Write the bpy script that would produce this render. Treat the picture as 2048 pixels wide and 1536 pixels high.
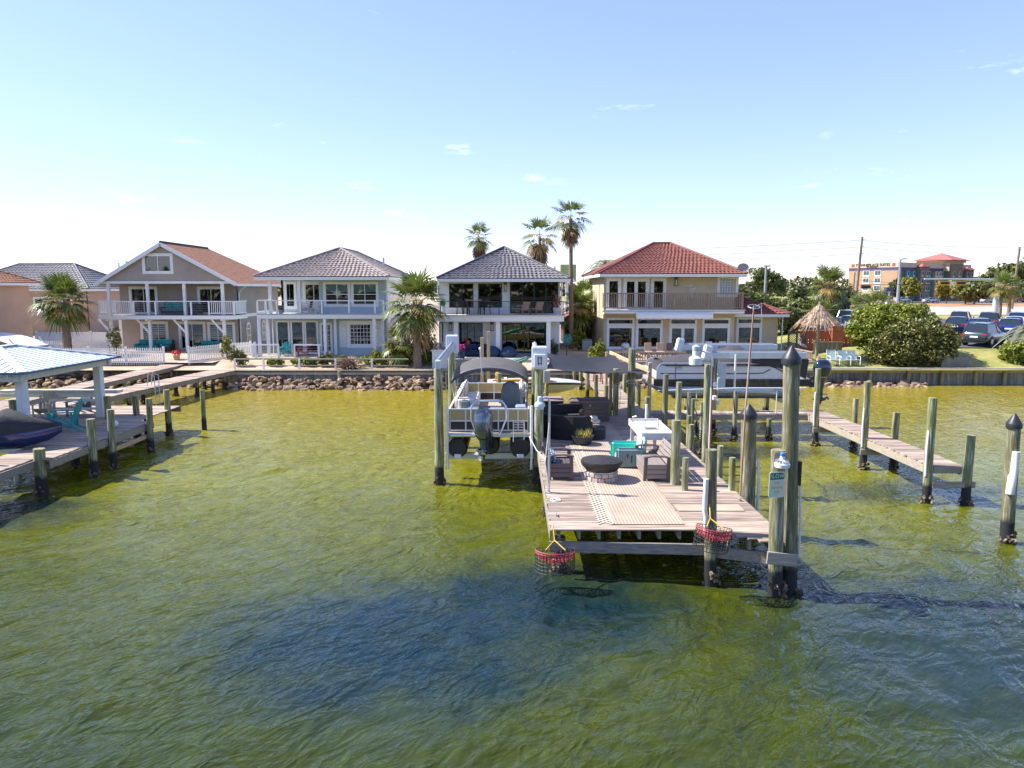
import bpy, bmesh, math, random
import numpy as np
from mathutils import Vector, Matrix, Euler, noise as mnoise
R = math.radians
V = Vector
scene = bpy.context.scene
COL = scene.collection
for o in list(bpy.data.objects):
    bpy.data.objects.remove(o)

# ------------------------------------------------------------------ camera
cam_data = bpy.data.cameras.new('camera')
cam_data.sensor_fit = 'HORIZONTAL'
cam_data.sensor_width = 36.0
cam_data.lens = 36.0 * 1434 / 2048
cam_data.clip_start = 0.1
cam_data.clip_end = 4000
cam = bpy.data.objects.new('camera', cam_data)
COL.objects.link(cam)
cam.location = (0, 0, 6.2)
cam.rotation_euler = (R(90 - 7.55), 0, 0)
scene.camera = cam

# ------------------------------------------------------------------ sky, sun, exposure
SUN_EL = R(47)
SUN_AZ = R(10)            # the sun stands on the left (-X), this far round towards +Y
to_sun = V((-math.cos(SUN_AZ) * math.cos(SUN_EL), math.sin(SUN_AZ) * math.cos(SUN_EL), math.sin(SUN_EL)))
world = bpy.data.worlds.new('World')
scene.world = world
world.use_nodes = True
wn, wl = world.node_tree.nodes, world.node_tree.links
wn.clear()
w_out = wn.new('ShaderNodeOutputWorld')
w_bg = wn.new('ShaderNodeBackground')
w_sky = wn.new('ShaderNodeTexSky')
w_sky.sky_type = 'NISHITA'
w_sky.sun_disc = False
w_sky.sun_elevation = SUN_EL
w_sky.sun_rotation = math.atan2(to_sun.x, to_sun.y)
w_sky.air_density = 0.8
w_sky.dust_density = 0.05
w_sky.ozone_density = 2.6
w_bg.inputs['Strength'].default_value = 0.15
# thin fair-weather clouds all round the sky: noise on a flat layer high overhead
w_tc = wn.new('ShaderNodeTexCoord')
w_sep = wn.new('ShaderNodeSeparateXYZ')
wl.new(w_tc.outputs['Generated'], w_sep.inputs[0])
w_add = wn.new('ShaderNodeMath'); w_add.operation = 'ADD'; w_add.inputs[1].default_value = 0.09
wl.new(w_sep.outputs['Z'], w_add.inputs[0])
w_dx = wn.new('ShaderNodeMath'); w_dx.operation = 'DIVIDE'
w_dy = wn.new('ShaderNodeMath'); w_dy.operation = 'DIVIDE'
wl.new(w_sep.outputs['X'], w_dx.inputs[0]); wl.new(w_add.outputs[0], w_dx.inputs[1])
wl.new(w_sep.outputs['Y'], w_dy.inputs[0]); wl.new(w_add.outputs[0], w_dy.inputs[1])
w_cmb = wn.new('ShaderNodeCombineXYZ')
wl.new(w_dx.outputs[0], w_cmb.inputs[0]); wl.new(w_dy.outputs[0], w_cmb.inputs[1])
w_no = wn.new('ShaderNodeTexNoise')
w_no.inputs['Scale'].default_value = 1.9; w_no.inputs['Detail'].default_value = 7
w_no.inputs['Roughness'].default_value = 0.62; w_no.inputs['Distortion'].default_value = 0.4
wl.new(w_cmb.outputs[0], w_no.inputs['Vector'])
w_ra = wn.new('ShaderNodeValToRGB')
w_ra.color_ramp.elements[0].position = 0.612; w_ra.color_ramp.elements[0].color = (0, 0, 0, 1)
w_ra.color_ramp.elements[1].position = 0.90; w_ra.color_ramp.elements[1].color = (0.85, 0.85, 0.85, 1)
wl.new(w_no.outputs['Fac'], w_ra.inputs[0])
w_mx = wn.new('ShaderNodeMix'); w_mx.data_type = 'RGBA'
wl.new(w_ra.outputs[0], w_mx.inputs['Factor'])
w_wb = wn.new('ShaderNodeMix'); w_wb.data_type = 'RGBA'; w_wb.blend_type = 'MULTIPLY'; w_wb.inputs['Factor'].default_value = 1.0
w_wb.inputs['B'].default_value = (1.12, 0.955, 1.05, 1)      # cool white balance of the photograph
wl.new(w_sky.outputs[0], w_wb.inputs['A'])
# soft shoulder, as in the photograph: the bright haze near the horizon keeps some colour
w_bw = wn.new('ShaderNodeRGBToBW'); wl.new(w_wb.outputs['Result'], w_bw.inputs[0])
w_k = wn.new('ShaderNodeMath'); w_k.operation = 'MULTIPLY_ADD'; w_k.inputs[1].default_value = 0.17; w_k.inputs[2].default_value = 1.0
wl.new(w_bw.outputs[0], w_k.inputs[0])
w_dv = wn.new('ShaderNodeVectorMath'); w_dv.operation = 'DIVIDE'
wl.new(w_wb.outputs['Result'], w_dv.inputs[0]); wl.new(w_k.outputs[0], w_dv.inputs[1])
wl.new(w_dv.outputs[0], w_mx.inputs['A'])
w_mx.inputs['B'].default_value = (4.6, 4.7, 4.9, 1)
wl.new(w_mx.outputs['Result'], w_bg.inputs['Color'])
wl.new(w_bg.outputs[0], w_out.inputs['Surface'])

sun_data = bpy.data.lights.new('sun', 'SUN')
sun_data.energy = 3.6
sun_data.angle = R(0.53)
sun_data.color = (1.0, 0.94, 0.85)
sun = bpy.data.objects.new('sun', sun_data)
sun.rotation_euler = (-to_sun).to_track_quat('-Z', 'Y').to_euler()
sun.location = (-60, 20, 70)
COL.objects.link(sun)

scene.view_settings.view_transform = 'Standard'
scene.view_settings.look = 'None'
scene.view_settings.gamma = 1.0
scene.view_settings.exposure = 1.48
scene.view_settings.use_curve_mapping = False
scene.render.engine = 'CYCLES'
cy = scene.cycles
cy.max_bounces = 6; cy.diffuse_bounces = 3; cy.glossy_bounces = 3; cy.transmission_bounces = 3
cy.transparent_max_bounces = 8
cy.caustics_reflective = False; cy.caustics_refractive = False
cy.sample_clamp_indirect = 6.0
cy.use_denoising = True
cy.use_adaptive_sampling = True

# ------------------------------------------------------------------ materials
MATS = {}
def nd(nt, t, **kw):
    n = nt.nodes.new(t)
    for k, v in kw.items():
        if k.startswith('_'):
            n.inputs[k[1:].replace('_', ' ')].default_value = v
        else:
            setattr(n, k, v)
    return n

def M(name, c, r=0.6, metal=0.0, var=0.15, sc=6.0, st=(1, 1, 1), bump=0.0, bsc=None, c2=None, orand=0.0,
      isl=0.0, spec=0.5, coat=0.0, trans=0.0, detail=5.0, hue=0.0):
    """Procedural material: base colour varied by noise in world space, by object and by mesh island."""
    if name in MATS:
        return MATS[name]
    m = bpy.data.materials.new(name); m.use_nodes = True
    nt = m.node_tree; L = nt.links
    b = nt.nodes['Principled BSDF']
    b.inputs['Roughness'].default_value = r
    b.inputs['Metallic'].default_value = metal
    b.inputs['Specular IOR Level'].default_value = spec
    b.inputs['Coat Weight'].default_value = coat
    b.inputs['Coat Roughness'].default_value = 0.05
    geo = nd(nt, 'ShaderNodeNewGeometry')
    mp = nd(nt, 'ShaderNodeMapping'); mp.inputs['Scale'].default_value = st
    L.new(geo.outputs['Position'], mp.inputs['Vector'])
    no = nd(nt, 'ShaderNodeTexNoise', _Scale=sc, _Detail=detail, _Roughness=0.62)
    L.new(mp.outputs[0], no.inputs['Vector'])
    ra = nd(nt, 'ShaderNodeValToRGB')
    a, z = ra.color_ramp.elements
    a.position, z.position = 0.3, 0.7
    if c2 is None:
        a.color = tuple(max(0, x * (1 - var)) for x in c) + (1,)
        z.color = tuple(min(1, x * (1 + var)) for x in c) + (1,)
    else:
        a.color = tuple(c) + (1,); z.color = tuple(c2) + (1,)
    L.new(no.outputs['Fac'], ra.inputs[0])
    col = ra.outputs[0]
    if orand or isl:
        hs = nd(nt, 'ShaderNodeHueSaturation')
        L.new(col, hs.inputs['Color'])
        src = nd(nt, 'ShaderNodeObjectInfo').outputs['Random'] if orand else geo.outputs['Random Per Island']
        k = orand or isl
        mr = nd(nt, 'ShaderNodeMapRange', _To_Min=1 - k, _To_Max=1 + k)
        L.new(src, mr.inputs['Value']); L.new(mr.outputs[0], hs.inputs['Value'])
        if hue:
            mh = nd(nt, 'ShaderNodeMapRange', _To_Min=0.5 - hue, _To_Max=0.5 + hue)
            L.new(src, mh.inputs['Value']); L.new(mh.outputs[0], hs.inputs['Hue'])
        col = hs.outputs[0]
    L.new(col, b.inputs['Base Color'])
    if bump:
        n2 = no
        if bsc:
            n2 = nd(nt, 'ShaderNodeTexNoise', _Scale=bsc, _Detail=4.0)
            L.new(mp.outputs[0], n2.inputs['Vector'])
        bp = nd(nt, 'ShaderNodeBump', _Strength=bump, _Distance=0.02)
        L.new(n2.outputs['Fac'], bp.inputs['Height']); L.new(bp.outputs[0], b.inputs['Normal'])
    if trans:
        tr = nd(nt, 'ShaderNodeBsdfTranslucent'); L.new(col, tr.inputs['Color'])
        mx = nd(nt, 'ShaderNodeMixShader', _Fac=trans)
        L.new(b.outputs[0], mx.inputs[1]); L.new(tr.outputs[0], mx.inputs[2])
        L.new(mx.outputs[0], nt.nodes['Material Output'].inputs['Surface'])
    MATS[name] = m
    return m

def glass(name, tint=(0.45, 0.62, 0.62), refl=0.10):
    """Thin window pane: tinted see-through layer under a mirror-like one."""
    m = bpy.data.materials.new(name); m.use_nodes = True
    nt = m.node_tree; L = nt.links; nt.nodes.clear()
    out = nd(nt, 'ShaderNodeOutputMaterial')
    t = nd(nt, 'ShaderNodeBsdfTransparent'); t.inputs[0].default_value = tint + (1,)
    g = nd(nt, 'ShaderNodeBsdfGlossy', _Roughness=0.02); g.inputs[0].default_value = (0.95, 1, 1, 1)
    geo = nd(nt, 'ShaderNodeNewGeometry')
    no = nd(nt, 'ShaderNodeTexNoise', _Scale=0.8, _Detail=1.0); L.new(geo.outputs['Position'], no.inputs['Vector'])
    bp = nd(nt, 'ShaderNodeBump', _Strength=0.06, _Distance=0.05); L.new(no.outputs['Fac'], bp.inputs['Height'])
    L.new(bp.outputs[0], g.inputs['Normal'])
    fr = nd(nt, 'ShaderNodeFresnel', _IOR=1.55)
    ad = nd(nt, 'ShaderNodeMath', operation='ADD'); ad.inputs[1].default_value = refl
    L.new(fr.outputs[0], ad.inputs[0])
    mx = nd(nt, 'ShaderNodeMixShader'); L.new(ad.outputs[0], mx.inputs[0])
    L.new(t.outputs[0], mx.inputs[1]); L.new(g.outputs[0], mx.inputs[2]); L.new(mx.outputs[0], out.inputs['Surface'])
    MATS[name] = m
    return m

# ------------------------------------------------------------------ mesh building
class MB:
    """Collects shapes (world coordinates unless the thing is turned) and links them as ONE mesh object."""
    def __init__(s):
        s.v = []; s.f = []; s.mi = []; s.m = 0
    def add(s, vs, fs):
        n = len(s.v)
        s.v.extend([tuple(p) for p in vs])
        s.f.extend([tuple(i + n for i in f) for f in fs])
        s.mi.extend([s.m] * len(fs))
        return s
    def box(s, x0, x1, y0, y1, z0, z1):
        return s.add([(x0, y0, z0), (x1, y0, z0), (x1, y1, z0), (x0, y1, z0), (x0, y0, z1), (x1, y0, z1), (x1, y1, z1), (x0, y1, z1)],
                     [(0, 3, 2, 1), (4, 5, 6, 7), (0, 1, 5, 4), (1, 2, 6, 5), (2, 3, 7, 6), (3, 0, 4, 7)])
    def obox(s, c, size, rot=(0, 0, 0)):
        m = Euler(rot).to_matrix(); c = V(c)
        h = [x / 2 for x in size]
        vs = [c + m @ V((a * h[0], b * h[1], d * h[2])) for d in (-1, 1) for a, b in ((-1, -1), (1, -1), (1, 1), (-1, 1))]
        return s.add(vs, [(0, 3, 2, 1), (4, 5, 6, 7), (0, 1, 5, 4), (1, 2, 6, 5), (2, 3, 7, 6), (3, 0, 4, 7)])
    def bar(s, p, q, w, h, up=(0, 0, 1)):
        p, q = V(p), V(q); d = (q - p).normalized(); u = V(up)
        sd = d.cross(u)
        if sd.length < 1e-4: sd = d.cross(V((0, 1, 0)))
        sd.normalize(); u = sd.cross(d).normalized()
        vs = []
        for e in (p, q):
            for a, b in ((-1, -1), (1, -1), (1, 1), (-1, 1)):
                vs.append(e + sd * (a * w / 2) + u * (b * h / 2))
        return s.add(vs, [(0, 1, 2, 3), (7, 6, 5, 4), (0, 4, 5, 1), (1, 5, 6, 2), (2, 6, 7, 3), (3, 7, 4, 0)])
    def tube(s, pts, r, n=8, caps=True, closed=False):
        pts = [V(p) for p in pts]
        rs = r if isinstance(r, (list, tuple)) else [r] * len(pts)
        k = len(pts); vs = []; fs = []; prev = None
        for i, p in enumerate(pts):
            a = pts[max(i - 1, 0)]; b = pts[min(i + 1, k - 1)]
            d = (b - a)
            d = d.normalized() if d.length > 1e-9 else V((0, 0, 1))
            if prev is None:
                x = d.cross(V((0, 0, 1)))
                if x.length < 0.05: x = d.cross(V((1, 0, 0)))
            else:
                x = prev - d * prev.dot(d)
                if x.length < 1e-6: x = d.cross(V((0, 0, 1)))
            x.normalize(); prev = x; y = d.cross(x)
            for j in range(n):
                t = 2 * math.pi * j / n
                vs.append(p + (x * math.cos(t) + y * math.sin(t)) * rs[i])
        for i in range(k - 1):
            for j in range(n):
                fs.append((i * n + j, i * n + (j + 1) % n, (i + 1) * n + (j + 1) % n, (i + 1) * n + j))
        if caps:
            fs.append(tuple(range(n - 1, -1, -1))); fs.append(tuple((k - 1) * n + j for j in range(n)))
        return s.add(vs, fs)
    def cyl(s, p, q, r0, r1=None, n=12):
        return s.tube([p, q], [r0, r0 if r1 is None else r1], n)
    def lathe(s, prof, c=(0, 0, 0), n=20, sx=1, sy=1):
        vs = []; fs = []; k = len(prof)
        for r, z in prof:
            for j in range(n):
                t = 2 * math.pi * j / n
                vs.append((c[0] + r * sx * math.cos(t), c[1] + r * sy * math.sin(t), c[2] + z))
        for i in range(k - 1):
            for j in range(n):
                fs.append((i * n + j, i * n + (j + 1) % n, (i + 1) * n + (j + 1) % n, (i + 1) * n + j))
        fs.append(tuple(range(n - 1, -1, -1))); fs.append(tuple((k - 1) * n + j for j in range(n)))
        return s.add(vs, fs)
    def loft(s, rings, closed=True, caps=True):
        n = len(rings[0]); vs = [p for r in rings for p in r]; fs = []
        for i in range(len(rings) - 1):
            for j in range(n if closed else n - 1):
                fs.append((i * n + j, i * n + (j + 1) % n, (i + 1) * n + (j + 1) % n, (i + 1) * n + j))
        if caps and closed:
            fs.append(tuple(range(n - 1, -1, -1))); fs.append(tuple((len(rings) - 1) * n + j for j in range(n)))
        return s.add(vs, fs)
    def prism(s, poly, d):
        d = V(d); n = len(poly); a = [V(p) for p in poly]
        return s.add(a + [p + d for p in a], [tuple(range(n - 1, -1, -1)), tuple(range(n, 2 * n))] +
                     [(i, (i + 1) % n, n + (i + 1) % n, n + i) for i in range(n)])
    def build(s, name, mat, parent=None, bev=0.0, smooth=None, kind=None, fix=True):
        me = bpy.data.meshes.new(name)
        o3 = ORG.get(parent.name, (0, 0, 0)) if parent else (0, 0, 0)
        vs = s.v if o3 == (0, 0, 0) else [(p[0] - o3[0], p[1] - o3[1], p[2] - o3[2]) for p in s.v]
        me.from_pydata(vs, [], s.f)
        ms = mat if isinstance(mat, (list, tuple)) else [mat]
        for m in ms: me.materials.append(m)
        if len(ms) > 1: me.polygons.foreach_set('material_index', s.mi)
        if fix or bev:
            bm = bmesh.new(); bm.from_mesh(me)
            if fix: bmesh.ops.recalc_face_normals(bm, faces=bm.faces)
            if bev:
                ed = [e for e in bm.edges if len(e.link_faces) == 2 and e.calc_face_angle(0) > 0.5]
                bmesh.ops.bevel(bm, geom=ed, offset=bev, segments=1 if bev < 0.03 else 3, affect='EDGES', clamp_overlap=True)
            bm.to_mesh(me); bm.free()
        if smooth is not None:
            me.shade_smooth()
            me.set_sharp_from_angle(angle=R(smooth))
        o = bpy.data.objects.new(name, me); COL.objects.link(o)
        if parent:
            o.parent = parent
            ORG[o.name] = o3
        if kind: o['kind'] = kind
        return o

ORG = {}
def tag(o, label, cat, group=None, kind=None):
    o['label'] = label; o['category'] = cat
    if group: o['group'] = group
    if kind: o['kind'] = kind
    return o
def thing(name, label, cat, loc, rz=None, group=None):
    """Empty at the base of a thing. rz given: its parts are built in local coordinates; else in world ones."""
    o = bpy.data.objects.new(name, None); COL.objects.link(o)
    o.empty_display_size = 0.2
    o.location = loc
    if rz is None:
        ORG[o.name] = tuple(loc)
    else:
        o.rotation_euler = (0, 0, rz)
    return tag(o, label, cat, group)
def piece(src, parent, loc=None, rot=None, scale=None):
    """Another object sharing src's mesh, child of parent."""
    o = src.copy(); COL.objects.link(o); o.parent = parent
    if loc is not None: o.location = loc
    if rot is not None: o.rotation_euler = rot
    if scale is not None: o.scale = scale
    return o
def dup(root, loc, rz=0.0, label=None, group=None):
    r = root.copy(); COL.objects.link(r); r.location = loc; r.rotation_euler = (0, 0, rz)
    if label: r['label'] = label
    if group: r['group'] = group
    for ch in list(root.children):
        c = ch.copy(); COL.objects.link(c); c.parent = r
        for g in list(ch.children):
            d = g.copy(); COL.objects.link(d); d.parent = c
    return r
def structure(o):
    o['kind'] = 'structure'; return o
def rng(seed): return random.Random(seed)
def arc(c, r, a0, a1, n, ax=(1, 0, 0), ay=(0, 0, 1)):
    c, ax, ay = V(c), V(ax), V(ay)
    return [c + ax * (r * math.cos(a0 + (a1 - a0) * i / n)) + ay * (r * math.sin(a0 + (a1 - a0) * i / n)) for i in range(n + 1)]
def text_mesh(s, size, mat, parent, loc, rot, ext=0.004, name='lettering'):
    cu = bpy.data.curves.new(name, 'FONT'); cu.body = s; cu.size = size; cu.extrude = ext
    cu.align_x = 'CENTER'; cu.align_y = 'CENTER'
    tmp = bpy.data.objects.new('tmp_text', cu); COL.objects.link(tmp)
    dg = bpy.context.evaluated_depsgraph_get()
    me = bpy.data.meshes.new_from_object(tmp.evaluated_get(dg))
    bpy.data.objects.remove(tmp)
    me.materials.clear(); me.materials.append(mat)
    o = bpy.data.objects.new(name, me); COL.objects.link(o)
    o3 = ORG.get(parent.name, (0, 0, 0))
    o.parent = parent; o.location = V(loc) - V(o3); o.rotation_euler = rot
    return o
# ------------------------------------------------------------------ shared materials
m_white = M('white_paint', (0.78, 0.78, 0.77), 0.45, var=0.05, sc=3)
m_trim = M('white_trim', (0.74, 0.75, 0.76), 0.4, var=0.06, sc=5)
m_black = M('black_metal', (0.015, 0.016, 0.018), 0.4)
m_alu = M('aluminium', (0.62, 0.63, 0.64), 0.28, 0.9, var=0.08, sc=10)
m_galv = M('galvanised_steel', (0.5, 0.52, 0.53), 0.42, 0.7, var=0.12, sc=14)
m_rub = M('black_rubber', (0.012, 0.012, 0.013), 0.7)
m_rope_y = M('yellow_rope', (0.62, 0.42, 0.06), 0.8)
m_rope_w = M('white_rope', (0.72, 0.70, 0.66), 0.8)
m_deck = M('weathered_deck_board', (0.15, 0.105, 0.075), 0.75, c2=(0.52, 0.41, 0.325), sc=2.2, st=(0.6, 8, 9), orand=0.3, bump=0.25, detail=8)
m_decky = M('weathered_board_lengthwise', (0.16, 0.115, 0.09), 0.75, c2=(0.53, 0.45, 0.39), sc=2.2, st=(8, 0.6, 9), orand=0.3, bump=0.25, detail=8)
m_beam = M('grey_timber_beam', (0.17, 0.15, 0.125), 0.8, c2=(0.36, 0.32, 0.28), sc=3.0, st=(0.9, 8, 8), orand=0.1, bump=0.3, detail=8)
m_tan = M('tan_timber', (0.40, 0.27, 0.15), 0.75, c2=(0.58, 0.43, 0.27), sc=3, st=(6, 6, 0.8), bump=0.2)
GL = glass('window_glass', (0.07, 0.14, 0.16), 0.07)
GLC = glass('clear_glass', (0.75, 0.86, 0.86), 0.04)
GLT = glass('teal_tinted_glass', (0.30, 0.50, 0.50), 0.05)

def piling_material():
    """Treated pine pole: green-grey streaked wood, black wet zone and brown growth at the waterline."""
    m = bpy.data.materials.new('treated_piling'); m.use_nodes = True
    nt = m.node_tree; L = nt.links; b = nt.nodes['Principled BSDF']
    geo = nd(nt, 'ShaderNodeNewGeometry')
    mp = nd(nt, 'ShaderNodeMapping'); mp.inputs['Scale'].default_value = (9, 9, 0.7)
    L.new(geo.outputs['Position'], mp.inputs['Vector'])
    no = nd(nt, 'ShaderNodeTexNoise', _Scale=2.2, _Detail=8.0, _Roughness=0.65); L.new(mp.outputs[0], no.inputs['Vector'])
    ra = nd(nt, 'ShaderNodeValToRGB')
    for e, (p, c) in zip([ra.color_ramp.elements[0], ra.color_ramp.elements[1], ra.color_ramp.elements.new(0.5)],
                         [(0.28, (0.07, 0.08, 0.033, 1)), (0.72, (0.37, 0.315, 0.17, 1)), (0.5, (0.20, 0.19, 0.085, 1))]):
        e.position = p; e.color = c
    L.new(no.outputs['Fac'], ra.inputs[0])
    hs = nd(nt, 'ShaderNodeHueSaturation'); L.new(ra.outputs[0], hs.inputs['Color'])
    oi = nd(nt, 'ShaderNodeObjectInfo')
    mr = nd(nt, 'ShaderNodeMapRange', _To_Min=0.8, _To_Max=1.15); L.new(oi.outputs['Random'], mr.inputs['Value']); L.new(mr.outputs[0], hs.inputs['Value'])
    mh = nd(nt, 'ShaderNodeMapRange', _To_Min=0.485, _To_Max=0.54); L.new(oi.outputs['Random'], mh.inputs['Value']); L.new(mh.outputs[0], hs.inputs['Hue'])
    sp = nd(nt, 'ShaderNodeSeparateXYZ'); L.new(geo.outputs['Position'], sp.inputs[0])
    n2 = nd(nt, 'ShaderNodeTexNoise', _Scale=5.0, _Detail=4.0); L.new(geo.outputs['Position'], n2.inputs['Vector'])
    zz = nd(nt, 'ShaderNodeMath', operation='MULTIPLY_ADD'); L.new(n2.outputs['Fac'], zz.inputs[0]); zz.inputs[1].default_value = -0.35
    L.new(sp.outputs['Z'], zz.inputs[2])
    r2 = nd(nt, 'ShaderNodeValToRGB'); e0, e1 = r2.color_ramp.elements
    e0.position = 0.32; e1.position = 0.46; e0.color = (0, 0, 0, 1); e1.color = (1, 1, 1, 1)
    L.new(zz.outputs[0], r2.inputs[0])
    mx = nd(nt, 'ShaderNodeMix', data_type='RGBA'); L.new(r2.outputs[0], mx.inputs['Factor'])
    mx.inputs['A'].default_value = (0.016, 0.017, 0.018, 1); L.new(hs.outputs[0], mx.inputs['B'])
    L.new(mx.outputs['Result'], b.inputs['Base Color']); b.inputs['Roughness'].default_value = 0.75
    bp = nd(nt, 'ShaderNodeBump', _Strength=0.4, _Distance=0.02); L.new(no.outputs['Fac'], bp.inputs['Height']); L.new(bp.outputs[0], b.inputs['Normal'])
    return m
m_pile = piling_material()
m_oyst = M('oyster_shell', (0.04, 0.03, 0.018), 0.85, c2=(0.24, 0.18, 0.11), sc=14, isl=0.5, bump=0.5)

# ------------------------------------------------------------------ terrain: one sheet from the shore to the horizon
SHORE = 45.6
def sm(a, b, t):
    t = min(1, max(0, (t - a) / (b - a))); return t * t * (3 - 2 * t)
def ground_z(x, y):
    left = 1.0 + 0.42 * sm(46.5, 50, y)
    right = 1.0 + 0.95 * sm(47.0, 51.5, y) + 0.35 * sm(52, 58, y)
    k = sm(20.5, 27, x)
    z = left * (1 - k) + right * k
    far = sm(68, 95, y)
    return z * (1 - far) + 2.3 * far
def terrain():
    xs = sorted(set([-900, -500, -300, -180, -120] + list(range(-90, 131, 2)) + [150, 180, 220, 300, 420, 600, 900, 1300]))
    ys = [46.0 + 0.6 * i for i in range(28)] + list(range(64, 130, 4)) + [140, 160, 190, 230, 300, 420, 600, 900, 1400, 2400]
    vs = [(x, y, ground_z(x, y) + (0.04 * mnoise.noise(V((x * .35, y * .35, 0))) if y > 46.5 else 0)) for y in ys for x in xs]
    n = len(xs)
    fs = [(j * n + i, j * n + i + 1, (j + 1) * n + i + 1, (j + 1) * n + i) for j in range(len(ys) - 1) for i in range(n - 1)]
    mb = MB(); mb.add(vs, fs)
    m = bpy.data.materials.new('ground_cover'); m.use_nodes = True
    nt = m.node_tree; L = nt.links; b = nt.nodes['Principled BSDF']; b.inputs['Roughness'].default_value = 0.9
    geo = nd(nt, 'ShaderNodeNewGeometry'); sp = nd(nt, 'ShaderNodeSeparateXYZ'); L.new(geo.outputs['Position'], sp.inputs[0])
    n1 = nd(nt, 'ShaderNodeTexNoise', _Scale=0.5, _Detail=8.0, _Roughness=0.7); L.new(geo.outputs['Position'], n1.inputs['Vector'])
    n2 = nd(nt, 'ShaderNodeTexNoise', _Scale=9.0, _Detail=4.0); L.new(geo.outputs['Position'], n2.inputs['Vector'])
    grass = nd(nt, 'ShaderNodeValToRGB'); grass.color_ramp.elements[0].position = 0.36; grass.color_ramp.elements[1].position = 0.62
    grass.color_ramp.elements[0].color = (0.15, 0.175, 0.03, 1); grass.color_ramp.elements[1].color = (0.36, 0.33, 0.10, 1)
    L.new(n1.outputs['Fac'], grass.inputs[0])
    sand = nd(nt, 'ShaderNodeValToRGB'); sand.color_ramp.elements[0].position = 0.35; sand.color_ramp.elements[1].position = 0.68
    sand.color_ramp.elements[0].color = (0.30, 0.22, 0.14, 1); sand.color_ramp.elements[1].color = (0.52, 0.42, 0.30, 1)
    L.new(n1.outputs['Fac'], sand.inputs[0])
    mr = nd(nt, 'ShaderNodeMapRange', _From_Min=15.0, _From_Max=19.0); L.new(sp.outputs['X'], mr.inputs['Value'])
    mx = nd(nt, 'ShaderNodeMix', data_type='RGBA'); L.new(mr.outputs[0], mx.inputs['Factor'])
    L.new(sand.outputs[0], mx.inputs['A']); L.new(grass.outputs[0], mx.inputs['B'])
    m2 = nd(nt, 'ShaderNodeMix', data_type='RGBA', blend_type='MULTIPLY'); m2.inputs['Factor'].default_value = 0.55
    L.new(mx.outputs['Result'], m2.inputs['A']); L.new(n2.outputs['Color'], m2.inputs['B'])
    bg = nd(nt, 'ShaderNodeBrightContrast'); bg.inputs['Bright'].default_value = 0.02; L.new(m2.outputs['Result'], bg.inputs[0])
    L.new(mx.outputs['Result'], b.inputs['Base Color'])
    bp = nd(nt, 'ShaderNodeBump', _Strength=0.5, _Distance=0.04); L.new(n2.outputs['Fac'], bp.inputs['Height']); L.new(bp.outputs[0], b.inputs['Normal'])
    structure(mb.build('ground', m, smooth=60, fix=False))
terrain()

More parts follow.
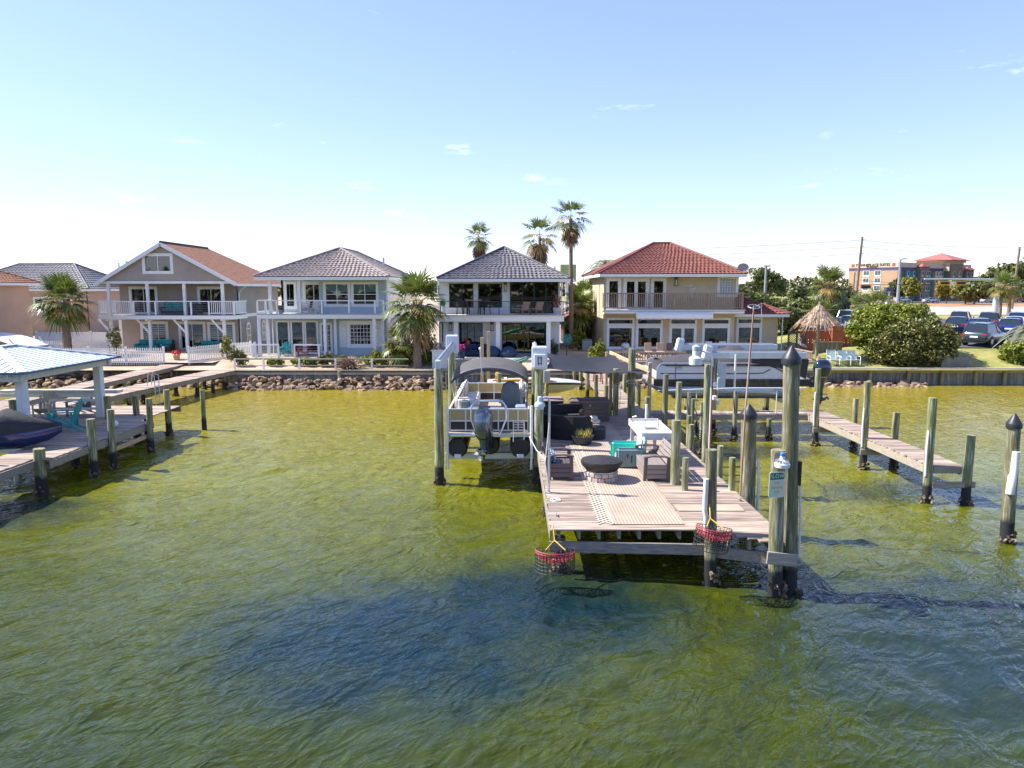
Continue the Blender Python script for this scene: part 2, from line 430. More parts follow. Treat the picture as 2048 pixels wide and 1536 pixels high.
# ------------------------------------------------------------------ water
def water():
    r = np.random.default_rng(7)
    u = np.linspace(-1, 1, 1050)
    xs = 95 * (0.16 * u + 0.84 * np.sign(u) * np.abs(u) ** 2.6)
    t = np.linspace(0, 1, 520)
    ys = np.concatenate([np.linspace(-14, 7, 40)[:-1], 7 + 41.0 * (0.40 * t + 0.60 * t ** 2)])
    xs = np.concatenate([[-1200, -600, -300, -160], xs, [160, 300, 600, 1200]]); ys = np.concatenate([[-420, -220, -110, -50, -25], ys])
    X, Y = np.meshgrid(xs, ys)
    Hh = np.zeros_like(X)
    wind = R(138)
    # wobble the coordinates so that no crest runs on for ever
    Xw = X + 0.40 * np.sin(0.9 * Y + 0.5 * X) + 0.22 * np.sin(1.7 * X - 0.8 * Y + 1.3) + 0.06 * np.sin(4.1 * X + 3.3 * Y)
    Yw = Y + 0.36 * np.sin(0.7 * X - 0.6 * Y + 2.0) + 0.20 * np.sin(1.9 * Y + 1.1 * X) + 0.06 * np.sin(3.7 * Y - 4.4 * X + .7)
    for i in range(110):
        lam = 0.30 * (3.0 / 0.30) ** (r.random() ** 1.25)
        a = wind + r.normal(0, 0.42)
        k = 2 * np.pi / lam
        ph = r.random() * 6.283
        amp = 0.0021 * lam ** 0.92
        sn = np.sin(k * (Xw * np.cos(a) + Yw * np.sin(a)) + ph)
        Hh += amp * (2.0 * ((sn + 1) * .5) ** 2.2 - .8)
    patch = 0.75 + 0.45 * np.sin(0.21 * X + 0.13 * Y + 0.6) * np.sin(0.17 * Y - 0.09 * X + 1.9)
    calm = np.clip((45.5 - Y) / 14, 0.22, 1) * (np.abs(X) < 96) * (Y > -15)
    Z = Hh * patch * calm * 1.35
    n = len(xs); m_ = len(ys)
    co = np.stack([X, Y, Z], -1).reshape(-1, 3)
    idx = (np.arange(m_ - 1)[:, None] * n + np.arange(n - 1)[None, :]).ravel()
    quads = np.stack([idx, idx + 1, idx + n + 1, idx + n], -1)
    me = bpy.data.meshes.new('water')
    me.vertices.add(len(co)); me.vertices.foreach_set('co', co.ravel())
    me.loops.add(quads.size); me.loops.foreach_set('vertex_index', quads.ravel().astype(np.int32))
    me.polygons.add(len(quads)); me.polygons.foreach_set('loop_start', np.arange(0, quads.size, 4, dtype=np.int32))
    me.polygons.foreach_set('use_smooth', np.ones(len(quads), dtype=bool))
    me.update()
    m = bpy.data.materials.new('bay_water'); m.use_nodes = True
    nt = m.node_tree; L = nt.links; b = nt.nodes['Principled BSDF']
    geo = nd(nt, 'ShaderNodeNewGeometry'); sp = nd(nt, 'ShaderNodeSeparateXYZ'); L.new(geo.outputs['Position'], sp.inputs[0])
    # water colour follows depth: sandy shallows by the shore, green further out
    nb = nd(nt, 'ShaderNodeTexNoise', _Scale=0.16, _Detail=4.0, _Roughness=0.55); L.new(geo.outputs['Position'], nb.inputs['Vector'])
    yy = nd(nt, 'ShaderNodeMath', operation='MULTIPLY_ADD'); L.new(nb.outputs['Fac'], yy.inputs[0]); yy.inputs[1].default_value = 9.0
    L.new(sp.outputs['Y'], yy.inputs[2])
    mr = nd(nt, 'ShaderNodeMapRange', _From_Min=12.0, _From_Max=48.0); L.new(yy.outputs[0], mr.inputs['Value'])
    ra = nd(nt, 'ShaderNodeValToRGB'); el = ra.color_ramp.elements
    el[0].position = 0.0; el[0].color = (0.026, 0.038, 0.001, 1)
    el[1].position = 1.0; el[1].color = (0.27, 0.215, 0.014, 1)
    for p, c in ((0.22, (0.056, 0.068, 0.002, 1)), (0.45, (0.150, 0.152, 0.006, 1)), (0.75, (0.225, 0.190, 0.010, 1))):
        e = el.new(p); e.color = c
    L.new(mr.outputs[0], ra.inputs[0])
    # seagrass beds on the bottom: dark blotches with torn outlines
    n3 = nd(nt, 'ShaderNodeTexNoise', _Scale=0.8, _Detail=8.0, _Roughness=0.68); L.new(geo.outputs['Position'], n3.inputs['Vector'])
    fac = None
    for cx, cy_, rx, ry, dk in ((-1.9, 12.2, 3.6, 2.6, .95), (0.6, 13.6, 3.2, 2.2, .95), (8.6, 12.2, 4.4, 3.4, .78), (7.6, 27.0, 4.5, 1.5, .9), (-15.0, 19.5, 3.2, 1.8, .9), (12.5, 21.5, 3.5, 1.3, .7)):
        q = []
        for out, c0, rr in (('X', cx, rx), ('Y', cy_, ry)):
            s1 = nd(nt, 'ShaderNodeMath', operation='SUBTRACT'); L.new(sp.outputs[out], s1.inputs[0]); s1.inputs[1].default_value = c0
            s2 = nd(nt, 'ShaderNodeMath', operation='DIVIDE'); L.new(s1.outputs[0], s2.inputs[0]); s2.inputs[1].default_value = rr
            s3 = nd(nt, 'ShaderNodeMath', operation='MULTIPLY'); L.new(s2.outputs[0], s3.inputs[0]); L.new(s2.outputs[0], s3.inputs[1])
            q.append(s3)
        sm_ = nd(nt, 'ShaderNodeMath', operation='ADD'); L.new(q[0].outputs[0], sm_.inputs[0]); L.new(q[1].outputs[0], sm_.inputs[1])
        wob = nd(nt, 'ShaderNodeMath', operation='MULTIPLY_ADD'); L.new(n3.outputs['Fac'], wob.inputs[0]); wob.inputs[1].default_value = 2.4; L.new(sm_.outputs[0], wob.inputs[2])
        m1 = nd(nt, 'ShaderNodeMapRange', interpolation_type='SMOOTHSTEP', _From_Min=1.0, _From_Max=2.9, _To_Min=dk, _To_Max=0.0); L.new(wob.outputs[0], m1.inputs['Value'])
        if fac is None: fac = m1.outputs[0]
        else:
            mxm = nd(nt, 'ShaderNodeMath', operation='MAXIMUM'); L.new(fac, mxm.inputs[0]); L.new(m1.outputs[0], mxm.inputs[1]); fac = mxm.outputs[0]
    mx = nd(nt, 'ShaderNodeMix', data_type='RGBA'); L.new(fac, mx.inputs['Factor']); L.new(ra.outputs[0], mx.inputs['A'])
    mx.inputs['B'].default_value = (0.003, 0.018, 0.028, 1)
    n4 = nd(nt, 'ShaderNodeTexNoise', _Scale=2.4, _Detail=5.0, _Roughness=0.6); L.new(geo.outputs['Position'], n4.inputs['Vector'])
    mo = nd(nt, 'ShaderNodeMapRange', _From_Min=0.3, _From_Max=0.7, _To_Min=0.78, _To_Max=1.22); L.new(n4.outputs['Fac'], mo.inputs['Value'])
    hs = nd(nt, 'ShaderNodeHueSaturation'); L.new(mx.outputs['Result'], hs.inputs['Color']); L.new(mo.outputs[0], hs.inputs['Value'])
    L.new(hs.outputs[0], b.inputs['Base Color'])
    b.inputs['Roughness'].default_value = 0.05; b.inputs['IOR'].default_value = 1.37; b.inputs['Specular IOR Level'].default_value = 0.58
    mp = nd(nt, 'ShaderNodeMapping', vector_type='TEXTURE'); mp.inputs['Rotation'].default_value = (0, 0, R(46)); mp.inputs['Scale'].default_value = (1.75, 1.0, 1.0)
    L.new(geo.outputs['Position'], mp.inputs['Vector'])
    prev = None
    gust = nd(nt, 'ShaderNodeTexNoise', _Scale=0.33, _Detail=4.0, _Roughness=0.6); L.new(geo.outputs['Position'], gust.inputs['Vector'])
    for scl, stg, dist, dstn in ((2.3, .8, .11, .7), (6.0, .75, .04, .4), (14.0, .35, .012, .2)):
        w = nd(nt, 'ShaderNodeTexNoise', _Scale=scl, _Detail=2.0, _Roughness=0.5, _Distortion=dstn); L.new(mp.outputs[0], w.inputs['Vector'])
        t1 = nd(nt, 'ShaderNodeMath', operation='MULTIPLY_ADD'); L.new(w.outputs['Fac'], t1.inputs[0]); t1.inputs[1].default_value = 2; t1.inputs[2].default_value = -1
        t2 = nd(nt, 'ShaderNodeMath', operation='ABSOLUTE'); L.new(t1.outputs[0], t2.inputs[0])
        t3 = nd(nt, 'ShaderNodeMath', operation='SUBTRACT'); t3.inputs[0].default_value = 1; L.new(t2.outputs[0], t3.inputs[1])
        b2 = nd(nt, 'ShaderNodeBump', _Strength=stg, _Distance=dist); L.new(t3.outputs[0], b2.inputs['Height'])
        gm = nd(nt, 'ShaderNodeMapRange', _From_Min=.32, _From_Max=.68, _To_Min=.3 * stg, _To_Max=stg * 1.1); L.new(gust.outputs['Fac'], gm.inputs['Value']); L.new(gm.outputs[0], b2.inputs['Strength'])
        if prev: L.new(prev.outputs[0], b2.inputs['Normal'])
        prev = b2
    L.new(b2.outputs[0], b.inputs['Normal'])
    me.materials.append(m)
    o = bpy.data.objects.new('water', me); COL.objects.link(o); structure(o)
water()

# ------------------------------------------------------------------ bulkheads (sea walls) with boards, posts and cap
m_bulk = M('bulkhead_board', (0.12, 0.13, 0.115), 0.85, c2=(0.30, 0.29, 0.24), sc=2.5, st=(5, 5, 0.7), orand=0.28, bump=0.3)
m_cap = M('bulkhead_cap', (0.26, 0.22, 0.17), 0.8, c2=(0.46, 0.41, 0.33), sc=3, st=(0.8, 6, 6), orand=0.1, bump=0.2)
m_bpost = M('bulkhead_post', (0.18, 0.19, 0.11), 0.8, c2=(0.42, 0.34, 0.20), sc=3, st=(6, 6, 0.8), orand=0.15, bump=0.3)
def bulkhead(label, x0, x1, y, ztop, bw=0.22, posts=(), postz=None):
    t = thing('bulkhead', label, 'sea wall', ((x0 + x1) / 2, y, 0))
    o3 = V(t.location)
    b = MB().box(-bw / 2 + .006, bw / 2 - .006, -0.03, 0.03, -0.6, ztop - 0.02)
    src = b.build('board', m_bulk, None, bev=0.006)
    r = rng(int(x0 * 10)); n = int((x1 - x0) / bw); first = True
    for i in range(n):
        p = V((x0 + bw * (i + 0.5), y + r.uniform(-0.02, 0.02), r.uniform(-.01, 0))) - o3
        if first: src.parent = t; src.location = p; first = False
        else: piece(src, t, p)
    L_ = 2.6; k = max(1, round((x1 - x0) / L_)); L_ = (x1 - x0) / k
    for i in range(k):
        MB().box(x0 + i * L_ + .006, x0 + (i + 1) * L_ - .006, y - 0.2, y + 0.2, ztop - 0.01, ztop + 0.05).build('cap_plank', m_cap, t, bev=0.008)
        MB().box(x0 + i * L_ + .004, x0 + (i + 1) * L_ - .004, y - 0.13, y - 0.036, ztop - 0.26, ztop - 0.10).build('waler', m_cap, t, bev=0.006)
    for px in posts:
        MB().tube([(px, y - 0.2, -0.6), (px, y - 0.2, ztop - 0.02 if postz is None else postz)], 0.12, 10).build('post', m_bpost, t, smooth=40)
    MB().box(x0, x1, y + 0.05, y + 0.6, -0.6, ztop - 0.03).build('backfill', m_cap, t)
    return t
bulkhead('long grey timber sea wall behind the riprap in front of the blue house', -18.2, -4.4, 45.6, 1.02, posts=[-11.0, -4.6])
bulkhead('shaded timber sea wall behind the moored boats and jet boat', -4.4, 6.4, 45.9, 0.98, posts=[-1.6, 1.4, 4.0])
bulkhead('timber sea wall below the picket fence at far left', -44, -18.2, 47.0, 0.86, posts=[-34, -28, -22])
bulkhead('timber sea wall below the patio deck behind the white pontoon boat', 6.4, 18.6, 46.3, 0.95, posts=[9, 12, 15])
bulkhead('brown board sea wall with round posts below the large bush', 18.6, 47.0, 46.7, 1.02, posts=[20.2, 23.4, 25.9, 28.1, 30.3, 32.2, 34.4, 36.6, 39.0, 41.5, 44])

# ------------------------------------------------------------------ riprap
m_rock = M('riprap_stone', (0.085, 0.055, 0.035), 0.9, c2=(0.38, 0.265, 0.17), sc=2.4, orand=0.4, bump=0.6, hue=0.012)
ROCK_SRC = []
def rock_sources():
    r = rng(11)
    for k in range(9):
        bm = bmesh.new(); bmesh.ops.create_icosphere(bm, subdivisions=2, radius=0.5)
        off = V((r.uniform(0, 50), r.uniform(0, 50), r.uniform(0, 50)))
        cuts = [(V((r.gauss(0, 1), r.gauss(0, 1), r.gauss(0, 1))).normalized(), r.uniform(0.22, 0.38)) for _ in range(11)]
        for v in bm.verts:
            for n, d in cuts:
                h = v.co.dot(n)
                if h > d: v.co -= n * (h - d)
            v.co += v.co.normalized() * 0.05 * mnoise.noise(v.co * 4 + off)
        me = bpy.data.meshes.new('rock'); bm.to_mesh(me); bm.free(); me.materials.append(m_rock)
        me.shade_smooth(); me.set_sharp_from_angle(angle=R(24))
        ROCK_SRC.append(me)
rock_sources()
def riprap(label, x0, x1, y0, y1, h, n, smin, smax, seed):
    t = thing('riprap', label, 'rocks', ((x0 + x1) / 2, y0, 0)); r = rng(seed); o3 = V(t.location)
    for i in range(n):
        k = (i + r.random()) / n
        x = x0 + (x1 - x0) * ((k * 7.31 + r.random() * .3) % 1.0)
        v = r.random(); y = y0 + (y1 - y0) * v
        s = r.uniform(smin, smax)
        z = -0.12 + h * v * r.uniform(0.75, 1.0)
        o = bpy.data.objects.new('rock', ROCK_SRC[r.randrange(9)]); COL.objects.link(o); o.parent = t
        o.location = V((x, y, z)) - o3
        o.rotation_euler = (r.uniform(-.5, .5), r.uniform(-.5, .5), r.uniform(0, 6.28))
        o.scale = (s * r.uniform(0.8, 1.55), s * r.uniform(.7, 1.2), s * r.uniform(.5, 1.0))
    MB().add([(x0, y0 + .15, -.5), (x1, y0 + .15, -.5), (x1, y1 + .2, h * .55), (x0, y1 + .2, h * .55)], [(0, 1, 2, 3)]).build('gravel_core', m_rock, t)
riprap('bank of tan riprap boulders along the sea wall in front of the blue house', -17.6, -4.3, 43.7, 45.3, 0.80, 298, 0.27, 0.62, 3)
riprap('low scatter of small riprap stones behind the pontoon boats', -4.3, 6.2, 44.2, 45.5, 0.5, 110, 0.3, 0.65, 5)
riprap('bank of riprap boulders beyond the covered dock at far left', -40, -18.5, 44.6, 46.6, 0.88, 295, 0.32, 0.70, 6)
riprap('low strip of pale stones at the foot of the sea wall below the bush', 18.8, 26.8, 45.2, 46.4, 0.36, 90, 0.35, 0.8, 8)
riprap('riprap stones beside the dock walkway below the patio deck', 6.2, 18.6, 44.6, 46.0, 0.5, 110, 0.4, 0.9, 9)
# ------------------------------------------------------------------ building helpers
def wall_x(mb, x0, x1, z0, z1, y, th=0.18, holes=()):
    """Wall along X facing -Y with real openings; holes are (x0, x1, z0, z1)."""
    xs = sorted(set([x0, x1] + [h[0] for h in holes] + [h[1] for h in holes]))
    zs = sorted(set([z0, z1] + [h[2] for h in holes] + [h[3] for h in holes]))
    xs = [x for x in xs if x0 <= x <= x1]; zs = [z for z in zs if z0 <= z <= z1]
    for a, b in zip(xs, xs[1:]):
        run = None
        for c, d in zip(zs, zs[1:]):
            mx, mz = (a + b) / 2, (c + d) / 2
            solid = not any(h[0] < mx < h[1] and h[2] < mz < h[3] for h in holes)
            if solid:
                run = (run[0], d) if run else (c, d)
            if (not solid or d == zs[-1]) and run:
                mb.box(a, b, y, y + th, run[0], run[1]); run = None
    return mb
def window(par, x0, x1, z0, z1, y, nx=1, nz=1, fw=0.09, mw=0.05, mat=None, gl=None, name='window', casing=0.0, proud=0.03, muntin=0):
    """Frame (part) with a pane per light (sub-parts), set into an opening of a wall whose face is at y."""
    mat = mat or m_trim; f = MB()
    c = casing
    f.box(x0 - c, x0 + fw, y - proud, y + 0.12, z0 - c, z1 + c); f.box(x1 - fw, x1 + c, y - proud, y + 0.12, z0 - c, z1 + c)
    f.box(x0 + fw, x1 - fw, y - proud, y + 0.12, z1 - fw, z1 + c); f.box(x0 + fw, x1 - fw, y - proud, y + 0.12, z0 - c, z0 + fw)
    ix0, ix1, iz0, iz1 = x0 + fw, x1 - fw, z0 + fw, z1 - fw
    wx = (ix1 - ix0) / nx; wz = (iz1 - iz0) / nz
    for i in range(1, nx): f.box(ix0 + i * wx - mw / 2, ix0 + i * wx + mw / 2, y + 0.01, y + 0.10, iz0, iz1)
    for j in range(1, nz): f.box(ix0, ix1, y + 0.015, y + 0.095, iz0 + j * wz - mw / 2, iz0 + j * wz + mw / 2)
    if muntin:
        k = muntin
        for i in range(1, k[0]): f.box(ix0 + i * (ix1 - ix0) / k[0] - .015, ix0 + i * (ix1 - ix0) / k[0] + .015, y + 0.035, y + 0.05, iz0, iz1)
        for j in range(1, k[1]): f.box(ix0, ix1, y + 0.037, y + 0.048, iz0 + j * (iz1 - iz0) / k[1] - .015, iz0 + j * (iz1 - iz0) / k[1] + .015)
    w = f.build(name, mat, par)
    for i in range(nx):
        for j in range(nz):
            MB().box(ix0 + i * wx, ix0 + (i + 1) * wx, y + 0.055, y + 0.062, iz0 + j * wz, iz0 + (j + 1) * wz).build('pane', gl or GL, w)
    return w
def tile_slope(mb, e0, e1, t0, t1, tw=0.30, row=0.36, hump=0.055, lift=0.045):
    """Rows of barrel-shaped roof tiles between an eave line e0-e1 and a top line t0-t1."""
    e0, e1, t0, t1 = V(e0), V(e1), V(t0), V(t1)
    mid0 = (e0 + e1) / 2; mid1 = (t0 + t1) / 2
    n = (e1 - e0).cross(mid1 - mid0).normalized()
    if n.z < 0: n = -n
    slope = (t0 - e0).length; u = (e1 - e0).normalized()
    up = n.cross(u); up = up if up.z > 0 else -up
    h = (mid1 - mid0).dot(up)
    rows = max(2, round(h / row))
    for i in range(rows):
        a, b = i / rows, min(1.0, (i + 1) / rows)
        p0, p1 = e0.lerp(t0, a), e1.lerp(t1, a)
        q0, q1 = e0.lerp(t0, b), e1.lerp(t1, b)
        Lr = (p1 - p0).length
        k = max(1, round(Lr / tw))
        prof = []
        for j in range(k + 1):
            f = j / k
            lo = p0.lerp(p1, f) + n * lift; hi = q0.lerp(q1, f)
            prof.append((lo, hi, 0))
            if j < k:
                f2 = (j + 0.5) / k
                prof.append((p0.lerp(p1, f2) + n * (lift + hump), q0.lerp(q1, f2) + n * hump, 1))
        vs = []; fs = []
        for lo, hi, _ in prof: vs += [lo, hi, lo - n * (lift * 0.98)]
        for j in range(len(prof) - 1):
            fs.append((j * 3, (j + 1) * 3, (j + 1) * 3 + 1, j * 3 + 1))
            fs.append((j * 3 + 2, (j + 1) * 3 + 2, (j + 1) * 3, j * 3))
        mb.add(vs, fs)
def hip_roof(par, x0, x1, y0, y1, ze, rx0, rx1, ry0, ry1, zr, m_tile, m_ridge, tiles=True, fascia=0.22, m_fas=None, tw=0.30, row=0.36):
    """Hip roof over eaves rectangle with ridge from (rx0, ry0) to (rx1, ry1)."""
    E = [V((x0, y0, ze)), V((x1, y0, ze)), V((x1, y1, ze)), V((x0, y1, ze))]
    alongy = abs(ry1 - ry0) >= abs(rx1 - rx0)
    A, B = V((rx0, ry0, zr)), V((rx1, ry1, zr))
    if alongy: sl = [(E[0], E[1], A, A), (E[1], E[2], A, B), (E[2], E[3], B, B), (E[3], E[0], B, A)]
    else: sl = [(E[0], E[1], A, B), (E[1], E[2], B, B), (E[2], E[3], B, A), (E[3], E[0], A, A)]
    base = MB()
    for e0, e1, t0, t1 in sl:
        base.add([e0, e1, t1, t0], [(0, 1, 2, 3)] if (t1 - t0).length > 1e-4 else [(0, 1, 2)])
    base.add([p - V((0, 0, 0.05)) for p in E], [(0, 1, 2, 3)])
    ro = base.build('roof', m_tile, par, fix=False)
    if tiles:
        tb = MB()
        for e0, e1, t0, t1 in sl: tile_slope(tb, e0, e1, t0, t1, tw, row)
        tb.build('tile_covering', m_tile, ro, kind='stuff', fix=False)
    hips = [(E[0], A), (E[1], A if alongy else B), (E[2], B), (E[3], B if alongy else A)] + ([(A, B)] if (A - B).length > 0.1 else [])
    for p, q in hips:
        MB().tube([p + V((0, 0, .06)), q + V((0, 0, .07))], 0.10, 8).build('ridge_cap', m_ridge, ro, smooth=50)
    f = MB(); t = 0.05
    f.box(x0, x1, y0 - .0, y0 + t, ze - fascia, ze - .01); f.box(x0, x1, y1 - t, y1, ze - fascia, ze - .01)
    f.box(x0, x0 + t, y0 + t, y1 - t, ze - fascia, ze - .01); f.box(x1 - t, x1, y0 + t, y1 - t, ze - fascia, ze - .01)
    f.box(x0 + t, x1 - t, y0 + t, y1 - t, ze - fascia + .03, ze - fascia + .06)
    f.build('fascia', m_fas or m_trim, par)
    return ro
def rail_x(par, x0, x1, y, z0, z1, mat, posts=(), pw=0.1, bal=0.0, bw=0.03, rh=0.07, rd=0.09, cables=0, name='railing', low=0.12, m_cab=None):
    """Railing along X: top and bottom rail with posts, balusters or cables as sub-parts."""
    r = MB().box(x0, x1, y - rd / 2, y + rd / 2, z1 - rh, z1).build(name, mat, par)
    if not cables:
        MB().box(x0, x1, y - .03, y + .03, z0 + low, z0 + low + .06).build('bottom_rail', mat, r)
    for p in posts:
        MB().box(p - pw / 2, p + pw / 2, y - pw / 2 - .003, y + pw / 2 + .003, z0, z1 - rh - .002).build('post', mat, r)
    if bal:
        n = int((x1 - x0) / bal); src = None
        for i in range(1, n):
            x = x0 + i * (x1 - x0) / n
            if src is None: src = MB().box(x - bw / 2, x + bw / 2, y - bw / 2, y + bw / 2, z0 + low + .06, z1 - rh).build('baluster', mat, r); sx = x
            else: piece(src, r, V((x - sx, 0, 0)))
    for i in range(cables):
        z = z0 + low + (z1 - rh - z0 - low) * i / cables
        MB().tube([(x0, y, z), (x1, y, z)], 0.006, 5).build('cable', m_cab or m_galv, r)
    return r
def rail_y(par, x, y0, y1, z0, z1, mat, posts=(), pw=0.1, bal=0.0, bw=0.03, rh=0.07, rd=0.09, name='railing', low=0.12):
    r = MB().box(x - rd / 2, x + rd / 2, y0, y1, z1 - rh, z1).build(name, mat, par)
    MB().box(x - .03, x + .03, y0, y1, z0 + low, z0 + low + .06).build('bottom_rail', mat, r)
    for p in posts:
        MB().box(x - pw / 2 - .003, x + pw / 2 + .003, p - pw / 2, p + pw / 2, z0, z1 - rh - .002).build('post', mat, r)
    if bal:
        n = max(2, int((y1 - y0) / bal))
        for i in range(1, n):
            y = y0 + i * (y1 - y0) / n
            MB().box(x - bw / 2, x + bw / 2, y - bw / 2, y + bw / 2, z0 + low + .06, z1 - rh).build('baluster', mat, r)
    return r
def shell(par, x0, x1, y0, y1, z0, z1, mat, th=0.18, mid=None):
    """Side and rear walls of a house plus an inner floor; the front wall is built apart."""
    MB().box(x0, x0 + th, y0 + .001, y1, z0, z1).build('side_wall', mat, par)
    MB().box(x1 - th, x1, y0 + .001, y1, z0, z1).build('side_wall', mat, par)
    MB().box(x0 + th, x1 - th, y1 - th, y1, z0, z1).build('rear_wall', mat, par)
    if mid:
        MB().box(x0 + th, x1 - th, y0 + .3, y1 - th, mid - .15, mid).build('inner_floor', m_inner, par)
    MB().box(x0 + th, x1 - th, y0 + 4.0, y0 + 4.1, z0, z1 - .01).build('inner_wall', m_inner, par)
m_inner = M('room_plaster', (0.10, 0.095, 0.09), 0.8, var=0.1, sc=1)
m_blind = M('white_blind', (0.72, 0.74, 0.75), 0.7, var=0.06, sc=2, st=(1, 1, 14))
def blind(par, x0, x1, z0, z1, y, mat=None):
    MB().box(x0, x1, y + .10, y + .115, z0, z1).build('blind', mat or m_blind, par)
def wall_lantern(par, x, y, z, s=1.0):
    l = MB(); l.box(x - .05 * s, x + .05 * s, y - .06 * s, y + .0, z + .1 * s, z + .2 * s)
    l.box(x - .09 * s, x + .09 * s, y - .22 * s, y - .04 * s, z + .18 * s, z + .21 * s); l.box(x - .09 * s, x + .09 * s, y - .22 * s, y - .04 * s, z - .26 * s, z - .23 * s)
    for a in (-.08, .065):
        for b in (-.215, -.06): l.box(x + a * s, x + (a + .015) * s, y + b * s, y + (b + .015) * s, z - .23 * s, z + .18 * s)
    o = l.build('wall_lantern', m_black, par)
    MB().cyl((x, y - .13 * s, z - .22 * s), (x, y - .13 * s, z + .05 * s), .035 * s).build('candle', m_white, o)

# ================================================================== left house: tan stucco, brown gable roof
def left_house():
    t = thing('gable_house', 'taupe stucco house with brown shingle gable roof and white railed balcony', 'house', (-26.3, 57, 1.4))
    st = M('taupe_stucco', (0.34, 0.295, 0.26), 0.9, var=0.15, sc=0.6, detail=9, bump=0.3, bsc=60)
    sh = M('brown_shingle', (0.23, 0.10, 0.05), 0.85, c2=(0.45, 0.23, 0.13), sc=2.2, st=(1.2, 1.2, 7), bump=0.5, bsc=12)
    yw, yb = 57.0, 54.6
    x0, x1 = -30.95, -21.7
    z0, zf, ze = 1.35, 4.2, 6.75
    d1 = (-30.12, -28.06, zf + .05, 6.3); d2 = (-24.73, -22.79, zf + .05, 6.3)
    w1 = (-29.4, -27.38, 1.95, 3.55); d3 = (-26.39, -24.41, 1.42, 3.55); w2 = (-24.09, -22.07, 1.95, 3.5)
    wall_x(MB(), x0, x1, z0, ze, yw, holes=(d1, d2, w1, d3, w2)).build('front_wall', st, t)
    shell(t, x0, x1, yw, 67, z0, ze, st, mid=zf)
    for d in (d1, d2): window(t, *d, yw, 2, 1, fw=.12, casing=.1, name='sliding_door')
    window(t, *d3, yw, 2, 1, fw=.12, casing=.1, name='sliding_door')
    for w in (w1, w2):
        o = window(t, *w, yw, 3, 1, fw=.12, casing=.1, muntin=(3, 8), gl=GLT)
        blind(o, w[0] + .1, w[1] - .1, w[2] + .1, w[3] - .1, yw)
    # balcony
    sl = MB().box(-31.35, -20.95, yb - .15, yw, 3.92, 4.2).build('balcony_slab', m_trim, t)
    MB().box(-31.3, -21.0, yb - .1, yw - .01, 4.2, 4.215).build('balcony_floor', m_cap, sl)
    ps = [-30.7, -27.75, -24.95, -22.05]
    for p in ps:
        MB().box(p - .1, p + .1, yb + .35, yb + .55, z0, 3.92).build('porch_post', m_trim, t)
        MB().box(p - .1, p + .1, yb + .35, yb + .55, 4.215, 6.6).build('porch_post', m_trim, t)
        MB().bar((p - .05, yb + .45, 2.85), (p - .95, yb + .45, 3.9), .1, .14).build('knee_brace', m_trim, t)
        MB().bar((p, yb - .1, 3.86), (p, yw, 3.86), .1, .12).build('joist', m_trim, t)
    MB().box(-31.2, -21.05, yb + .3, yb + .6, 6.6, 6.78).build('porch_beam', m_trim, t)
    rail_x(t, -31.3, -28.6, yb, 4.215, 5.3, m_trim, (-31.25, -28.65), bal=.14, bw=.04)
    rail_x(t, -28.6, -22.9, yb, 4.215, 5.3, m_trim, (-27.0, -24.3, -22.95), cables=7)
    rail_x(t, -22.9, -21.0, yb, 4.215, 5.3, m_trim, (-21.05,), bal=.14, bw=.04)
    rail_y(t, -21.0, yb + .06, yw, 4.215, 5.3, m_trim, (), bal=.14, bw=.04)
    rail_y(t, -31.3, yb + .06, yw, 4.215, 5.3, m_trim, (), bal=.14, bw=.04)
    # gable
    ax, az, gy = -26.4, 9.62, yb + .35
    g = MB(); hw = (-27.85, -25.75, 7.45, 8.75)
    wall_x(g, -28.7, -24.1, ze + .03, 7.9, gy, .15, holes=((hw[0], hw[1], hw[2], 9.9),))
    g.prism([(-31.0, gy, ze + .03), (-28.7, gy, ze + .03), (-28.7, gy, 8.28)], (0, .15, 0))
    g.prism([(-24.1, gy, ze + .03), (-21.6, gy, ze + .03), (-24.1, gy, 8.28)], (0, .15, 0))
    g.prism([(-28.7, gy, 7.9), (-27.85, gy, 7.9), (-27.85, gy, 8.76), (-28.7, gy, 8.28)], (0, .15, 0))
    g.prism([(-25.75, gy, 7.9), (-24.1, gy, 7.9), (-24.1, gy, 8.28), (-25.75, gy, 9.2)], (0, .15, 0))
    g.prism([(-27.85, gy, 8.75), (-25.75, gy, 8.75), (-25.75, gy, 9.2), (ax, gy, 9.5), (-27.85, gy, 8.76)], (0, .15, 0))
    g.build('gable_wall', st, t)
    window(t, *hw, gy, 2, 1, fw=.1, casing=.12)
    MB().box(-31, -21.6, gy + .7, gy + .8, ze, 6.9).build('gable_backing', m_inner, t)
    # roof: two slopes, hipped at the rear
    xl, xr, zz = -31.55, -20.85, 6.62
    f0 = gy - .25
    A, B = V((ax, f0, az + .05)), V((ax, 63.2, az + .05))
    rb = MB()
    for a, b, c, d in ((V((xl, f0, zz)), A, B, V((xl, 67.5, zz))), (V((xr, f0, zz)), V((xr, 67.5, zz)), B, A)):
        rb.add([a, b, c, d], [(0, 1, 2, 3)])
    rb.add([(xl, 67.5, zz), B, (xr, 67.5, zz)], [(0, 1, 2)])
    ro = rb.build('roof', sh, t, fix=False)
    # shingle courses as real steps on the visible slope
    sb = MB()
    for i in range(30):
        a, b = i / 30, (i + 1) / 30
        for xe in (xr, xl):
            p0 = V((xe, f0, zz)).lerp(A, a); p1 = V((xe, 67.5, zz)).lerp(B, a); q0 = V((xe, f0, zz)).lerp(A, b); q1 = V((xe, 67.5, zz)).lerp(B, b)
            n = V((.51 if xe > ax else -.51, 0, .86)) * .03
            sb.add([p0 + n, p1 + n, q1 + n * .3, q0 + n * .3, p0, p1], [(0, 1, 2, 3), (4, 5, 1, 0)])
    sb.build('shingle_covering', sh, ro, kind='stuff', fix=False)
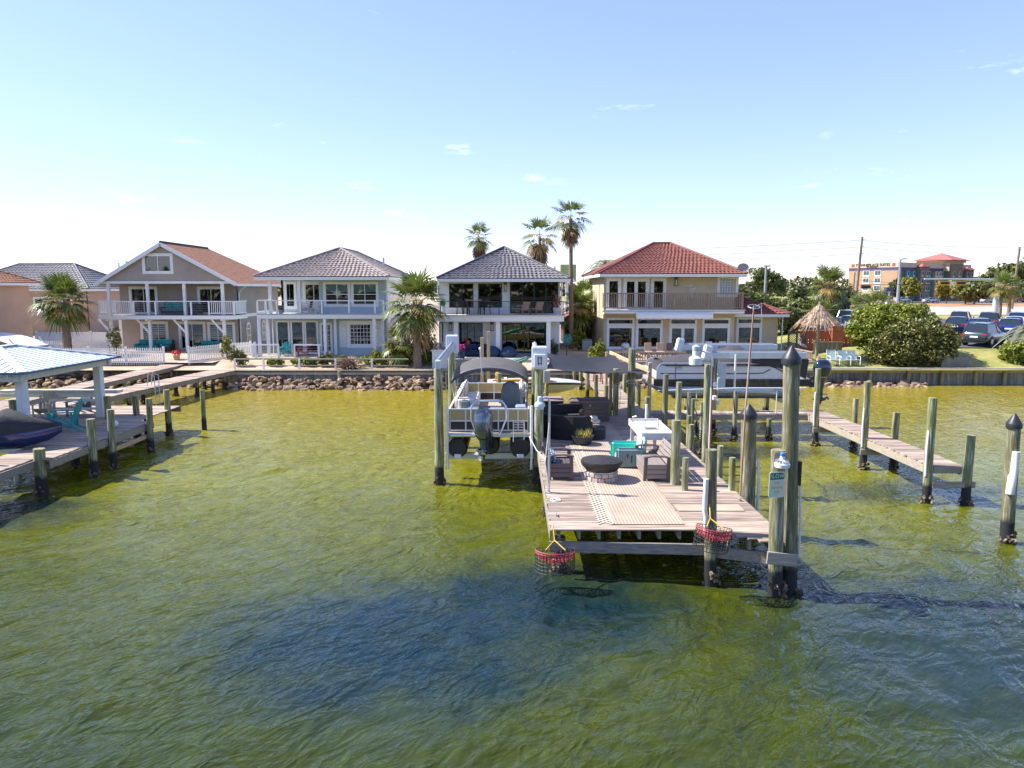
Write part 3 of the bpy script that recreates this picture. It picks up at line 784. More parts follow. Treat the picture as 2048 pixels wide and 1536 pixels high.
    MB().tube([A + V((0, 0, .04)), B + V((0, 0, .04))], .09, 6).build('ridge_cap', M('dark_ridge', (.08, .05, .045), .8), ro)
    for xe in (xl, xr):
        MB().bar(V((xe, f0 - .03, zz - .1)), A + V((0, -.03, -.13)), .06, .26).build('barge_board', m_trim, t)
        MB().box(min(xe, xe), xe + .08, f0, 67.5, zz - .2, zz - .005).build('gutter', m_trim, t)
    MB().tube([(-21.0, 57.4, 6.5), (-21.4, 57.3, 6.2), (-21.62, 57.2, 5.9), (-21.62, 57.2, 1.5)], .045, 8).build('downpipe', m_trim, t)
    MB().box(-21.72, -21.64, 57.2, 67, 3.95, 4.2).build('band', m_trim, t)
    # arched windows on the right side
    for yc in (59.0, 62.6):
        fr = MB(); n = 10
        for s_, rr in ((0, .42), (1, .30)):
            pass
        ring = [(-21.68, yc + .45 * math.cos(math.pi * i / n), 3.05 + .45 * math.sin(math.pi * i / n)) for i in range(n + 1)] + [(-21.68, yc - .45, 1.75), (-21.68, yc + .45, 1.75)]
        fr.prism(ring, (.06, 0, 0)); w = fr.build('arched_window', m_trim, t)
        for za, zb in ((1.85, 2.38), (2.45, 2.95)):
            MB().box(-21.64, -21.61, yc - .32, yc + .32, za, zb).build('pane', GLD, w)
        ring = [(-21.64, yc + .32 * math.cos(math.pi * i / n), 3.03 + .32 * math.sin(math.pi * i / n)) for i in range(n + 1)]
        MB().prism(ring, (.03, 0, 0)).build('pane', GLD, w)
GLD = M('dark_window_glass', (0.012, 0.03, 0.035), 0.04, var=0.2, sc=0.7, spec=0.8)
left_house()

# ================================================================== blue house: hip roof of grey tiles
def blue_house():
    t = thing('blue_house', 'pale blue two storey house with grey tiled hip roof and white porches', 'house', (-13.5, 52, 1.45))
    sd = M('pale_blue_siding', (0.36, 0.47, 0.53), 0.7, var=0.05, sc=1.5, bump=0.25, bsc=9, st=(7, 7, .4))
    tl = M('grey_roof_tile', (0.13, 0.105, 0.10), 0.75, c2=(0.33, 0.28, 0.26), sc=3.5, bump=.3)
    z0, zf, ze = 1.42, 4.46, 6.98
    yb, yw = 50.8, 52.2
    xl, xm, xr = -17.3, -13.95, -9.1
    # upper storey: block on the right, recessed porch on the left
    u1 = (-13.54, -11.76, 5.01, 6.63); u2 = (-11.54, -9.73, 5.01, 6.63)
    wall_x(MB(), xm, xr, zf, ze, yw, holes=(u1, u2)).build('front_wall', sd, t)
    for u in (u1, u2):
        w = window(t, *u, yw, 2, 2, fw=.1, casing=.09, gl=GLC)
        blind(w, u[0] + .08, u[1] - .08, u[2] + .95, u[3] - .08, yw)
    MB().box(xm, xm + .15, yw + .18, 54.2, zf, ze).build('side_wall', sd, t)
    p1 = (-17.0, -16.25, zf + .35, 6.65); p2 = (-15.6, -14.15, zf + .05, 6.65)
    wall_x(MB(), xl, xm, zf, ze, 54.2, holes=(p1, p2)).build('porch_wall', sd, t)
    window(t, *p1, 54.2, 1, 1, fw=.1, casing=.1); window(t, *p2, 54.2, 2, 1, fw=.14, casing=.1, name='french_door')
    # lower storey
    g = [(-17.22, -16.35), (-16.16, -15.29), (-15.14, -14.26)]
    dr = (-14.08, -13.16, z0 + .1, 3.75); bw = (-11.83, -10.23, 2.15, 3.71)
    wall_x(MB(), xl, -12.9, z0, zf, 52.6, holes=[(a, b, z0 + .12, 3.85) for a, b in g] + [dr]).build('porch_wall', sd, t)
    for a, b in g: window(t, a, b, z0 + .12, 3.85, 52.6, 1, 1, fw=.06, casing=.05, name='glass_panel')
    dd = window(t, *dr, 52.6, 1, 1, fw=.16, name='door', muntin=(3, 5))
    MB().cyl((dr[0] + .1, 52.52, 2.5), (dr[0] + .1, 52.57, 2.5), .03).build('handle', m_galv, dd)
    wall_x(MB(), -12.9, xr, z0, zf, yw, holes=(bw,)).build('front_wall', sd, t)
    MB().box(-12.9, -12.75, yw + .18, 52.6, z0, zf).build('side_wall', sd, t)
    window(t, *bw, yw, 1, 1, fw=.08, casing=.2, muntin=(6, 5))
    for a in (bw[0] - .72, bw[1] + .22):
        s_ = MB().box(a, a + .5, yw - .04, yw - .002, bw[2] - .15, bw[3] + .2).build('shutter', m_trim, t)
        for k in range(14):
            z = bw[2] - .05 + k * (bw[3] - bw[2] + .2) / 14
            MB().obox((a + .25, yw - .05, z), (.42, .012, .07), (R(30), 0, 0)).build('slat', m_trim, s_)
    MB().box(xl, xl + .15, 54.2, 64.5, z0, ze).build('side_wall', sd, t)
    MB().box(xl, xl + .15, 52.6 + .18, 54.3, z0, zf).build('side_wall', sd, t)
    MB().box(xr - .15, xr, yw + .18, 64.5, z0, ze).build('side_wall', M('white_stucco', (.66, .64, .60), .85, var=.06, sc=1.5, bump=.2, bsc=50), t)
    MB().box(xl + .15, xr - .15, 64.3, 64.5, z0, ze).build('rear_wall', sd, t)
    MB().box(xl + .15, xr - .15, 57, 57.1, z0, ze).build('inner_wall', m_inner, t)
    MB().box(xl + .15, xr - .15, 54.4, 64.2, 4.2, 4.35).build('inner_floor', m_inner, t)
    # balcony and porch
    sl = MB().box(-18.0, -9.0, yb, yw, 4.12, 4.44).build('balcony_slab', m_trim, t)
    MB().box(-18.0, xm, yw, 54.2, 4.12, 4.44).build('balcony_slab', m_trim, t)
    MB().box(-18.03, -8.97, yb - .03, yb + .02, 4.40, 4.48).build('drip_edge', M('blue_grey_trim', (.30, .36, .42), .5), sl)
    rail_x(t, -17.95, -9.05, yb + .08, 4.45, 5.42, m_trim, [-17.98, -17.41, -16.6, -14.94, -13.42, -11.51, -9.68, -9.08], cables=5)
    rail_y(t, -17.95, yb + .13, 54.1, 4.45, 5.42, m_trim, (52.5,))
    for px in (-17.09, -15.04): MB().box(px - .1, px + .1, yb + .15, yb + .35, 4.46, 6.78).build('porch_post', m_trim, t)
    for px, py_ in ((-17.94, 50.95), (-17.78, 52.3), (-13.27, 50.95), (-9.77, 50.95), (-12.8, 52.05), (-9.36, 52.0)):
        MB().box(px - .1, px + .1, py_ - .1, py_ + .1, z0 - .1, 4.12).build('porch_post', m_trim, t)
    MB().box(-18.3, -12.7, 49.6, 52.6, 1.1, 1.44).build('porch_deck', m_cap, t)
    rail_x(t, -17.87, -16.2, 49.75, 1.44, 2.40, m_trim, [-17.83, -16.24], cables=4, rh=.1)
    rail_x(t, -15.16, -13.26, 49.75, 1.44, 2.40, m_trim, [-15.13, -13.43], cables=4, rh=.1)
    for px in (-17.87, -15.16): pass
    MB().box(-15.87, -15.08, 48.8, 49.55, 1.05, 1.28).build('step', m_trim, t)
    hip_roof(t, -17.95, -8.55, 50.35, 65, ze + .06, -13.0, -13.0, 55.1, 61, 9.2, tl, tl)
    for x_ in (-9.0, -17.35): MB().tube([(x_, 52.1, 6.85), (x_, 52.1, 1.5)], .045, 8).build('downpipe', m_trim, t)
    MB().cyl((-10.6, 60, 8.0), (-10.6, 60, 8.75), .08).build('vent_pipe', m_galv, t)
    MB().cyl((-11.0, 58.5, 8.0), (-11.0, 58.5, 8.6), .06).build('vent_pipe', m_galv, t)
blue_house()

# ================================================================== white house: dark tiled hip roof, black glazing
def white_house():
    t = thing('white_house', 'white two storey house with dark tiled hip roof and tall black framed glazing', 'house', (-0.8, 52, 1.45))
    sd = M('white_lap_siding', (0.70, 0.73, 0.75), 0.55, var=0.03, sc=1.5)
    br = M('white_brick', (0.66, 0.69, 0.71), 0.75, var=0.05, sc=4)
    tl = M('dark_roof_tile', (0.06, 0.056, 0.066), 0.65, c2=(0.19, 0.18, 0.20), sc=3.5, bump=.2)
    bk = M('black_window_frame', (0.012, 0.014, 0.015), 0.4)
    z0, zf, ze = 1.45, 4.39, 6.84
    yw = 52.5; xl, xr = -5.3, 3.49
    h1 = (-4.56, -2.81, 4.86, 6.59); h2 = (-2.45, -0.73, 4.86, 6.59)
    h3 = (-0.15, 3.36, zf + .06, 6.7)
    wall_x(MB(), xl, xr, zf, ze, yw, holes=(h1, h2, h3)).build('front_wall', sd, t)
    window(t, *h1, yw, 2, 1, fw=.06, mat=bk); window(t, *h2, yw, 2, 1, fw=.06, mat=bk)
    window(t, *h3, yw, 4, 1, fw=.07, mw=.07, mat=bk, name='sliding_door')
    # lap boards
    for z in [zf + .12 + .18 * i for i in range(13)]:
        for a, b in ((xl, h1[0]), (h1[1], h2[0]), (h2[1], h3[0]), (h3[1], xr)):
            MB().add([(a + .03, yw - .025, z), (b - .03, yw - .025, z), (b - .03, yw - .002, z + .175), (a + .03, yw - .002, z + .175), (a + .03, yw, z), (b - .03, yw, z)], [(0, 1, 2, 3), (4, 5, 1, 0)]).build('lap_board', sd, t, fix=False)
        if z < h1[2] - .2:
            for a, b in ((h1[0], h1[1]), (h2[0], h2[1])):
                MB().add([(a, yw - .025, z), (b, yw - .025, z), (b, yw - .002, z + .175), (a, yw - .002, z + .175)], [(0, 1, 2, 3)]).build('lap_board', sd, t, fix=False)
    l1 = (-3.87, -2.15, z0 + .05, 3.74); l2 = (-0.73, 2.55, z0 + .05, 3.74); l0 = (-5.33, -5.04, z0 + .05, 3.8)
    wall_x(MB(), xl, 1.0, z0, zf, yw, holes=(l1, l0, (l2[0], 9, l2[2], l2[3]))).build('front_wall', sd, t)
    b = MB(); wall_x(b, 1.0, xr, z0, zf, yw, holes=((0, l2[1], l2[2], l2[3]),)); b.build('front_wall', br, t)
    src = None; r = rng(4)
    for j in range(30):
        for i in range(4):
            x = l2[1] + .10 + i * .215 + (.107 if j % 2 else 0); z = z0 + .04 + j * .082
            if x + .2 > xr: continue
            if src is None: src = MB().box(x, x + .2, yw - .018, yw - .001, z, z + .07).build('brick', br, t); s0 = (x, z)
            else: piece(src, t, (x - s0[0], 0, z - s0[1]))
    window(t, *l1, yw, 3, 1, fw=.06, mat=bk); window(t, *l2, yw, 4, 1, fw=.07, mat=bk, name='sliding_door'); window(t, *l0, yw, 1, 1, fw=.05, mat=bk, name='door')
    shell(t, xl, xr, yw, 64, z0, ze, sd, mid=zf)
    sl = MB().box(-5.5, 3.65, 50.5, yw, 3.93, 4.33).build('balcony_slab', m_trim, t)
    MB().box(-5.6, 3.75, 50.42, yw - .01, 4.33, 4.39).build('balcony_floor', M('pale_deck_tile', (.52, .47, .42), .7, var=.08, sc=3), sl)
    rail_x(t, -5.45, 3.6, 50.52, 4.39, 5.35, bk, [-4.99, -3.16, -0.91, 1.3, 3.58], pw=.06, rh=.05, rd=.06, cables=8, m_cab=bk)
    for px in (-3.96, -0.99, 2.58): MB().box(px - .15, px + .15, 50.7, 51.0, 1.3, 3.93).build('porch_post', m_trim, t)
    for x, y, z in ((-0.47, 52.46, 6.38), (-4.48, 52.48, 3.52), (-1.46, 52.48, 3.52)): wall_lantern(t, x, y, z, 1.3)
    MB().box(-5.5, 4.2, 48.5, 52.5, 1.15, 1.44).build('patio', M('patio_paver', (.36, .33, .30), .8, var=.1, sc=2), t)
    for x_ in (3.58, -5.38): MB().tube([(x_, 52.4, 6.7), (x_, 52.4, 4.5)], .045, 8).build('downpipe', m_trim, t)
    hip_roof(t, -5.25, 4.1, 50.7, 65, ze + .08, -.6, -.6, 55.3, 60.5, 9.28, tl, M('dark_ridge_tile', (.05, .05, .06), .6), tw=.31, row=.38)
white_house()

# ================================================================== yellow house: red tiled hip roof, wooden balcony
def yellow_house():
    t = thing('yellow_house', 'cream stucco two storey house with red tiled hip roof and brown wooden balcony', 'house', (12, 56, 1.6))
    sd = M('cream_stucco', (0.54, 0.45, 0.30), 0.9, var=0.13, sc=0.55, detail=9, bump=0.35, bsc=35)
    tl = M('red_roof_tile', (0.115, 0.034, 0.026), 0.75, c2=(0.27, 0.092, 0.066), sc=3.0, bump=.25)
    wd = M('balcony_wood', (0.22, 0.155, 0.11), 0.8, c2=(0.37, 0.28, 0.21), sc=3, st=(3, 3, 1), bump=.2)
    z0, zf, ze = 1.62, 4.68, 7.22
    yw = 54.2; xl, xr = 6.9, 16.75
    U = [(7.2, 8.03), (8.48, 10.14), (10.55, 11.42)]
    zt, zb = 6.87, zf + .06
    gb = (15.49, 16.84, 5.71, 7.05)
    wall_x(MB(), xl, xr, zf, ze, yw, holes=[(a, b, zb, zt) for a, b in U] + [gb]).build('front_wall', sd, t)
    window(t, *U[0], zb, zt, yw, 1, 1, fw=.09, casing=.14); window(t, *U[2], zb, zt, yw, 1, 1, fw=.09, casing=.14)
    window(t, *U[1], zb, zt, yw, 2, 1, fw=.12, mw=.26, casing=.14, name='french_door')
    MB().box(U[0][0] - .3, U[2][1] + .3, yw - .02, yw - .001, zt + .16, zt + .3).build('head_trim', m_trim, t)
    window(t, *gb, yw, 6, 6, fw=.08, mw=.035, casing=.12, gl=M('glass_block', (.34, .40, .43), .15, var=.25, sc=3), name='glass_block_window')
    W = [(7.23, 9.16), (9.42, 11.3), (14.43, 16.39)]
    D = (11.94, 13.87)
    zm0, zm1, zt0, zt1 = 1.73, 3.39, 3.54, 3.96
    zm0 = 1.75
    holes = [(a, b, zm0, zm1) for a, b in W] + [(a, b, zt0, zt1) for a, b in W + [D]] + [(D[0], D[1], z0 + .03, zm1)]
    wall_x(MB(), xl, xr, z0 - .3, zf, yw, holes=holes).build('front_wall', sd, t)
    for a, b in W + [D]: window(t, a, b, zt0, zt1, yw, 1, 1, fw=.07, casing=.07, name='transom')
    for a, b in W: window(t, a, b, zm0, zm1, yw, 1, 1, fw=.12, casing=.07)
    window(t, D[0], D[1], z0 + .03, zm1, yw, 2, 1, fw=.14, mw=.24, casing=.07, name='french_door')
    for s_ in (-1, 1): MB().cyl(((D[0] + D[1]) / 2 + s_ * .07, yw - .06, 2.6), ((D[0] + D[1]) / 2 + s_ * .07, yw + .02, 2.6), .03).build('door_handle', m_galv, t)
    shell(t, xl, xr, yw, 65, z0 - .3, ze, sd, mid=zf)
    # balcony
    sl = MB().box(6.8, 17.05, 53.0, yw, 4.36, 4.62).build('balcony_slab', sd, t)
    MB().box(6.7, 17.15, 52.9, yw - .01, 4.62, 4.68).build('balcony_floor', m_trim, sl)
    MB().box(6.75, 17.1, 52.94, 53.0, 4.42, 4.56).build('balcony_fascia', m_trim, sl)
    rail_x(t, 6.75, 17.1, 53.0, 4.68, 5.92, wd, [6.82, 11.9, 14.41, 16.91], pw=.13, bal=.13, bw=.045, rh=.08, rd=.16)
    rail_y(t, 17.05, 53.1, yw, 4.68, 5.92, wd, (), bal=.13, bw=.045)
    rail_y(t, 6.8, 53.1, yw, 4.68, 5.92, wd, (), bal=.13, bw=.045)
    aw = MB().tube([(9.1, 52.8, 4.32), (14.72, 52.8, 4.32)], .13, 12).build('rolled_awning', m_white, t, smooth=40)
    v = MB(); ax0, ax1 = 9.1, 14.72; n = 44; vs = []; fs = []
    for i in range(n + 1):
        x = ax0 + (ax1 - ax0) * i / n
        vs += [(x, 52.66, 4.3), (x, 52.64, 4.02 + .04 * abs(math.sin(i * math.pi / 4)))]
        if i: fs.append((2 * i - 2, 2 * i, 2 * i + 1, 2 * i - 1))
    v.add(vs, fs); v.build('valance', m_white, aw, fix=False)
    wall_lantern(t, 12.26, yw - .02, 6.79, 1.3)
    pa = MB(); cx = 13.46
    for s_, hgt in ((-.12, 1.1), (.12, .85)):
        pa.tube([(cx, yw - .04, 5.3), (cx + s_ * .5, yw - .04, 5.3 + hgt * .6), (cx + s_, yw - .04, 5.3 + hgt)], .02, 6)
        for k in range(7):
            a = math.pi * k / 6
            pa.tube([(cx + s_, yw - .04, 5.3 + hgt), (cx + s_ + .2 * math.cos(a), yw - .05, 5.36 + hgt + .1 * math.sin(a)), (cx + s_ + .36 * math.cos(a), yw - .04, 5.22 + hgt + .1 * math.sin(a))], .018, 5)
    pa.build('metal_palm_ornament', m_white, t)
    hip_roof(t, 6.4, 17.2, 52.95, 66.2, ze + .08, 11.55, 12.95, 59.5, 59.5, 9.85, tl, M('red_ridge_tile', (.17, .045, .035), .6), tw=.30, row=.36)
    # annex on the right
    a0, a1, ay = 16.75, 20.35, 55.0
    wx = (17.25, 19.08); wz = 1.85
    wall_x(MB(), a0, a1, z0 - .3, 4.2, ay, holes=[(wx[0], wx[1], 1.85, zm1), (wx[0], wx[1], zt0, zt1)]).build('annex_wall', sd, t)
    window(t, wx[0], wx[1], 1.85, zm1, ay, 1, 1, fw=.12, casing=.07); window(t, wx[0], wx[1], zt0, zt1, ay, 1, 1, fw=.07, casing=.07, name='transom')
    MB().box(a1 - .18, a1, ay + .01, 60, z0 - .3, 4.2).build('annex_wall', sd, t)
    MB().box(a0, a1 - .18, 59.8, 60, z0 - .3, 4.2).build('annex_wall', sd, t)
    MB().box(a0, a1, 57.5, 57.6, z0, 4.2).build('inner_wall', m_inner, t)
    hip_roof(t, 16.1, 20.95, 54.3, 60.7, 4.32, 17.4, 17.4, 57.3, 58.0, 5.75, tl, M('red_ridge_tile', (.17, .045, .035), .6), tw=.30, row=.36)
    d = MB().cyl((17.04, 53.4, 7.55), (17.08, 53.5, 7.2), .03)
    d.build('dish_mount', m_galv, t)
    ds = MB(); c = V((16.94, 53.2, 7.75)); rings = []
    for rr, dep in ((.03, .12), (.2, .09), (.36, .0), (.38, -.005), (.2, .11), (.02, .14)):
        rings.append([c + V((rr * math.cos(a) * 1.05, dep - .25 * rr * math.cos(a), rr * math.sin(a) * .85)) for a in [2 * math.pi * k / 16 for k in range(16)]])
    ds.loft(rings); ds.build('satellite_dish', M('grey_dish', (.30, .31, .32), .5), t, smooth=50)
    MB().box(20.95 - .5, 20.95 - .44, 54.4, 54.46, 1.6, 4.2).build('downpipe', m_trim, t)
yellow_house()

# ================================================================== houses further back on the left
def back_house(name, label, x0, x1, y0, y1, z0, ze, ridge, zr, wall, tile, tiles=True, wins=()):
    t = thing(name, label, 'house', ((x0 + x1) / 2, y0, z0))
    hs = [w for w in wins]
    wall_x(MB(), x0, x1, z0, ze, y0, holes=hs).build('front_wall', wall, t)
    for w in hs: window(t, *w, y0, 1, 2, fw=.09, casing=.08)
    shell(t, x0, x1, y0, y1, z0, ze, wall)
    hip_roof(t, x0 - .6, x1 + .6, y0 - .6, y1 + .6, ze + .1, *ridge, zr, tile, tile, tiles=tiles, tw=.4, row=.45)
    return t
peach = M('peach_stucco', (0.48, 0.34, 0.245), 0.9, var=0.12, sc=0.5, detail=9, bump=0.25, bsc=50)
back_house('peach_house', 'peach stucco house with brown hip roof cut off by the left edge', -56, -41.0, 46.5, 61.4, 1.3, 6.6, (-48.5, -48.5, 53.6, 54.4), 10.2, peach, M('brown_shingle', (.2, .1, .06)), wins=())
t = back_house('distant_house', 'distant peach house with dark grey tiled roof and skylight', -57.5, -43.6, 74, 84, 1.5, 6.1, (-53.5, -47.6, 79, 79), 8.85, peach, M('charcoal_tile', (.075, .075, .085), .7, c2=(.19, .19, .20), sc=3), wins=[(-46.1, -45.2, 3.9, 5.3), (-49.0, -48.0, 3.9, 5.3)])
MB().obox((-49.8, 75.3, 7.02), (1.0, .8, .08), (R(28), 0, 0)).build('skylight', m_alu, t)
# ------------------------------------------------------------------ docks
def planks(par, x0, x1, y0, y1, z, across='x', w=0.143, gap=0.012, th=0.038, seed=1, jag=0.02, mat=None):
    """Deck boards, each an object sharing one mesh; across='x': boards lie along X and step along Y."""
    r = rng(seed); o3 = V(ORG[par.name]); L_ = (x1 - x0) if across == 'x' else (y1 - y0)
    span = (y1 - y0) if across == 'x' else (x1 - x0)
    b = MB()
    if across == 'x': b.box(-L_ / 2, L_ / 2, -w / 2 + gap / 2, w / 2 - gap / 2, -th, 0)
    else: b.box(-w / 2 + gap / 2, w / 2 - gap / 2, -L_ / 2, L_ / 2, -th, 0)
    src = b.build('plank', mat or (m_deck if across == 'x' else m_decky), None, bev=0.006)
    n = max(1, int(round(span / w))); st = span / n
    for i in range(n):
        j = r.uniform(-jag, jag); dz = r.uniform(-.004, .004); rt = r.uniform(-.0025, .0025)
        if across == 'x': p = V(((x0 + x1) / 2 + j, y0 + st * (i + .5), z + dz))
        else: p = V((x0 + st * (i + .5), (y0 + y1) / 2 + j, z + dz))
        if i == 0: src.parent = par; src.location = p - o3
        else: piece(src, par, p - o3, (0, 0, rt))
def timber(par, p, q, w, h, name='beam', mat=None):
    return MB().bar(p, q, w, h).build(name, mat or m_beam, par, bev=0.006)
def oysters(par, x, y, r, seed=0, z=0.02, h=0.22, n=26):
    """Clump of oyster shells ringing a pile at the waterline."""
    q = rng(seed); mb = MB()
    for i in range(n):
        a = q.uniform(0, 6.283); zz = z + q.uniform(-.1, h); rr = r + q.uniform(-.01, .07) * (1 - .5 * zz / h)
        s = q.uniform(.04, .085)
        mb.obox((x + rr * math.cos(a), y + rr * math.sin(a), zz), (s, s * q.uniform(.4, .8), s * q.uniform(.8, 1.6)), (q.uniform(-1, 1), q.uniform(-1, 1), q.uniform(0, 6)))
    mb.build('oyster_cluster', m_oyst, par, kind='stuff', fix=False)
def pile_mesh(x, y, z1, r, lean=(0, 0), z0=-1.2, n=14, seed=0):
    q = rng(seed + int(x * 77) + int(y * 31)); mb = MB(); pts = []; rs = []
    for i in range(7):
        f = i / 6; pts.append((x + lean[0] * f + q.uniform(-.006, .006), y + lean[1] * f + q.uniform(-.006, .006), z0 + (z1 - z0) * f)); rs.append(r * (1.06 - .12 * f + q.uniform(-.015, .015)))
    mb.tube(pts, rs, n)
    return mb, pts[-1], rs[-1]
def pile_cap(par, p, r):
    c = MB(); c.lathe([(r + .03, -.10), (r + .035, .0), (r + .03, .02), (r * .55, .17), (0.012, .27)], p, 16)
    c.build('pile_cap', M('black_plastic_cap', (.022, .024, .028), .45), par, smooth=30)
def pile(par, x, y, z1, r=0.12, lean=(0, 0), cap=False, oy=True, z0=-1.2, mat=None):
    mb, top, rt = pile_mesh(x, y, z1, r, lean, z0)
    o = mb.build('piling', mat or m_pile, par, smooth=50)
    if cap: pile_cap(o, top, rt)
    if oy: oysters(o, x, y, r, int(x * 13 + y * 7))
    return o
def lone_pile(label, x, y, z1, r=0.12, lean=(0, 0), cap=False, oy=True, group=None, name='mooring_pile'):
    t = thing(name, label, 'piling', (x, y, 0), group=group)
    pile(t, x, y, z1, r, lean, cap, oy); return t
DZ = 1.1

# ---- main dock
dock = thing('boat_dock', 'wide weathered plank dock with lounge furniture running back to the shore', 'dock', (3.3, 20, 0))
planks(dock, 0.85, 5.68, 14.8, 28.7, DZ, seed=3)
for i in range(6):                          # boards of the raked front corner
    y = 14.73 - i * .143; xa = 4.3 + i * .19
    MB().box(xa, 5.5 + .03 * (i % 2), y - .068, y + .068, DZ - .038, DZ).build('plank', m_deck, dock, bev=.006)
planks(dock, 4.35, 5.62, 28.75, 46.0, DZ - .01, seed=5)
timber(dock, (0.80, 14.86, .70), (4.36, 14.66, .70), .06, .24)
timber(dock, (4.2, 14.68, .66), (5.72, 14.02, .70), .07, .24)
for i in range(11):
    x = 1.02 + i * .435
    timber(dock, (x, 14.94 if x < 4.4 else 14.3, .94), (x, 28.6, .94), .06, .22, 'joist')
timber(dock, (.83, 14.86, .95), (.83, 28.7, .95), .045, .22, 'rim_joist'); timber(dock, (5.71, 14.2, .95), (5.71, 28.7, .95), .045, .22, 'rim_joist')
for y in (18.4, 22.6, 26.8): timber(dock, (.9, y, .72), (5.7, y, .72), .09, .24)
for x in (4.4, 5.58): timber(dock, (x, 28.8, .96), (x, 45.9, .96), .06, .2, 'joist')
for x, y, z1, r in ((1.06, 15.2, .8, .13), (3.0, 19, .8, .12), (1.0, 19.2, .9, .13), (2.9, 24, .8, .12), (1.0, 24.2, .8, .12)): pile(dock, x, y, z1, r)
p_front = pile(dock, 4.25, 14.60, 2.89, .125, (-.10, 0))
pile(dock, 5.42, 14.0, 3.02, .145, (-.12, 0))
pile(dock, 4.32, 18.4, 2.81, .125, (-.04, 0)); pile(dock, 4.42, 17.83, 1.95, .085, oy=False); pile(dock, 5.61, 17.83, 1.95, .085, oy=False)
pile(dock, 5.88, 19.8, 1.82, .09); pile(dock, 5.85, 23.0, 1.82, .10); pile(dock, 5.88, 25.0, 2.96, .11); pile(dock, 5.84, 27.0, 3.0, .11)
pile(dock, 5.05, 26.5, 2.2, .12); pile(dock, 4.76, 28.3, 3.85, .15); pile(dock, 4.22, 28.85, 3.0, .12)
pile(dock, 6.0, 23.9, 1.95, .09); pile(dock, 5.95, 21.5, 3.95, .105, (-.05, 0))
for y in (32, 36, 40, 44):
    pile(dock, 4.25, y, 1.9, .11, oy=False); pile(dock, 5.75, y + .3, 1.9, .11, oy=False)
MB().box(5.42, 5.56, 28.3, 28.44, 1.1, 3.3).build('square_post', m_tan, dock, bev=.01)
MB().box(3.98, 4.10, 29.0, 29.12, .6, 2.9).build('square_post', m_tan, dock, bev=.01)
MB().bar((4.6, 33.5, 3.25), (5.5, 28.2, 2.95), .08, .16).build('sail_beam', m_tan, dock, bev=.01)
MB().box(4.35, 4.47, 33.2, 33.32, .6, 3.3).build('square_post', m_tan, dock, bev=.01)
timber(dock, (5.14, 13.87, .83), (5.74, 13.84, .78), .05, .26, 'end_block', m_cap)
# white rub strips nailed to piles
m_pvc = M('white_pvc', (.70, .69, .68), .5, var=.08, sc=5)
MB().tube([(4.06, 14.48, 1.12), (4.05, 14.47, 1.5), (4.02, 14.48, 1.62), (4.03, 14.48, 2.3)], .055, 8).build('rub_strip', m_pvc, p_front, smooth=50)

tall = lone_pile('thick tall pile with black conical cap beside the SLOW sign', 5.8, 14.22, 4.82, .165, (-.24, 0.0), cap=True)
MB().box(5.785, 5.85, 14.12, 14.24, 2.25, 2.75).build('rub_board', m_black, tall)
MB().tube([(5.885, 14.12, .75), (5.875, 14.11, 1.5), (5.83, 14.12, 2.25)], .022, 6).build('rub_strip', m_pvc, tall, smooth=50)
cp = lone_pile('stout green pile with black cap at the right edge of the main dock', 5.98, 17.53, 3.12, .19, (-.1, 0), cap=True)
MB().tube([(6.14, 17.42, .6), (6.16, 17.4, 1.4), (6.12, 17.42, 2.0)], .035, 6).build('rub_strip', m_pvc, cp, smooth=50)

# ---- catwalk and finger pier on the right
fp = thing('finger_pier', 'narrow plank finger pier with tall piles right of the white pontoon boat', 'dock', (12.7, 25, 0))
planks(fp, 5.75, 12.2, 29.25, 30.0, DZ, across='y', seed=9)
timber(fp, (5.75, 29.2, .95), (12.2, 29.2, .95), .05, .22); timber(fp, (5.75, 30.0, .95), (12.2, 30.0, .95), .05, .22)
planks(fp, 12.2, 13.15, 20.4, 30.0, DZ, across='x', seed=10)
timber(fp, (12.24, 20.45, .93), (12.24, 29.9, .93), .05, .26, mat=m_cap); timber(fp, (13.11, 20.45, .93), (13.11, 29.9, .93), .05, .24)
for i in range(3): timber(fp, (12.4 + .25 * i, 20.5, .95), (12.4 + .25 * i, 29.9, .95), .05, .2, 'joist')
timber(fp, (12.25, 20.36, .98), (13.1, 20.36, .98), .05, .2, 'fascia_board')
timber(fp, (12.2, 20.26, .56), (13.45, 20.26, .56), .05, .18, 'cross_brace'); timber(fp, (12.0, 24.2, .62), (13.3, 24.2, .62), .05, .18, 'cross_brace'); timber(fp, (12.0, 28.1, .62), (13.2, 28.1, .62), .05, .18, 'cross_brace')
for x, y, z1, r in ((12.17, 28.2, 3.08, .115), (12.2, 24.3, 3.05, .12), (12.15, 20.38, 3.1, .125)):
    p = pile(fp, x, y, z1, r, (-.05, 0)); MB().tube([(x - .13, y - .06, .8), (x - .15, y - .07, 1.5), (x - .13, y - .06, 2.15)], .035, 7).build('rub_strip', m_pvc, p, smooth=50)
for x, y, z1, r in ((13.25, 27.3, 2.02, .11), (13.22, 24.3, 2.0, .115), (13.24, 20.3, 2.02, .125), (7.3, 29.15, 2.0, .1), (9.2, 29.15, 2.05, .1), (10.6, 29.1, .9, .1)): pile(fp, x, y, z1, r)
m1 = lone_pile('lone mooring pile with black cap and white sleeve at the far right', 12.3, 17.13, 2.95, .15, (-.1, 0), cap=True)
MB().tube([(12.14, 16.98, 1.25), (12.16, 16.97, 1.7), (12.18, 16.97, 1.72), (12.2, 16.98, 2.3)], [.10, .10, .085, .085], 10).build('sleeve', m_pvc, m1, smooth=50)
lone_pile('slim green pile between the catwalk and the white pontoon boat bow', 6.9, 27.0, 2.05, .07)
lone_pile('slim green pile wound with a black hose near the fish table', 7.15, 26.6, 2.0, .075)
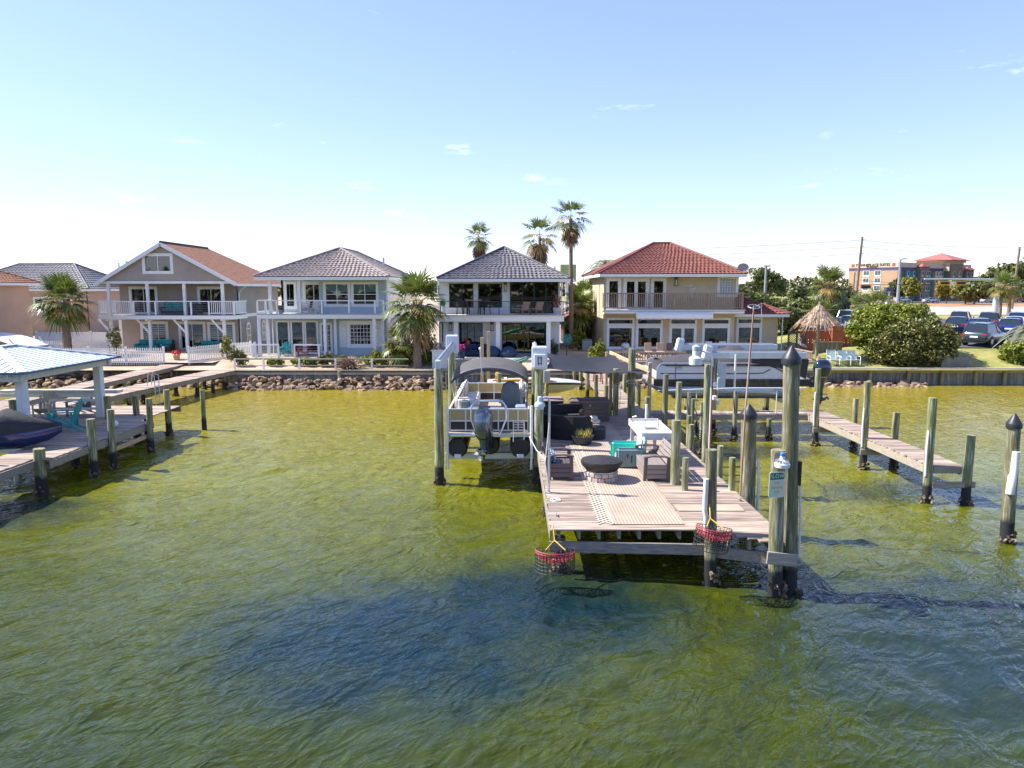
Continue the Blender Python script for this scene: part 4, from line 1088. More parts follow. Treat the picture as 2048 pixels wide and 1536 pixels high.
h = thing('hose_coil', 'black hose coiled on a slim pile in the water', 'hose', (7.1, 26.5, .9))
hb = MB()
for k in range(5):
    hb.tube([(7.13 + (.2 + .02 * k) * math.cos(a), 26.48 - .02 * k, 1.25 - .05 * k + (.36 + .03 * k) * math.sin(a)) for a in [i * math.pi / 8 for i in range(17)]], .02, 6)
hb.tube([(6.95, 26.45, 1.5), (6.75, 26.4, 1.9), (6.85, 26.45, 2.1), (7.0, 26.6, 2.05)], .018, 6)
hb.build('hose', m_rub, h, smooth=60)

# ---- left dock with roof
ld = thing('covered_dock', 'weathered plank dock with white posts under a pale metal hip roof', 'dock', (-17, 25, 0))
planks(ld, -15.75, -14.0, 21.2, 27.5, DZ, across='x', seed=21)
planks(ld, -17.3, -15.77, 24.3, 27.5, DZ, across='x', seed=24)
planks(ld, -22.5, -14.6, 27.5, 31.2, DZ, across='x', seed=22)
planks(ld, -15.9, -14.5, 15.5, 21.2, DZ - .01, across='x', seed=23)
timber(ld, (-13.98, 21.2, .94), (-13.98, 27.5, .94), .05, .24); timber(ld, (-14.45, 15.5, .93), (-14.45, 21.2, .93), .05, .24)
timber(ld, (-13.95, 24.3, .62), (-13.95, 27.3, .62), .05, .16, mat=m_tan)
for x in (-15.7, -14.9): timber(ld, (x, 16, .95), (x, 27.5, .95), .05, .22, 'joist')
timber(ld, (-15.7, 27.48, .95), (-14.0, 27.48, .95), .05, .22); timber(ld, (-22.5, 31.2, .95), (-14.6, 31.2, .95), .05, .22)
for x, y, z1, r in ((-13.84, 26.9, 2.08, .12), (-13.9, 24.4, 2.08, .125), (-13.95, 23.3, 1.95, .14), (-14.4, 21.3, 1.4, .17)): pile(ld, x, y, z1, r, (.05, 0))
for x, y in ((-15.2, 22.5), (-15.3, 24.6), (-15.2, 26.7), (-16.2, 21.5), (-16.2, 24), (-16.2, 27), (-15.0, 29.0), (-17.5, 29), (-20, 29), (-15.3, 19.3), (-15.3, 17.2)): pile(ld, x, y, .9, .12)
for x, y, z1 in ((-16.0, 28.0, 2.0), (-15.3, 28.8, 1.9), (-14.7, 30.2, 1.95), (-17.9, 25.4, 2.25)): pile(ld, x, y, z1, .13)
MB().lathe([(.03, 0), (.11, .05), (.13, .13), (.11, .21), (.03, .26)], (-14.75, 26.2, DZ), 16).build('float_ball', m_white, ld, smooth=60)
def metal_roof():
    x0, x1, y0, y1, ze, zr = -21.4, -15.95, 23.2, 29.1, 3.48, 4.12
    mm = M('pale_blue_metal_roof', (.66, .71, .75), .4, .15, var=.06, sc=2)
    em = M('blue_drip_edge', (.05, .13, .22), .4)
    rx = -18.5; A, B = V((rx, 25.7, zr)), V((rx, 26.6, zr))
    E = [V((x0, y0, ze)), V((x1, y0, ze)), V((x1, y1, ze)), V((x0, y1, ze))]
    sl = [(E[0], E[1], A, A), (E[1], E[2], A, B), (E[2], E[3], B, B), (E[3], E[0], B, A)]
    rb = MB()
    for a, b, c, d in sl: rb.add([a, b, d, c], [(0, 1, 2, 3)] if (c - d).length > .01 else [(0, 1, 2)])
    ro = rb.build('metal_roof', mm, ld, fix=False)
    for e0, e1, t0, t1 in sl:                  # standing ribs running down each slope
        n = int((e1 - e0).length / .3); src = None
        u = (e1 - e0).normalized(); nn = (e1 - e0).cross((t0 + t1) / 2 - e0).normalized(); nn = nn if nn.z > 0 else -nn
        up = nn.cross(u); up = up if up.z > 0 else -up
        hh = ((t0 + t1) / 2 - e0).dot(up)
        s0, s1 = (t0 - e0).dot(u), (t1 - e0).dot(u); Lw = (e1 - e0).length
        if s0 > s1: s0, s1 = s1, s0
        for i in range(1, n):
            s_ = Lw * i / n
            f = s_ / s0 if s_ < s0 else ((Lw - s_) / (Lw - s1) if s_ > s1 else 1.0)
            p = e0 + u * s_; q = p + up * hh * f
            MB().bar(p + nn * .012, q + nn * .012, .02, .03, nn).build('rib', mm, ro)
        MB().bar(e0 + V((0, 0, -.02)), e1 + V((0, 0, -.02)), .05, .07).build('drip_edge', em, ro)
    for p, q in ((E[0], A), (E[1], A), (E[2], B), (E[3], B), (A, B)): MB().bar(p + V((0, 0, .035)), q + V((0, 0, .035)), .26, .03).build('ridge_flashing', mm, ro)
    bw = M('whitewashed_timber', (.52, .54, .54), .7, var=.12, sc=3, st=(4, 4, .6))
    for yy in (y0 + .3, y1 - .45): MB().box(x0 + .25, x1 - .2, yy - .08, yy + .08, ze - .32, ze - .05).build('header', bw, ld)
    for xx in (x0 + .4, x1 - .35): MB().box(xx - .08, xx + .08, y0 + .2, y1 - .3, ze - .30, ze - .06).build('header', bw, ld)
    for i in range(9):
        xx = x0 + .5 + i * .55; MB().box(xx - .03, xx + .03, y0 + .05, y1 - .05, ze - .16, ze - .05).build('rafter', bw, ld)
    wp = M('white_post', (.62, .66, .68), .55, var=.1, sc=4, st=(3, 3, .6))
    for x, y in ((-16.5, 28.4), (-16.5, 23.9), (-20.9, 28.4), (-20.9, 23.9)): MB().box(x - .14, x + .14, y - .14, y + .14, .6, ze - .3).build('roof_post', wp, ld, bev=.015)
    # rails between posts
    for z, hgt, yy in ((1.72, .1, 28.5), (1.38, .09, 28.5)): MB().box(-18.6, -16.7, yy - .03, yy + .03, z, z + hgt).build('rail', wp, ld)
    MB().box(-20.8, -16.0, 28.75, 29.2, 2.0, 2.12).build('counter', M('pale_counter', (.55, .53, .50), .6), ld); MB().box(-20.8, -16.7, 28.7, 28.76, 1.86, 2.0).build('rail', wp, ld)
metal_roof()
# ---- long walkways to the shore on the left
wa = thing('plank_walkway', 'long weathered walkway from the covered dock to the sea wall, right one of two', 'walkway', (-19, 38, 0))
def walk(par, p, q, w, z0, z1, seed):
    p, q = V((p[0], p[1], 0)), V((q[0], q[1], 0)); d = (q - p); L_ = d.length; d.normalize(); ang = math.atan2(d.y, d.x); sd = V((-d.y, d.x, 0))
    src = MB().box(-.068, .068, -w / 2, w / 2, -.04, 0).build('plank', m_deck, None, bev=.006); o3 = V(ORG[par.name]); r = rng(seed)
    n = int(L_ / .15)
    for i in range(n):
        f = (i + .5) / n; c = p.lerp(q, f); c.z = z0 + (z1 - z0) * f + r.uniform(-.006, .006)
        if i == 0: src.parent = par; o = src
        else: o = piece(src, par)
        o.location = c + sd * r.uniform(-.03, .03) - o3; o.rotation_euler = (0, 0, ang)
    for s_ in (-1, 1):
        a = p + sd * (s_ * (w / 2 - .05)); b = q + sd * (s_ * (w / 2 - .05)); a.z = z0 - .15; b.z = z1 - .15
        timber(par, a, b, .05, .22, 'stringer')
    k = int(L_ / 2.6)
    for i in range(k):
        f = (i + .6) / k
        for s_ in (-1, 1):
            c = p.lerp(q, f) + sd * (s_ * (w / 2 - .12)); pile(par, c.x, c.y, z0 + (z1 - z0) * f - .06, .12)
walk(wa, (-20.5, 30.9), (-18.3, 45.3), 1.6, DZ, DZ, 31)
wb = thing('plank_walkway', 'long weathered walkway from the picket gate over the rocks, left one of two', 'walkway', (-24, 42, 0))
walk(wb, (-22.8, 28), (-22.7, 47.4), 1.35, DZ, DZ + .08, 32); walk(wb, (-22.7, 47.4), (-22.4, 53), 1.5, DZ + .1, 1.46, 33)
lad = thing('dock_ladder', 'grey metal swim ladder on the side of the left walkway', 'ladder', (-18.6, 37.2, 0))
for s_ in (0, .45): MB().tube([(-18.6, 37.0 + s_, -.2), (-18.6, 37.0 + s_, 1.7), (-18.9, 37.0 + s_, 1.85), (-19.0, 37.0 + s_, 1.2)], .025, 8).build('side_rail', m_galv, lad, smooth=50)
for k in range(5): MB().tube([(-18.6, 37.0, .05 + .28 * k), (-18.6, 37.45, .05 + .28 * k)], .02, 6).build('rung', m_galv, lad)
lone_pile('leaning mooring pile standing alone in the water left of centre', -13.62, 31.2, 1.8, .11, (.0, .0), oy=False)
lone_pile('short stub pile by the riprap near the left walkway', -17.94, 42.6, .67, .11, oy=False)
# ------------------------------------------------------------------ boat lifts
def lift_beam(par, p, q, mat):
    b = MB().bar(p, q, .16, .26); o = b.build('top_beam', mat, par, bev=.01)
    p, q = V(p), V(q); MB().tube([p.lerp(q, .04) + V((0, 0, .16)), p.lerp(q, .96) + V((0, 0, .16))], .035, 8).build('drive_shaft', m_galv, o, smooth=40)
    return o
m_lift = M('lift_aluminium', (.58, .62, .64), .35, .35, var=.06, sc=4)
m_box = M('white_gear_cover', (.66, .70, .73), .4, var=.05, sc=3)
l1 = thing('boat_lift', 'boat lift with white top beams on four piles around the tan pontoon boat', 'boat lift', (-.7, 25, 0))
for x, y, z1 in ((-2.32, 22.4, 3.72), (.86, 22.55, 3.72), (-2.35, 27.8, 3.85), (.9, 27.9, 3.85)): pile(l1, x, y, z1, .145)
lift_beam(l1, (-2.30, 22.1, 3.86), (-2.33, 28.2, 3.98), m_lift); lift_beam(l1, (.86, 22.2, 3.86), (.88, 28.2, 3.98), m_lift)
for x, y in ((-2.33, 27.9), (.86, 22.35)): MB().box(x - .24, x + .24, y - .2, y + .25, 3.72, 4.42).build('gear_housing', m_box, l1, bev=.03)
MB().box(.68, 1.04, 22.08, 22.14, 3.78, 4.2).build('switch_box', m_trim, l1, bev=.015)
mk = MB(); mk.box(.80, .92, 22.065, 22.078, 3.9, 3.92); mk.box(.80, .92, 22.065, 22.078, 4.08, 4.10); mk.box(.80, .825, 22.064, 22.077, 3.86, 4.13); mk.box(.895, .92, 22.064, 22.077, 3.86, 4.13)
mk.build('switch_mark', m_black, l1)
for y in (23.2, 27.0):
    MB().bar((-2.2, y, .74), (.8, y, .74), .12, .2).build('cradle_beam', m_lift, l1, bev=.01)
    for x in (-2.15, .75): MB().tube([(x, y, .8), (x, y, 3.8)], .012, 5).build('cable', m_galv, l1)
for x in (-2.05, .62): MB().tube([(x, 22.3, .5), (x, 22.3, 2.55)], .045, 8).build('guide_post', m_pvc, l1, smooth=50)

l2 = thing('boat_lift', 'boat lift with two long white beams above the white pontoon boat', 'boat lift', (10.3, 32, 0))
for x, y in ((8.55, 30.15), (12.05, 30.15), (8.5, 34.3), (12.3, 34.3)): pile(l2, x, y, 3.28, .15)
lift_beam(l2, (8.3, 30.15, 3.42), (12.4, 30.15, 3.42), m_lift); lift_beam(l2, (8.1, 34.3, 3.44), (12.7, 34.3, 3.44), m_lift)
text_mesh('BOAT LIFTS', .17, M('blue_print', (.03, .10, .30), .5), l2, (10.3, 34.205, 3.45), (R(90), 0, 0), .002)
for x, y in ((8.35, 30.15), (8.15, 34.3)): MB().obox((x - .12, y, 3.55), (.34, .34, .64), (0, R(12), 0)).build('gear_housing', m_box, l2, bev=.05)
MB().box(8.62, 9.0, 29.9, 30.0, 2.6, 3.1).build('control_box', M('grey_control_box', (.42, .47, .48), .5), l2, bev=.02)
MB().box(8.64, 8.98, 29.9, 30.0, 1.95, 2.5).build('control_box', M('grey_control_box', (.42, .47, .48), .5), l2, bev=.02)
for x in (8.8, 11.8):
    MB().bar((x, 30.3, 1.38), (x, 34.2, 1.38), .14, .2).build('cradle_beam', m_lift, l2)
    for y in (30.35, 34.1): MB().tube([(x, y, 1.4), (x, y, 3.35)], .012, 5).build('cable', m_galv, l2)
MB().tube([(9.35, 29.85, 1.25), (9.35, 29.85, 3.5)], .045, 8).build('guide_post', m_pvc, l2, smooth=50)
hl = thing('hand_line', 'white pipe handrail along the catwalk before the white pontoon boat', 'handrail', (8.5, 29.3, 1.1))
MB().tube([(6.0, 29.2, 2.05), (9.2, 29.2, 2.16), (12.1, 29.2, 2.16)], .025, 8).build('rail', m_pvc, hl, smooth=40)
for x in (7.6, 9.2, 10.9): MB().cyl((x, 29.2, 1.1), (x, 29.2, 2.1), .02).build('post', m_pvc, hl)

# ------------------------------------------------------------------ outboard motor (local: y back, origin at clamp)
def outboard(par, m_cowl, ox, oy, oz, s=1.0, name='outboard_motor', kz=1.0, lz=1.0):
    def ring(z, wx, y0, y1, n=14):
        z = z * (kz if z > 0 else lz)
        c = (y0 + y1) / 2; h = (y1 - y0) / 2
        out = []
        for i in range(n):
            a = 2 * math.pi * i / n; ca, sa = math.cos(a), math.sin(a)
            out.append((ox + s * wx * math.copysign(abs(ca) ** .7, ca), oy + s * (c + h * math.copysign(abs(sa) ** .7, sa)), oz + s * z))
        return out
    c = MB().loft([ring(0.0, .15, -.42, .10), ring(.10, .20, -.52, .13), ring(.30, .225, -.58, .14), ring(.50, .215, -.56, .10), ring(.63, .17, -.48, .02), ring(.69, .09, -.36, -.10)])
    o = c.build(name, m_cowl, par, smooth=50)
    MB().loft([ring(-.03, .145, -.43, .09), ring(-.16, .12, -.36, .06), ring(-.55, .085, -.30, .02), ring(-.86, .06, -.30, -.02), ring(-.95, .05, -.32, -.02)]).build('leg', m_cowl, o, smooth=50)
    MB().loft([ring(-.70, .16, -.48, .0), ring(-.72, .16, -.48, .0)]).build('cavitation_plate', m_cowl, o)
    g = MB(); pts = [(ox, oy + s * y, oz - s * .92 * lz) for y in (.10, .02, -.15, -.32, -.42)]
    g.tube(pts, [s * r for r in (.015, .06, .085, .07, .05)], 12); g.build('gearcase', m_cowl, o, smooth=50)
    MB().add([(ox - .012, oy - s * .05, oz - s * .95 * lz), (ox - .012, oy - s * .3, oz - s * .95 * lz), (ox - .012, oy - s * .22, oz - s * (.95 * lz + .21)), (ox + .012, oy - s * .05, oz - s * .95 * lz), (ox + .012, oy - s * .3, oz - s * .95 * lz), (ox + .012, oy - s * .22, oz - s * (.95 * lz + .21))],
             [(0, 1, 2), (5, 4, 3), (0, 3, 4, 1), (1, 4, 5, 2), (2, 5, 3, 0)]).build('skeg', m_cowl, o)
    p = MB()
    for k in range(3):
        a = k * 2.094 + .5; dx, dz = math.cos(a), math.sin(a); tx, tz = -dz, dx; yb = oy - s * .46
        q = lambda u, w, yy: (ox + s * (dx * u + tx * w), yb + s * yy, oz - s * .92 * lz + s * (dz * u + tz * w))
        p.add([q(.04, -.03, .03), q(.04, .03, -.03), q(.14, .075, -.05), q(.185, .0, -.02), q(.14, -.07, .045)], [(0, 1, 2, 3, 4)])
    p.build('propeller', m_galv, o)
    MB().box(ox - s * .11, ox + s * .11, oy + s * .06, oy + s * .24, oz - s * .42, oz + s * .02).build('clamp_bracket', m_black, o, bev=.02)
    return o
def place_motor(par, ob, loc, rz, sc=(1, 1, 1)):
    """The motor is modelled about the origin; put it on its boat."""
    d = V(par.location)
    def rec(o):
        o.data.transform(Matrix.Translation(d))
        for c in o.children: rec(c)
    rec(ob); ob.location = V(loc) - d; ob.rotation_euler = (0, 0, rz); ob.scale = sc
m_navy = M('glossy_navy_cowl', (.012, .022, .045), .12, .2, var=.1, sc=3, coat=.8)
m_vinyl = M('cream_vinyl', (.66, .62, .56), .5, var=.06, sc=5, bump=.1)
m_vgrey = M('grey_vinyl', (.15, .19, .21), .5, var=.1, sc=5)
def seat_block(par, x0, x1, y0, y1, z0, z1, mat, name='seat', bev=.05):
    return MB().box(x0, x1, y0, y1, z0, z1).build(name, mat, par, bev=bev)

# ------------------------------------------------------------------ tan pontoon boat: stern towards the viewer
def pontoon_one():
    bx, by, dz = -.74, 22.55, 1.62
    t = thing('pontoon_boat', 'tan and black pontoon boat with dark bimini top raised on its lift', 'boat', (bx, by, .84))
    bp = M('black_pontoon', (.018, .020, .022), .35, .1, var=.2, sc=4)
    tan = M('tan_panel', (.46, .36, .16), .4, var=.06, sc=3); blk = M('black_panel', (.02, .018, .02), .35)
    for i, x in enumerate((-1.0, .02, 1.0)):
        y0 = by - .15 if i != 1 else by + .3
        pts = [(bx + x, y0, 1.17), (bx + x, y0 + .05, 1.17), (bx + x, by + 5.6, 1.17), (bx + x, by + 6.4, 1.25), (bx + x, by + 6.9, 1.4)]
        p = MB().tube(pts, [.28, .325, .325, .25, .05], 20).build('pontoon', bp, t, smooth=40)
        if i != 1: MB().box(bx + x - .1, bx + x + .12, y0 - .07, y0 - .005, .86, .98).build('tail_light', m_box, p, bev=.015)
        MB().box(bx + x - .18, bx + x + .18, y0 + .3, by + 5.6, 1.44, 1.53).build('bracket', m_alu, p)
    MB().box(bx - 1.3, bx + 1.3, by - .05, by + 6.9, 1.53, dz).build('deck', M('boat_carpet', (.36, .30, .23), .9, var=.1, sc=9), t)
    tr = MB(); tr.box(bx - 1.34, bx + 1.34, by - .10, by - .052, 1.51, dz + .02); tr.box(bx - 1.345, bx - 1.302, by - .05, by + 6.9, 1.51, dz + .02); tr.box(bx + 1.302, bx + 1.345, by - .05, by + 6.9, 1.51, dz + .02)
    tr.build('deck_trim', m_alu, t, bev=.01)
    MB().tube([(bx - 1.2, by - .18, 1.58), (bx - .35, by - .18, 1.58)], .05, 10).build('ski_bar', m_alu, t, smooth=40)
    # fence panels: stern and both sides
    zt = dz + .74; zm = dz + .36
    def panel(p, q, splits):
        p, q = V(p), V(q); d = (q - p).normalized(); n = V((d.y, -d.x, 0))
        f = MB()
        for z in (dz + .05, zm, zt): f.bar((p.x, p.y, z), (q.x, q.y, z), .045, .045)
        L_ = (q - p).length
        for s_ in splits: c = p.lerp(q, s_); f.bar((c.x, c.y, dz + .02), (c.x, c.y, zt), .04, .04)
        o = f.build('fence_panel', m_trim, t)
        for z0, z1, m in ((dz + .07, zm - .02, blk), (zm + .02, zt - .02, tan)):
            MB().bar((p.x, p.y, (z0 + z1) / 2), (q.x, q.y, (z0 + z1) / 2), .02, z1 - z0).build('skin', m, o)
    yb = by + .25
    panel((bx - 1.26, yb, 0), (bx - .25, yb, 0), (0, .5, 1)); panel((bx + .3, yb, 0), (bx + 1.26, yb, 0), (0, .33, .66, 1)); panel((bx - .25, yb + .0, 0), (bx + .3, yb + .0, 0), (.5,))
    panel((bx - 1.28, yb, 0), (bx - 1.28, by + 6.7, 0), [i / 6 for i in range(7)]); panel((bx + 1.28, yb, 0), (bx + 1.28, by + 6.7, 0), [i / 6 for i in range(7)])
    panel((bx - 1.28, by + 6.7, 0), (bx + 1.28, by + 6.7, 0), [i / 4 for i in range(5)])
    # furniture
    for a in ((-1.2, -.6, 1.2, 4.0), (-1.2, -.55, 4.5, 6.5), (.6, 1.2, 4.6, 6.5)):
        s_ = seat_block(t, bx + a[0], bx + a[1], by + a[2], by + a[3], dz, dz + .42, m_vinyl, 'bench_seat')
        side = a[0] if a[0] < 0 else a[1] - .16
        seat_block(s_, bx + side, bx + side + .16, by + a[2], by + a[3], dz + .40, dz + .92, m_vinyl, 'backrest', .06)
    s_ = seat_block(t, bx - 1.15, bx - .25, by + .4, by + 1.1, dz, dz + .62, m_vinyl, 'sun_lounge'); seat_block(s_, bx - 1.1, bx - .4, by + .95, by + 1.25, dz + .5, dz + 1.0, m_vinyl, 'backrest', .08)
    seat_block(s_, bx - .95, bx - .65, by + .72, by + .9, dz + .62, dz + .95, m_vgrey, 'cushion', .05)
    s_ = seat_block(t, bx - .75, bx + .55, by + .35, by + 1.0, dz, dz + .74, m_vgrey, 'sun_pad', .06)
    # helm chair with tall grey back, and console
    ch = seat_block(t, bx + .38, bx + 1.0, by + 1.75, by + 2.3, dz + .4, dz + .58, m_vgrey, 'helm_chair', .06)
    def bk(z, w, y): return [(bx + .69 + w * math.cos(a), y + .09 * math.sin(a), z) for a in [2 * math.pi * k / 12 for k in range(12)]]
    MB().loft([bk(dz + .5, .30, by + 1.75), bk(dz + .8, .33, by + 1.7), bk(dz + 1.15, .32, by + 1.66), bk(dz + 1.38, .25, by + 1.66), bk(dz + 1.46, .10, by + 1.67)]).build('backrest', m_vgrey, ch, smooth=60)
    for s2 in (-1, 1): seat_block(ch, bx + .69 + s2 * .36 - .06, bx + .69 + s2 * .36 + .06, by + 1.75, by + 2.2, dz + .68, dz + .78, m_vinyl, 'armrest', .03)
    MB().cyl((bx + .69, by + 2.0, dz), (bx + .69, by + 2.0, dz + .42), .08).build('pedestal', m_galv, ch)
    cn = seat_block(t, bx + .35, bx + 1.2, by + 2.8, by + 3.5, dz, dz + .95, m_vinyl, 'console', .07)
    seat_block(t, bx + .85, bx + 1.2, by + .4, by + .95, dz, dz + .82, M('clear_cooler', (.45, .52, .55), .3), 'cooler', .03)
    MB().tube(arc((bx + .7, by + 2.75, dz + 1.0), .18, 0, 6.283, 16, (1, 0, 0), (0, .4, .9)), .018, 6).build('steering_wheel', m_black, cn, smooth=60)
    # bimini
    bm = M('bimini_canvas', (.085, .078, .075), .8, var=.15, sc=3, bump=.3, bsc=18)
    rings = []
    for k in range(9):
        f = k / 8; y = by + .9 + 3.4 * f; crown = 3.62 + .18 * math.sin(math.pi * f); rings.append([(bx + 1.34 * math.sin(a * 1.0), y, crown - .62 * (1 - math.cos(a)) + .0) for a in [(-1.25 + 2.5 * j / 18) for j in range(19)]])
    b = MB(); b.loft(rings, closed=False); lo = [[(p[0] * .995 + bx * .005, p[1], p[2] - .035) for p in r] for r in rings]
    b.loft(lo, closed=False)
    for k in (0, 8):
        hem = [(p[0], p[1] + (.0 if k else .0), p[2] - .11) for p in rings[k]]; b.loft([rings[k], hem], closed=False)
    o = b.build('bimini_top', bm, t, smooth=50, fix=False)
    fr = MB()
    for y, yf in ((by + .95, by + 2.2), (by + 2.6, by + 2.6), (by + 4.25, by + 3.0)):
        hp = [(bx - 1.27, yf, zt), (bx - 1.27, y, 3.1)] + [(bx + 1.27 * math.sin(a), y, 3.64 - .6 * (1 - math.cos(a))) for a in [-1.2 + 2.4 * j / 12 for j in range(13)]] + [(bx + 1.27, y, 3.1), (bx + 1.27, yf, zt)]
        fr.tube(hp, .018, 6)
    fr.build('bimini_frame', m_alu, o, smooth=60)
    MB().tube([(bx - .25, by + .9, 3.35), (bx - .3, by + .75, 4.25)], .016, 6).build('stern_light', m_trim, t); MB().lathe([(.0, 0), (.04, .03), (.04, .08), (0, .11)], (bx - .3, by + .74, 4.22), 10).build('stern_light_globe', m_white, t)
    # ski tow bar arch behind the motor
    MB().tube([(bx - .38, by - .2, 1.6), (bx - .56, by - .12, 2.1), (bx - .55, by - .05, 2.5), (bx - .4, by, 2.66), (bx + .42, by, 2.66), (bx + .55, by - .05, 2.5), (bx + .56, by - .12, 2.1), (bx + .34, by - .2, 1.6)], .03, 8).build('tow_arch', m_alu, t, smooth=60)
    place_motor(t, outboard(t, M('steel_blue_cowl', (.10, .13, .17), .15, .55, var=.1, sc=3, coat=.8), 0, 0, 0, 1.0, kz=1.38, lz=.55), (bx - .06, by - .22, 1.56), R(-24), (1.22, 1.05, .98))
    ld_ = MB()
    for x in (.78, 1.12): ld_.tube([(bx + x, by - .12, 1.35), (bx + x, by - .12, 1.98), (bx + x, by + .05, 2.02)], .02, 6)
    for z in (1.75, 1.83, 1.91, 1.98): ld_.box(bx + .78, bx + 1.12, by - .15, by - .09, z, z + .025)
    ld_.build('boarding_ladder', m_alu, t)
    MB().tube([(bx + 1.25, by - .1, 1.62), (bx + 1.5, by - .8, 1.25), (bx + 1.75, by - 1.6, 1.13)], .014, 6).build('dock_line', m_rope_w, t, smooth=60)
pontoon_one()

# ------------------------------------------------------------------ white pontoon boat: bow to the left
def pontoon_two():
    x0, x1, yc, dz = 6.15, 13.3, 32.2, 2.22
    t = thing('pontoon_boat', 'white pontoon boat with black curved stripes under a folded grey cover', 'boat', (9.7, yc, 1.45))
    al = M('pontoon_silver_blue', (.36, .43, .48), .25, .6, var=.08, sc=3); blk = M('gloss_black', (.012, .013, .015), .2, coat=.5)
    wh = M('white_gelcoat', (.72, .72, .71), .25, var=.04, sc=2, coat=.5)
    for y in (yc - 1.0, yc, yc + 1.0):
        p = MB().tube([(x0 - .1, y, 2.05), (x0 + .35, y, 1.92), (x0 + 1.1, y, 1.80), (x1 - .9, y, 1.78), (x1 - .75, y, 1.80)], [.05, .22, .33, .34, .28], 18).build('pontoon', al, t, smooth=40)
        MB().box(x0 + .9, x1 - 1.0, y - .2, y + .2, 1.46, 1.60).build('keel_guard', blk, p)
    dk = MB().box(x0, x1 - .3, yc - 1.3, yc + 1.3, 2.08, dz).build('deck', M('boat_carpet', (.36, .30, .23)), t)
    MB().box(x0, x1 - .3, yc - 1.34, yc - 1.302, 2.04, dz + .1).build('rub_rail', blk, dk)
    zt = dz + .82
    # side wall with rounded bow, in the near and far fence
    for s_ in (-1, 1):
        y = yc + s_ * 1.27
        prof = [(x0 + .12, y, dz + .1)] + [(x0 + .12 + .38 * (1 - math.cos(a)), y, zt - .38 + .38 * math.sin(a)) for a in [math.pi / 2 * k / 6 for k in range(7)]] + [(x1 - 2.4, y, zt), (x1 - 1.6, y, zt - .22), (x1 - .9, y, zt - .62), (x1 - .75, y, dz + .1)]
        w = MB().prism(prof, (0, .03, 0)).build('fence_panel', wh, t)
        yy = y - .012 if s_ < 0 else y + .042
        for z in (dz + .72, dz + .34): MB().tube([(x0 + .3, yy, z), (x1 - (2.3 if z > dz + .5 else 2.9), yy, z)], .022, 6).build('stripe', blk, w)
        MB().tube([(x1 - 2.3, yy, dz + .72), (x1 - 1.9, yy, dz + .60), (x1 - 1.5, yy, dz + .4), (x1 - 1.25, yy, dz + .12)], .022, 6).build('stripe', blk, w, smooth=60)
        MB().tube([(x1 - 2.9, yy, dz + .34), (x1 - 2.4, yy, dz + .36), (x1 - 2.1, yy, dz + .52)], .02, 6).build('stripe', blk, w, smooth=60)
        for x in (x0 + .95, x0 + 2.6, x1 - 3.0): MB().bar((x, yy, dz + .1), (x, yy, zt - .03), .02, .02).build('seam', blk, w)
        MB().box(x0 + 1.0, x0 + 1.25, yy - .004, yy + .004, zt - .2, zt - .1).build('registration_sticker', M('green_sticker', (.03, .35, .22), .5), w)
        MB().tube(arc((x0 + 1.12, yy - .005, dz + .55), .1, 0, 6.28, 14, (1, 0, 0), (0, 0, .5)), .012, 5).build('emblem', m_galv, w)
    MB().prism([(x0 + .12, yc - 1.24, dz + .1), (x0 + .12, yc + 1.27, dz + .1), (x0 + .12, yc + 1.27, zt - .38), (x0 + .12, yc - 1.24, zt - .38)], (.03, 0, 0)).build('bow_panel', wh, t)
    # fabric cover: lumpy tent over furniture
    cv = M('charcoal_cover', (.055, .05, .055), .85, var=.2, sc=2, bump=.4, bsc=7)
    r = rng(5); rings = []
    hts = [.06, .16, .22, .28, .25, .32, .45, .62, .66, .42, .35, .28, .1]
    for k, hh in enumerate(hts):
        x = x0 + .5 + (x1 - 1.9 - x0) * k / (len(hts) - 1)
        rings.append([(x, yc + 1.33 * (-1 + 2 * j / 12), zt - .03 - (.13 if j in (0, 12) else 0) + hh * math.sin(math.pi * j / 12) ** .7 * r.uniform(.85, 1.1)) for j in range(13)])
    MB().loft(rings, closed=False).build('cover', cv, t, smooth=60, fix=False)
    # folded bimini boom on the stern half
    bo = MB(); bo.tube([(x0 + 4.6, yc - 1.25, zt + .3), (x0 + 4.9, yc - 1.3, zt + .22), (x1 - .5, yc - 1.3, zt + .12)], [.16, .10, .07], 8); bo.build('folded_bimini', cv, t, smooth=60)
    MB().prism([(x0 + 4.2, yc - 1.32, zt + .16), (x1 - .45, yc - 1.32, zt + .1), (x1 - .55, yc - 1.32, zt - .72), (x1 - .95, yc - 1.32, zt - .52), (x1 - 1.5, yc - 1.32, zt - .30), (x1 - 2.2, yc - 1.32, zt - .12), (x0 + 4.2, yc - 1.32, zt - .02)], (0, .04, 0)).build('stern_cover', cv, t)
    # stern platform
    MB().box(x1 - .8, x1 + .15, yc - 1.25, yc + 1.25, 2.0, dz - .02).build('swim_platform', blk, t)
    place_motor(t, outboard(t, m_navy, 0, 0, 0, 1.12), (x1 + .42, yc - .1, 2.28), R(90))
pontoon_two()

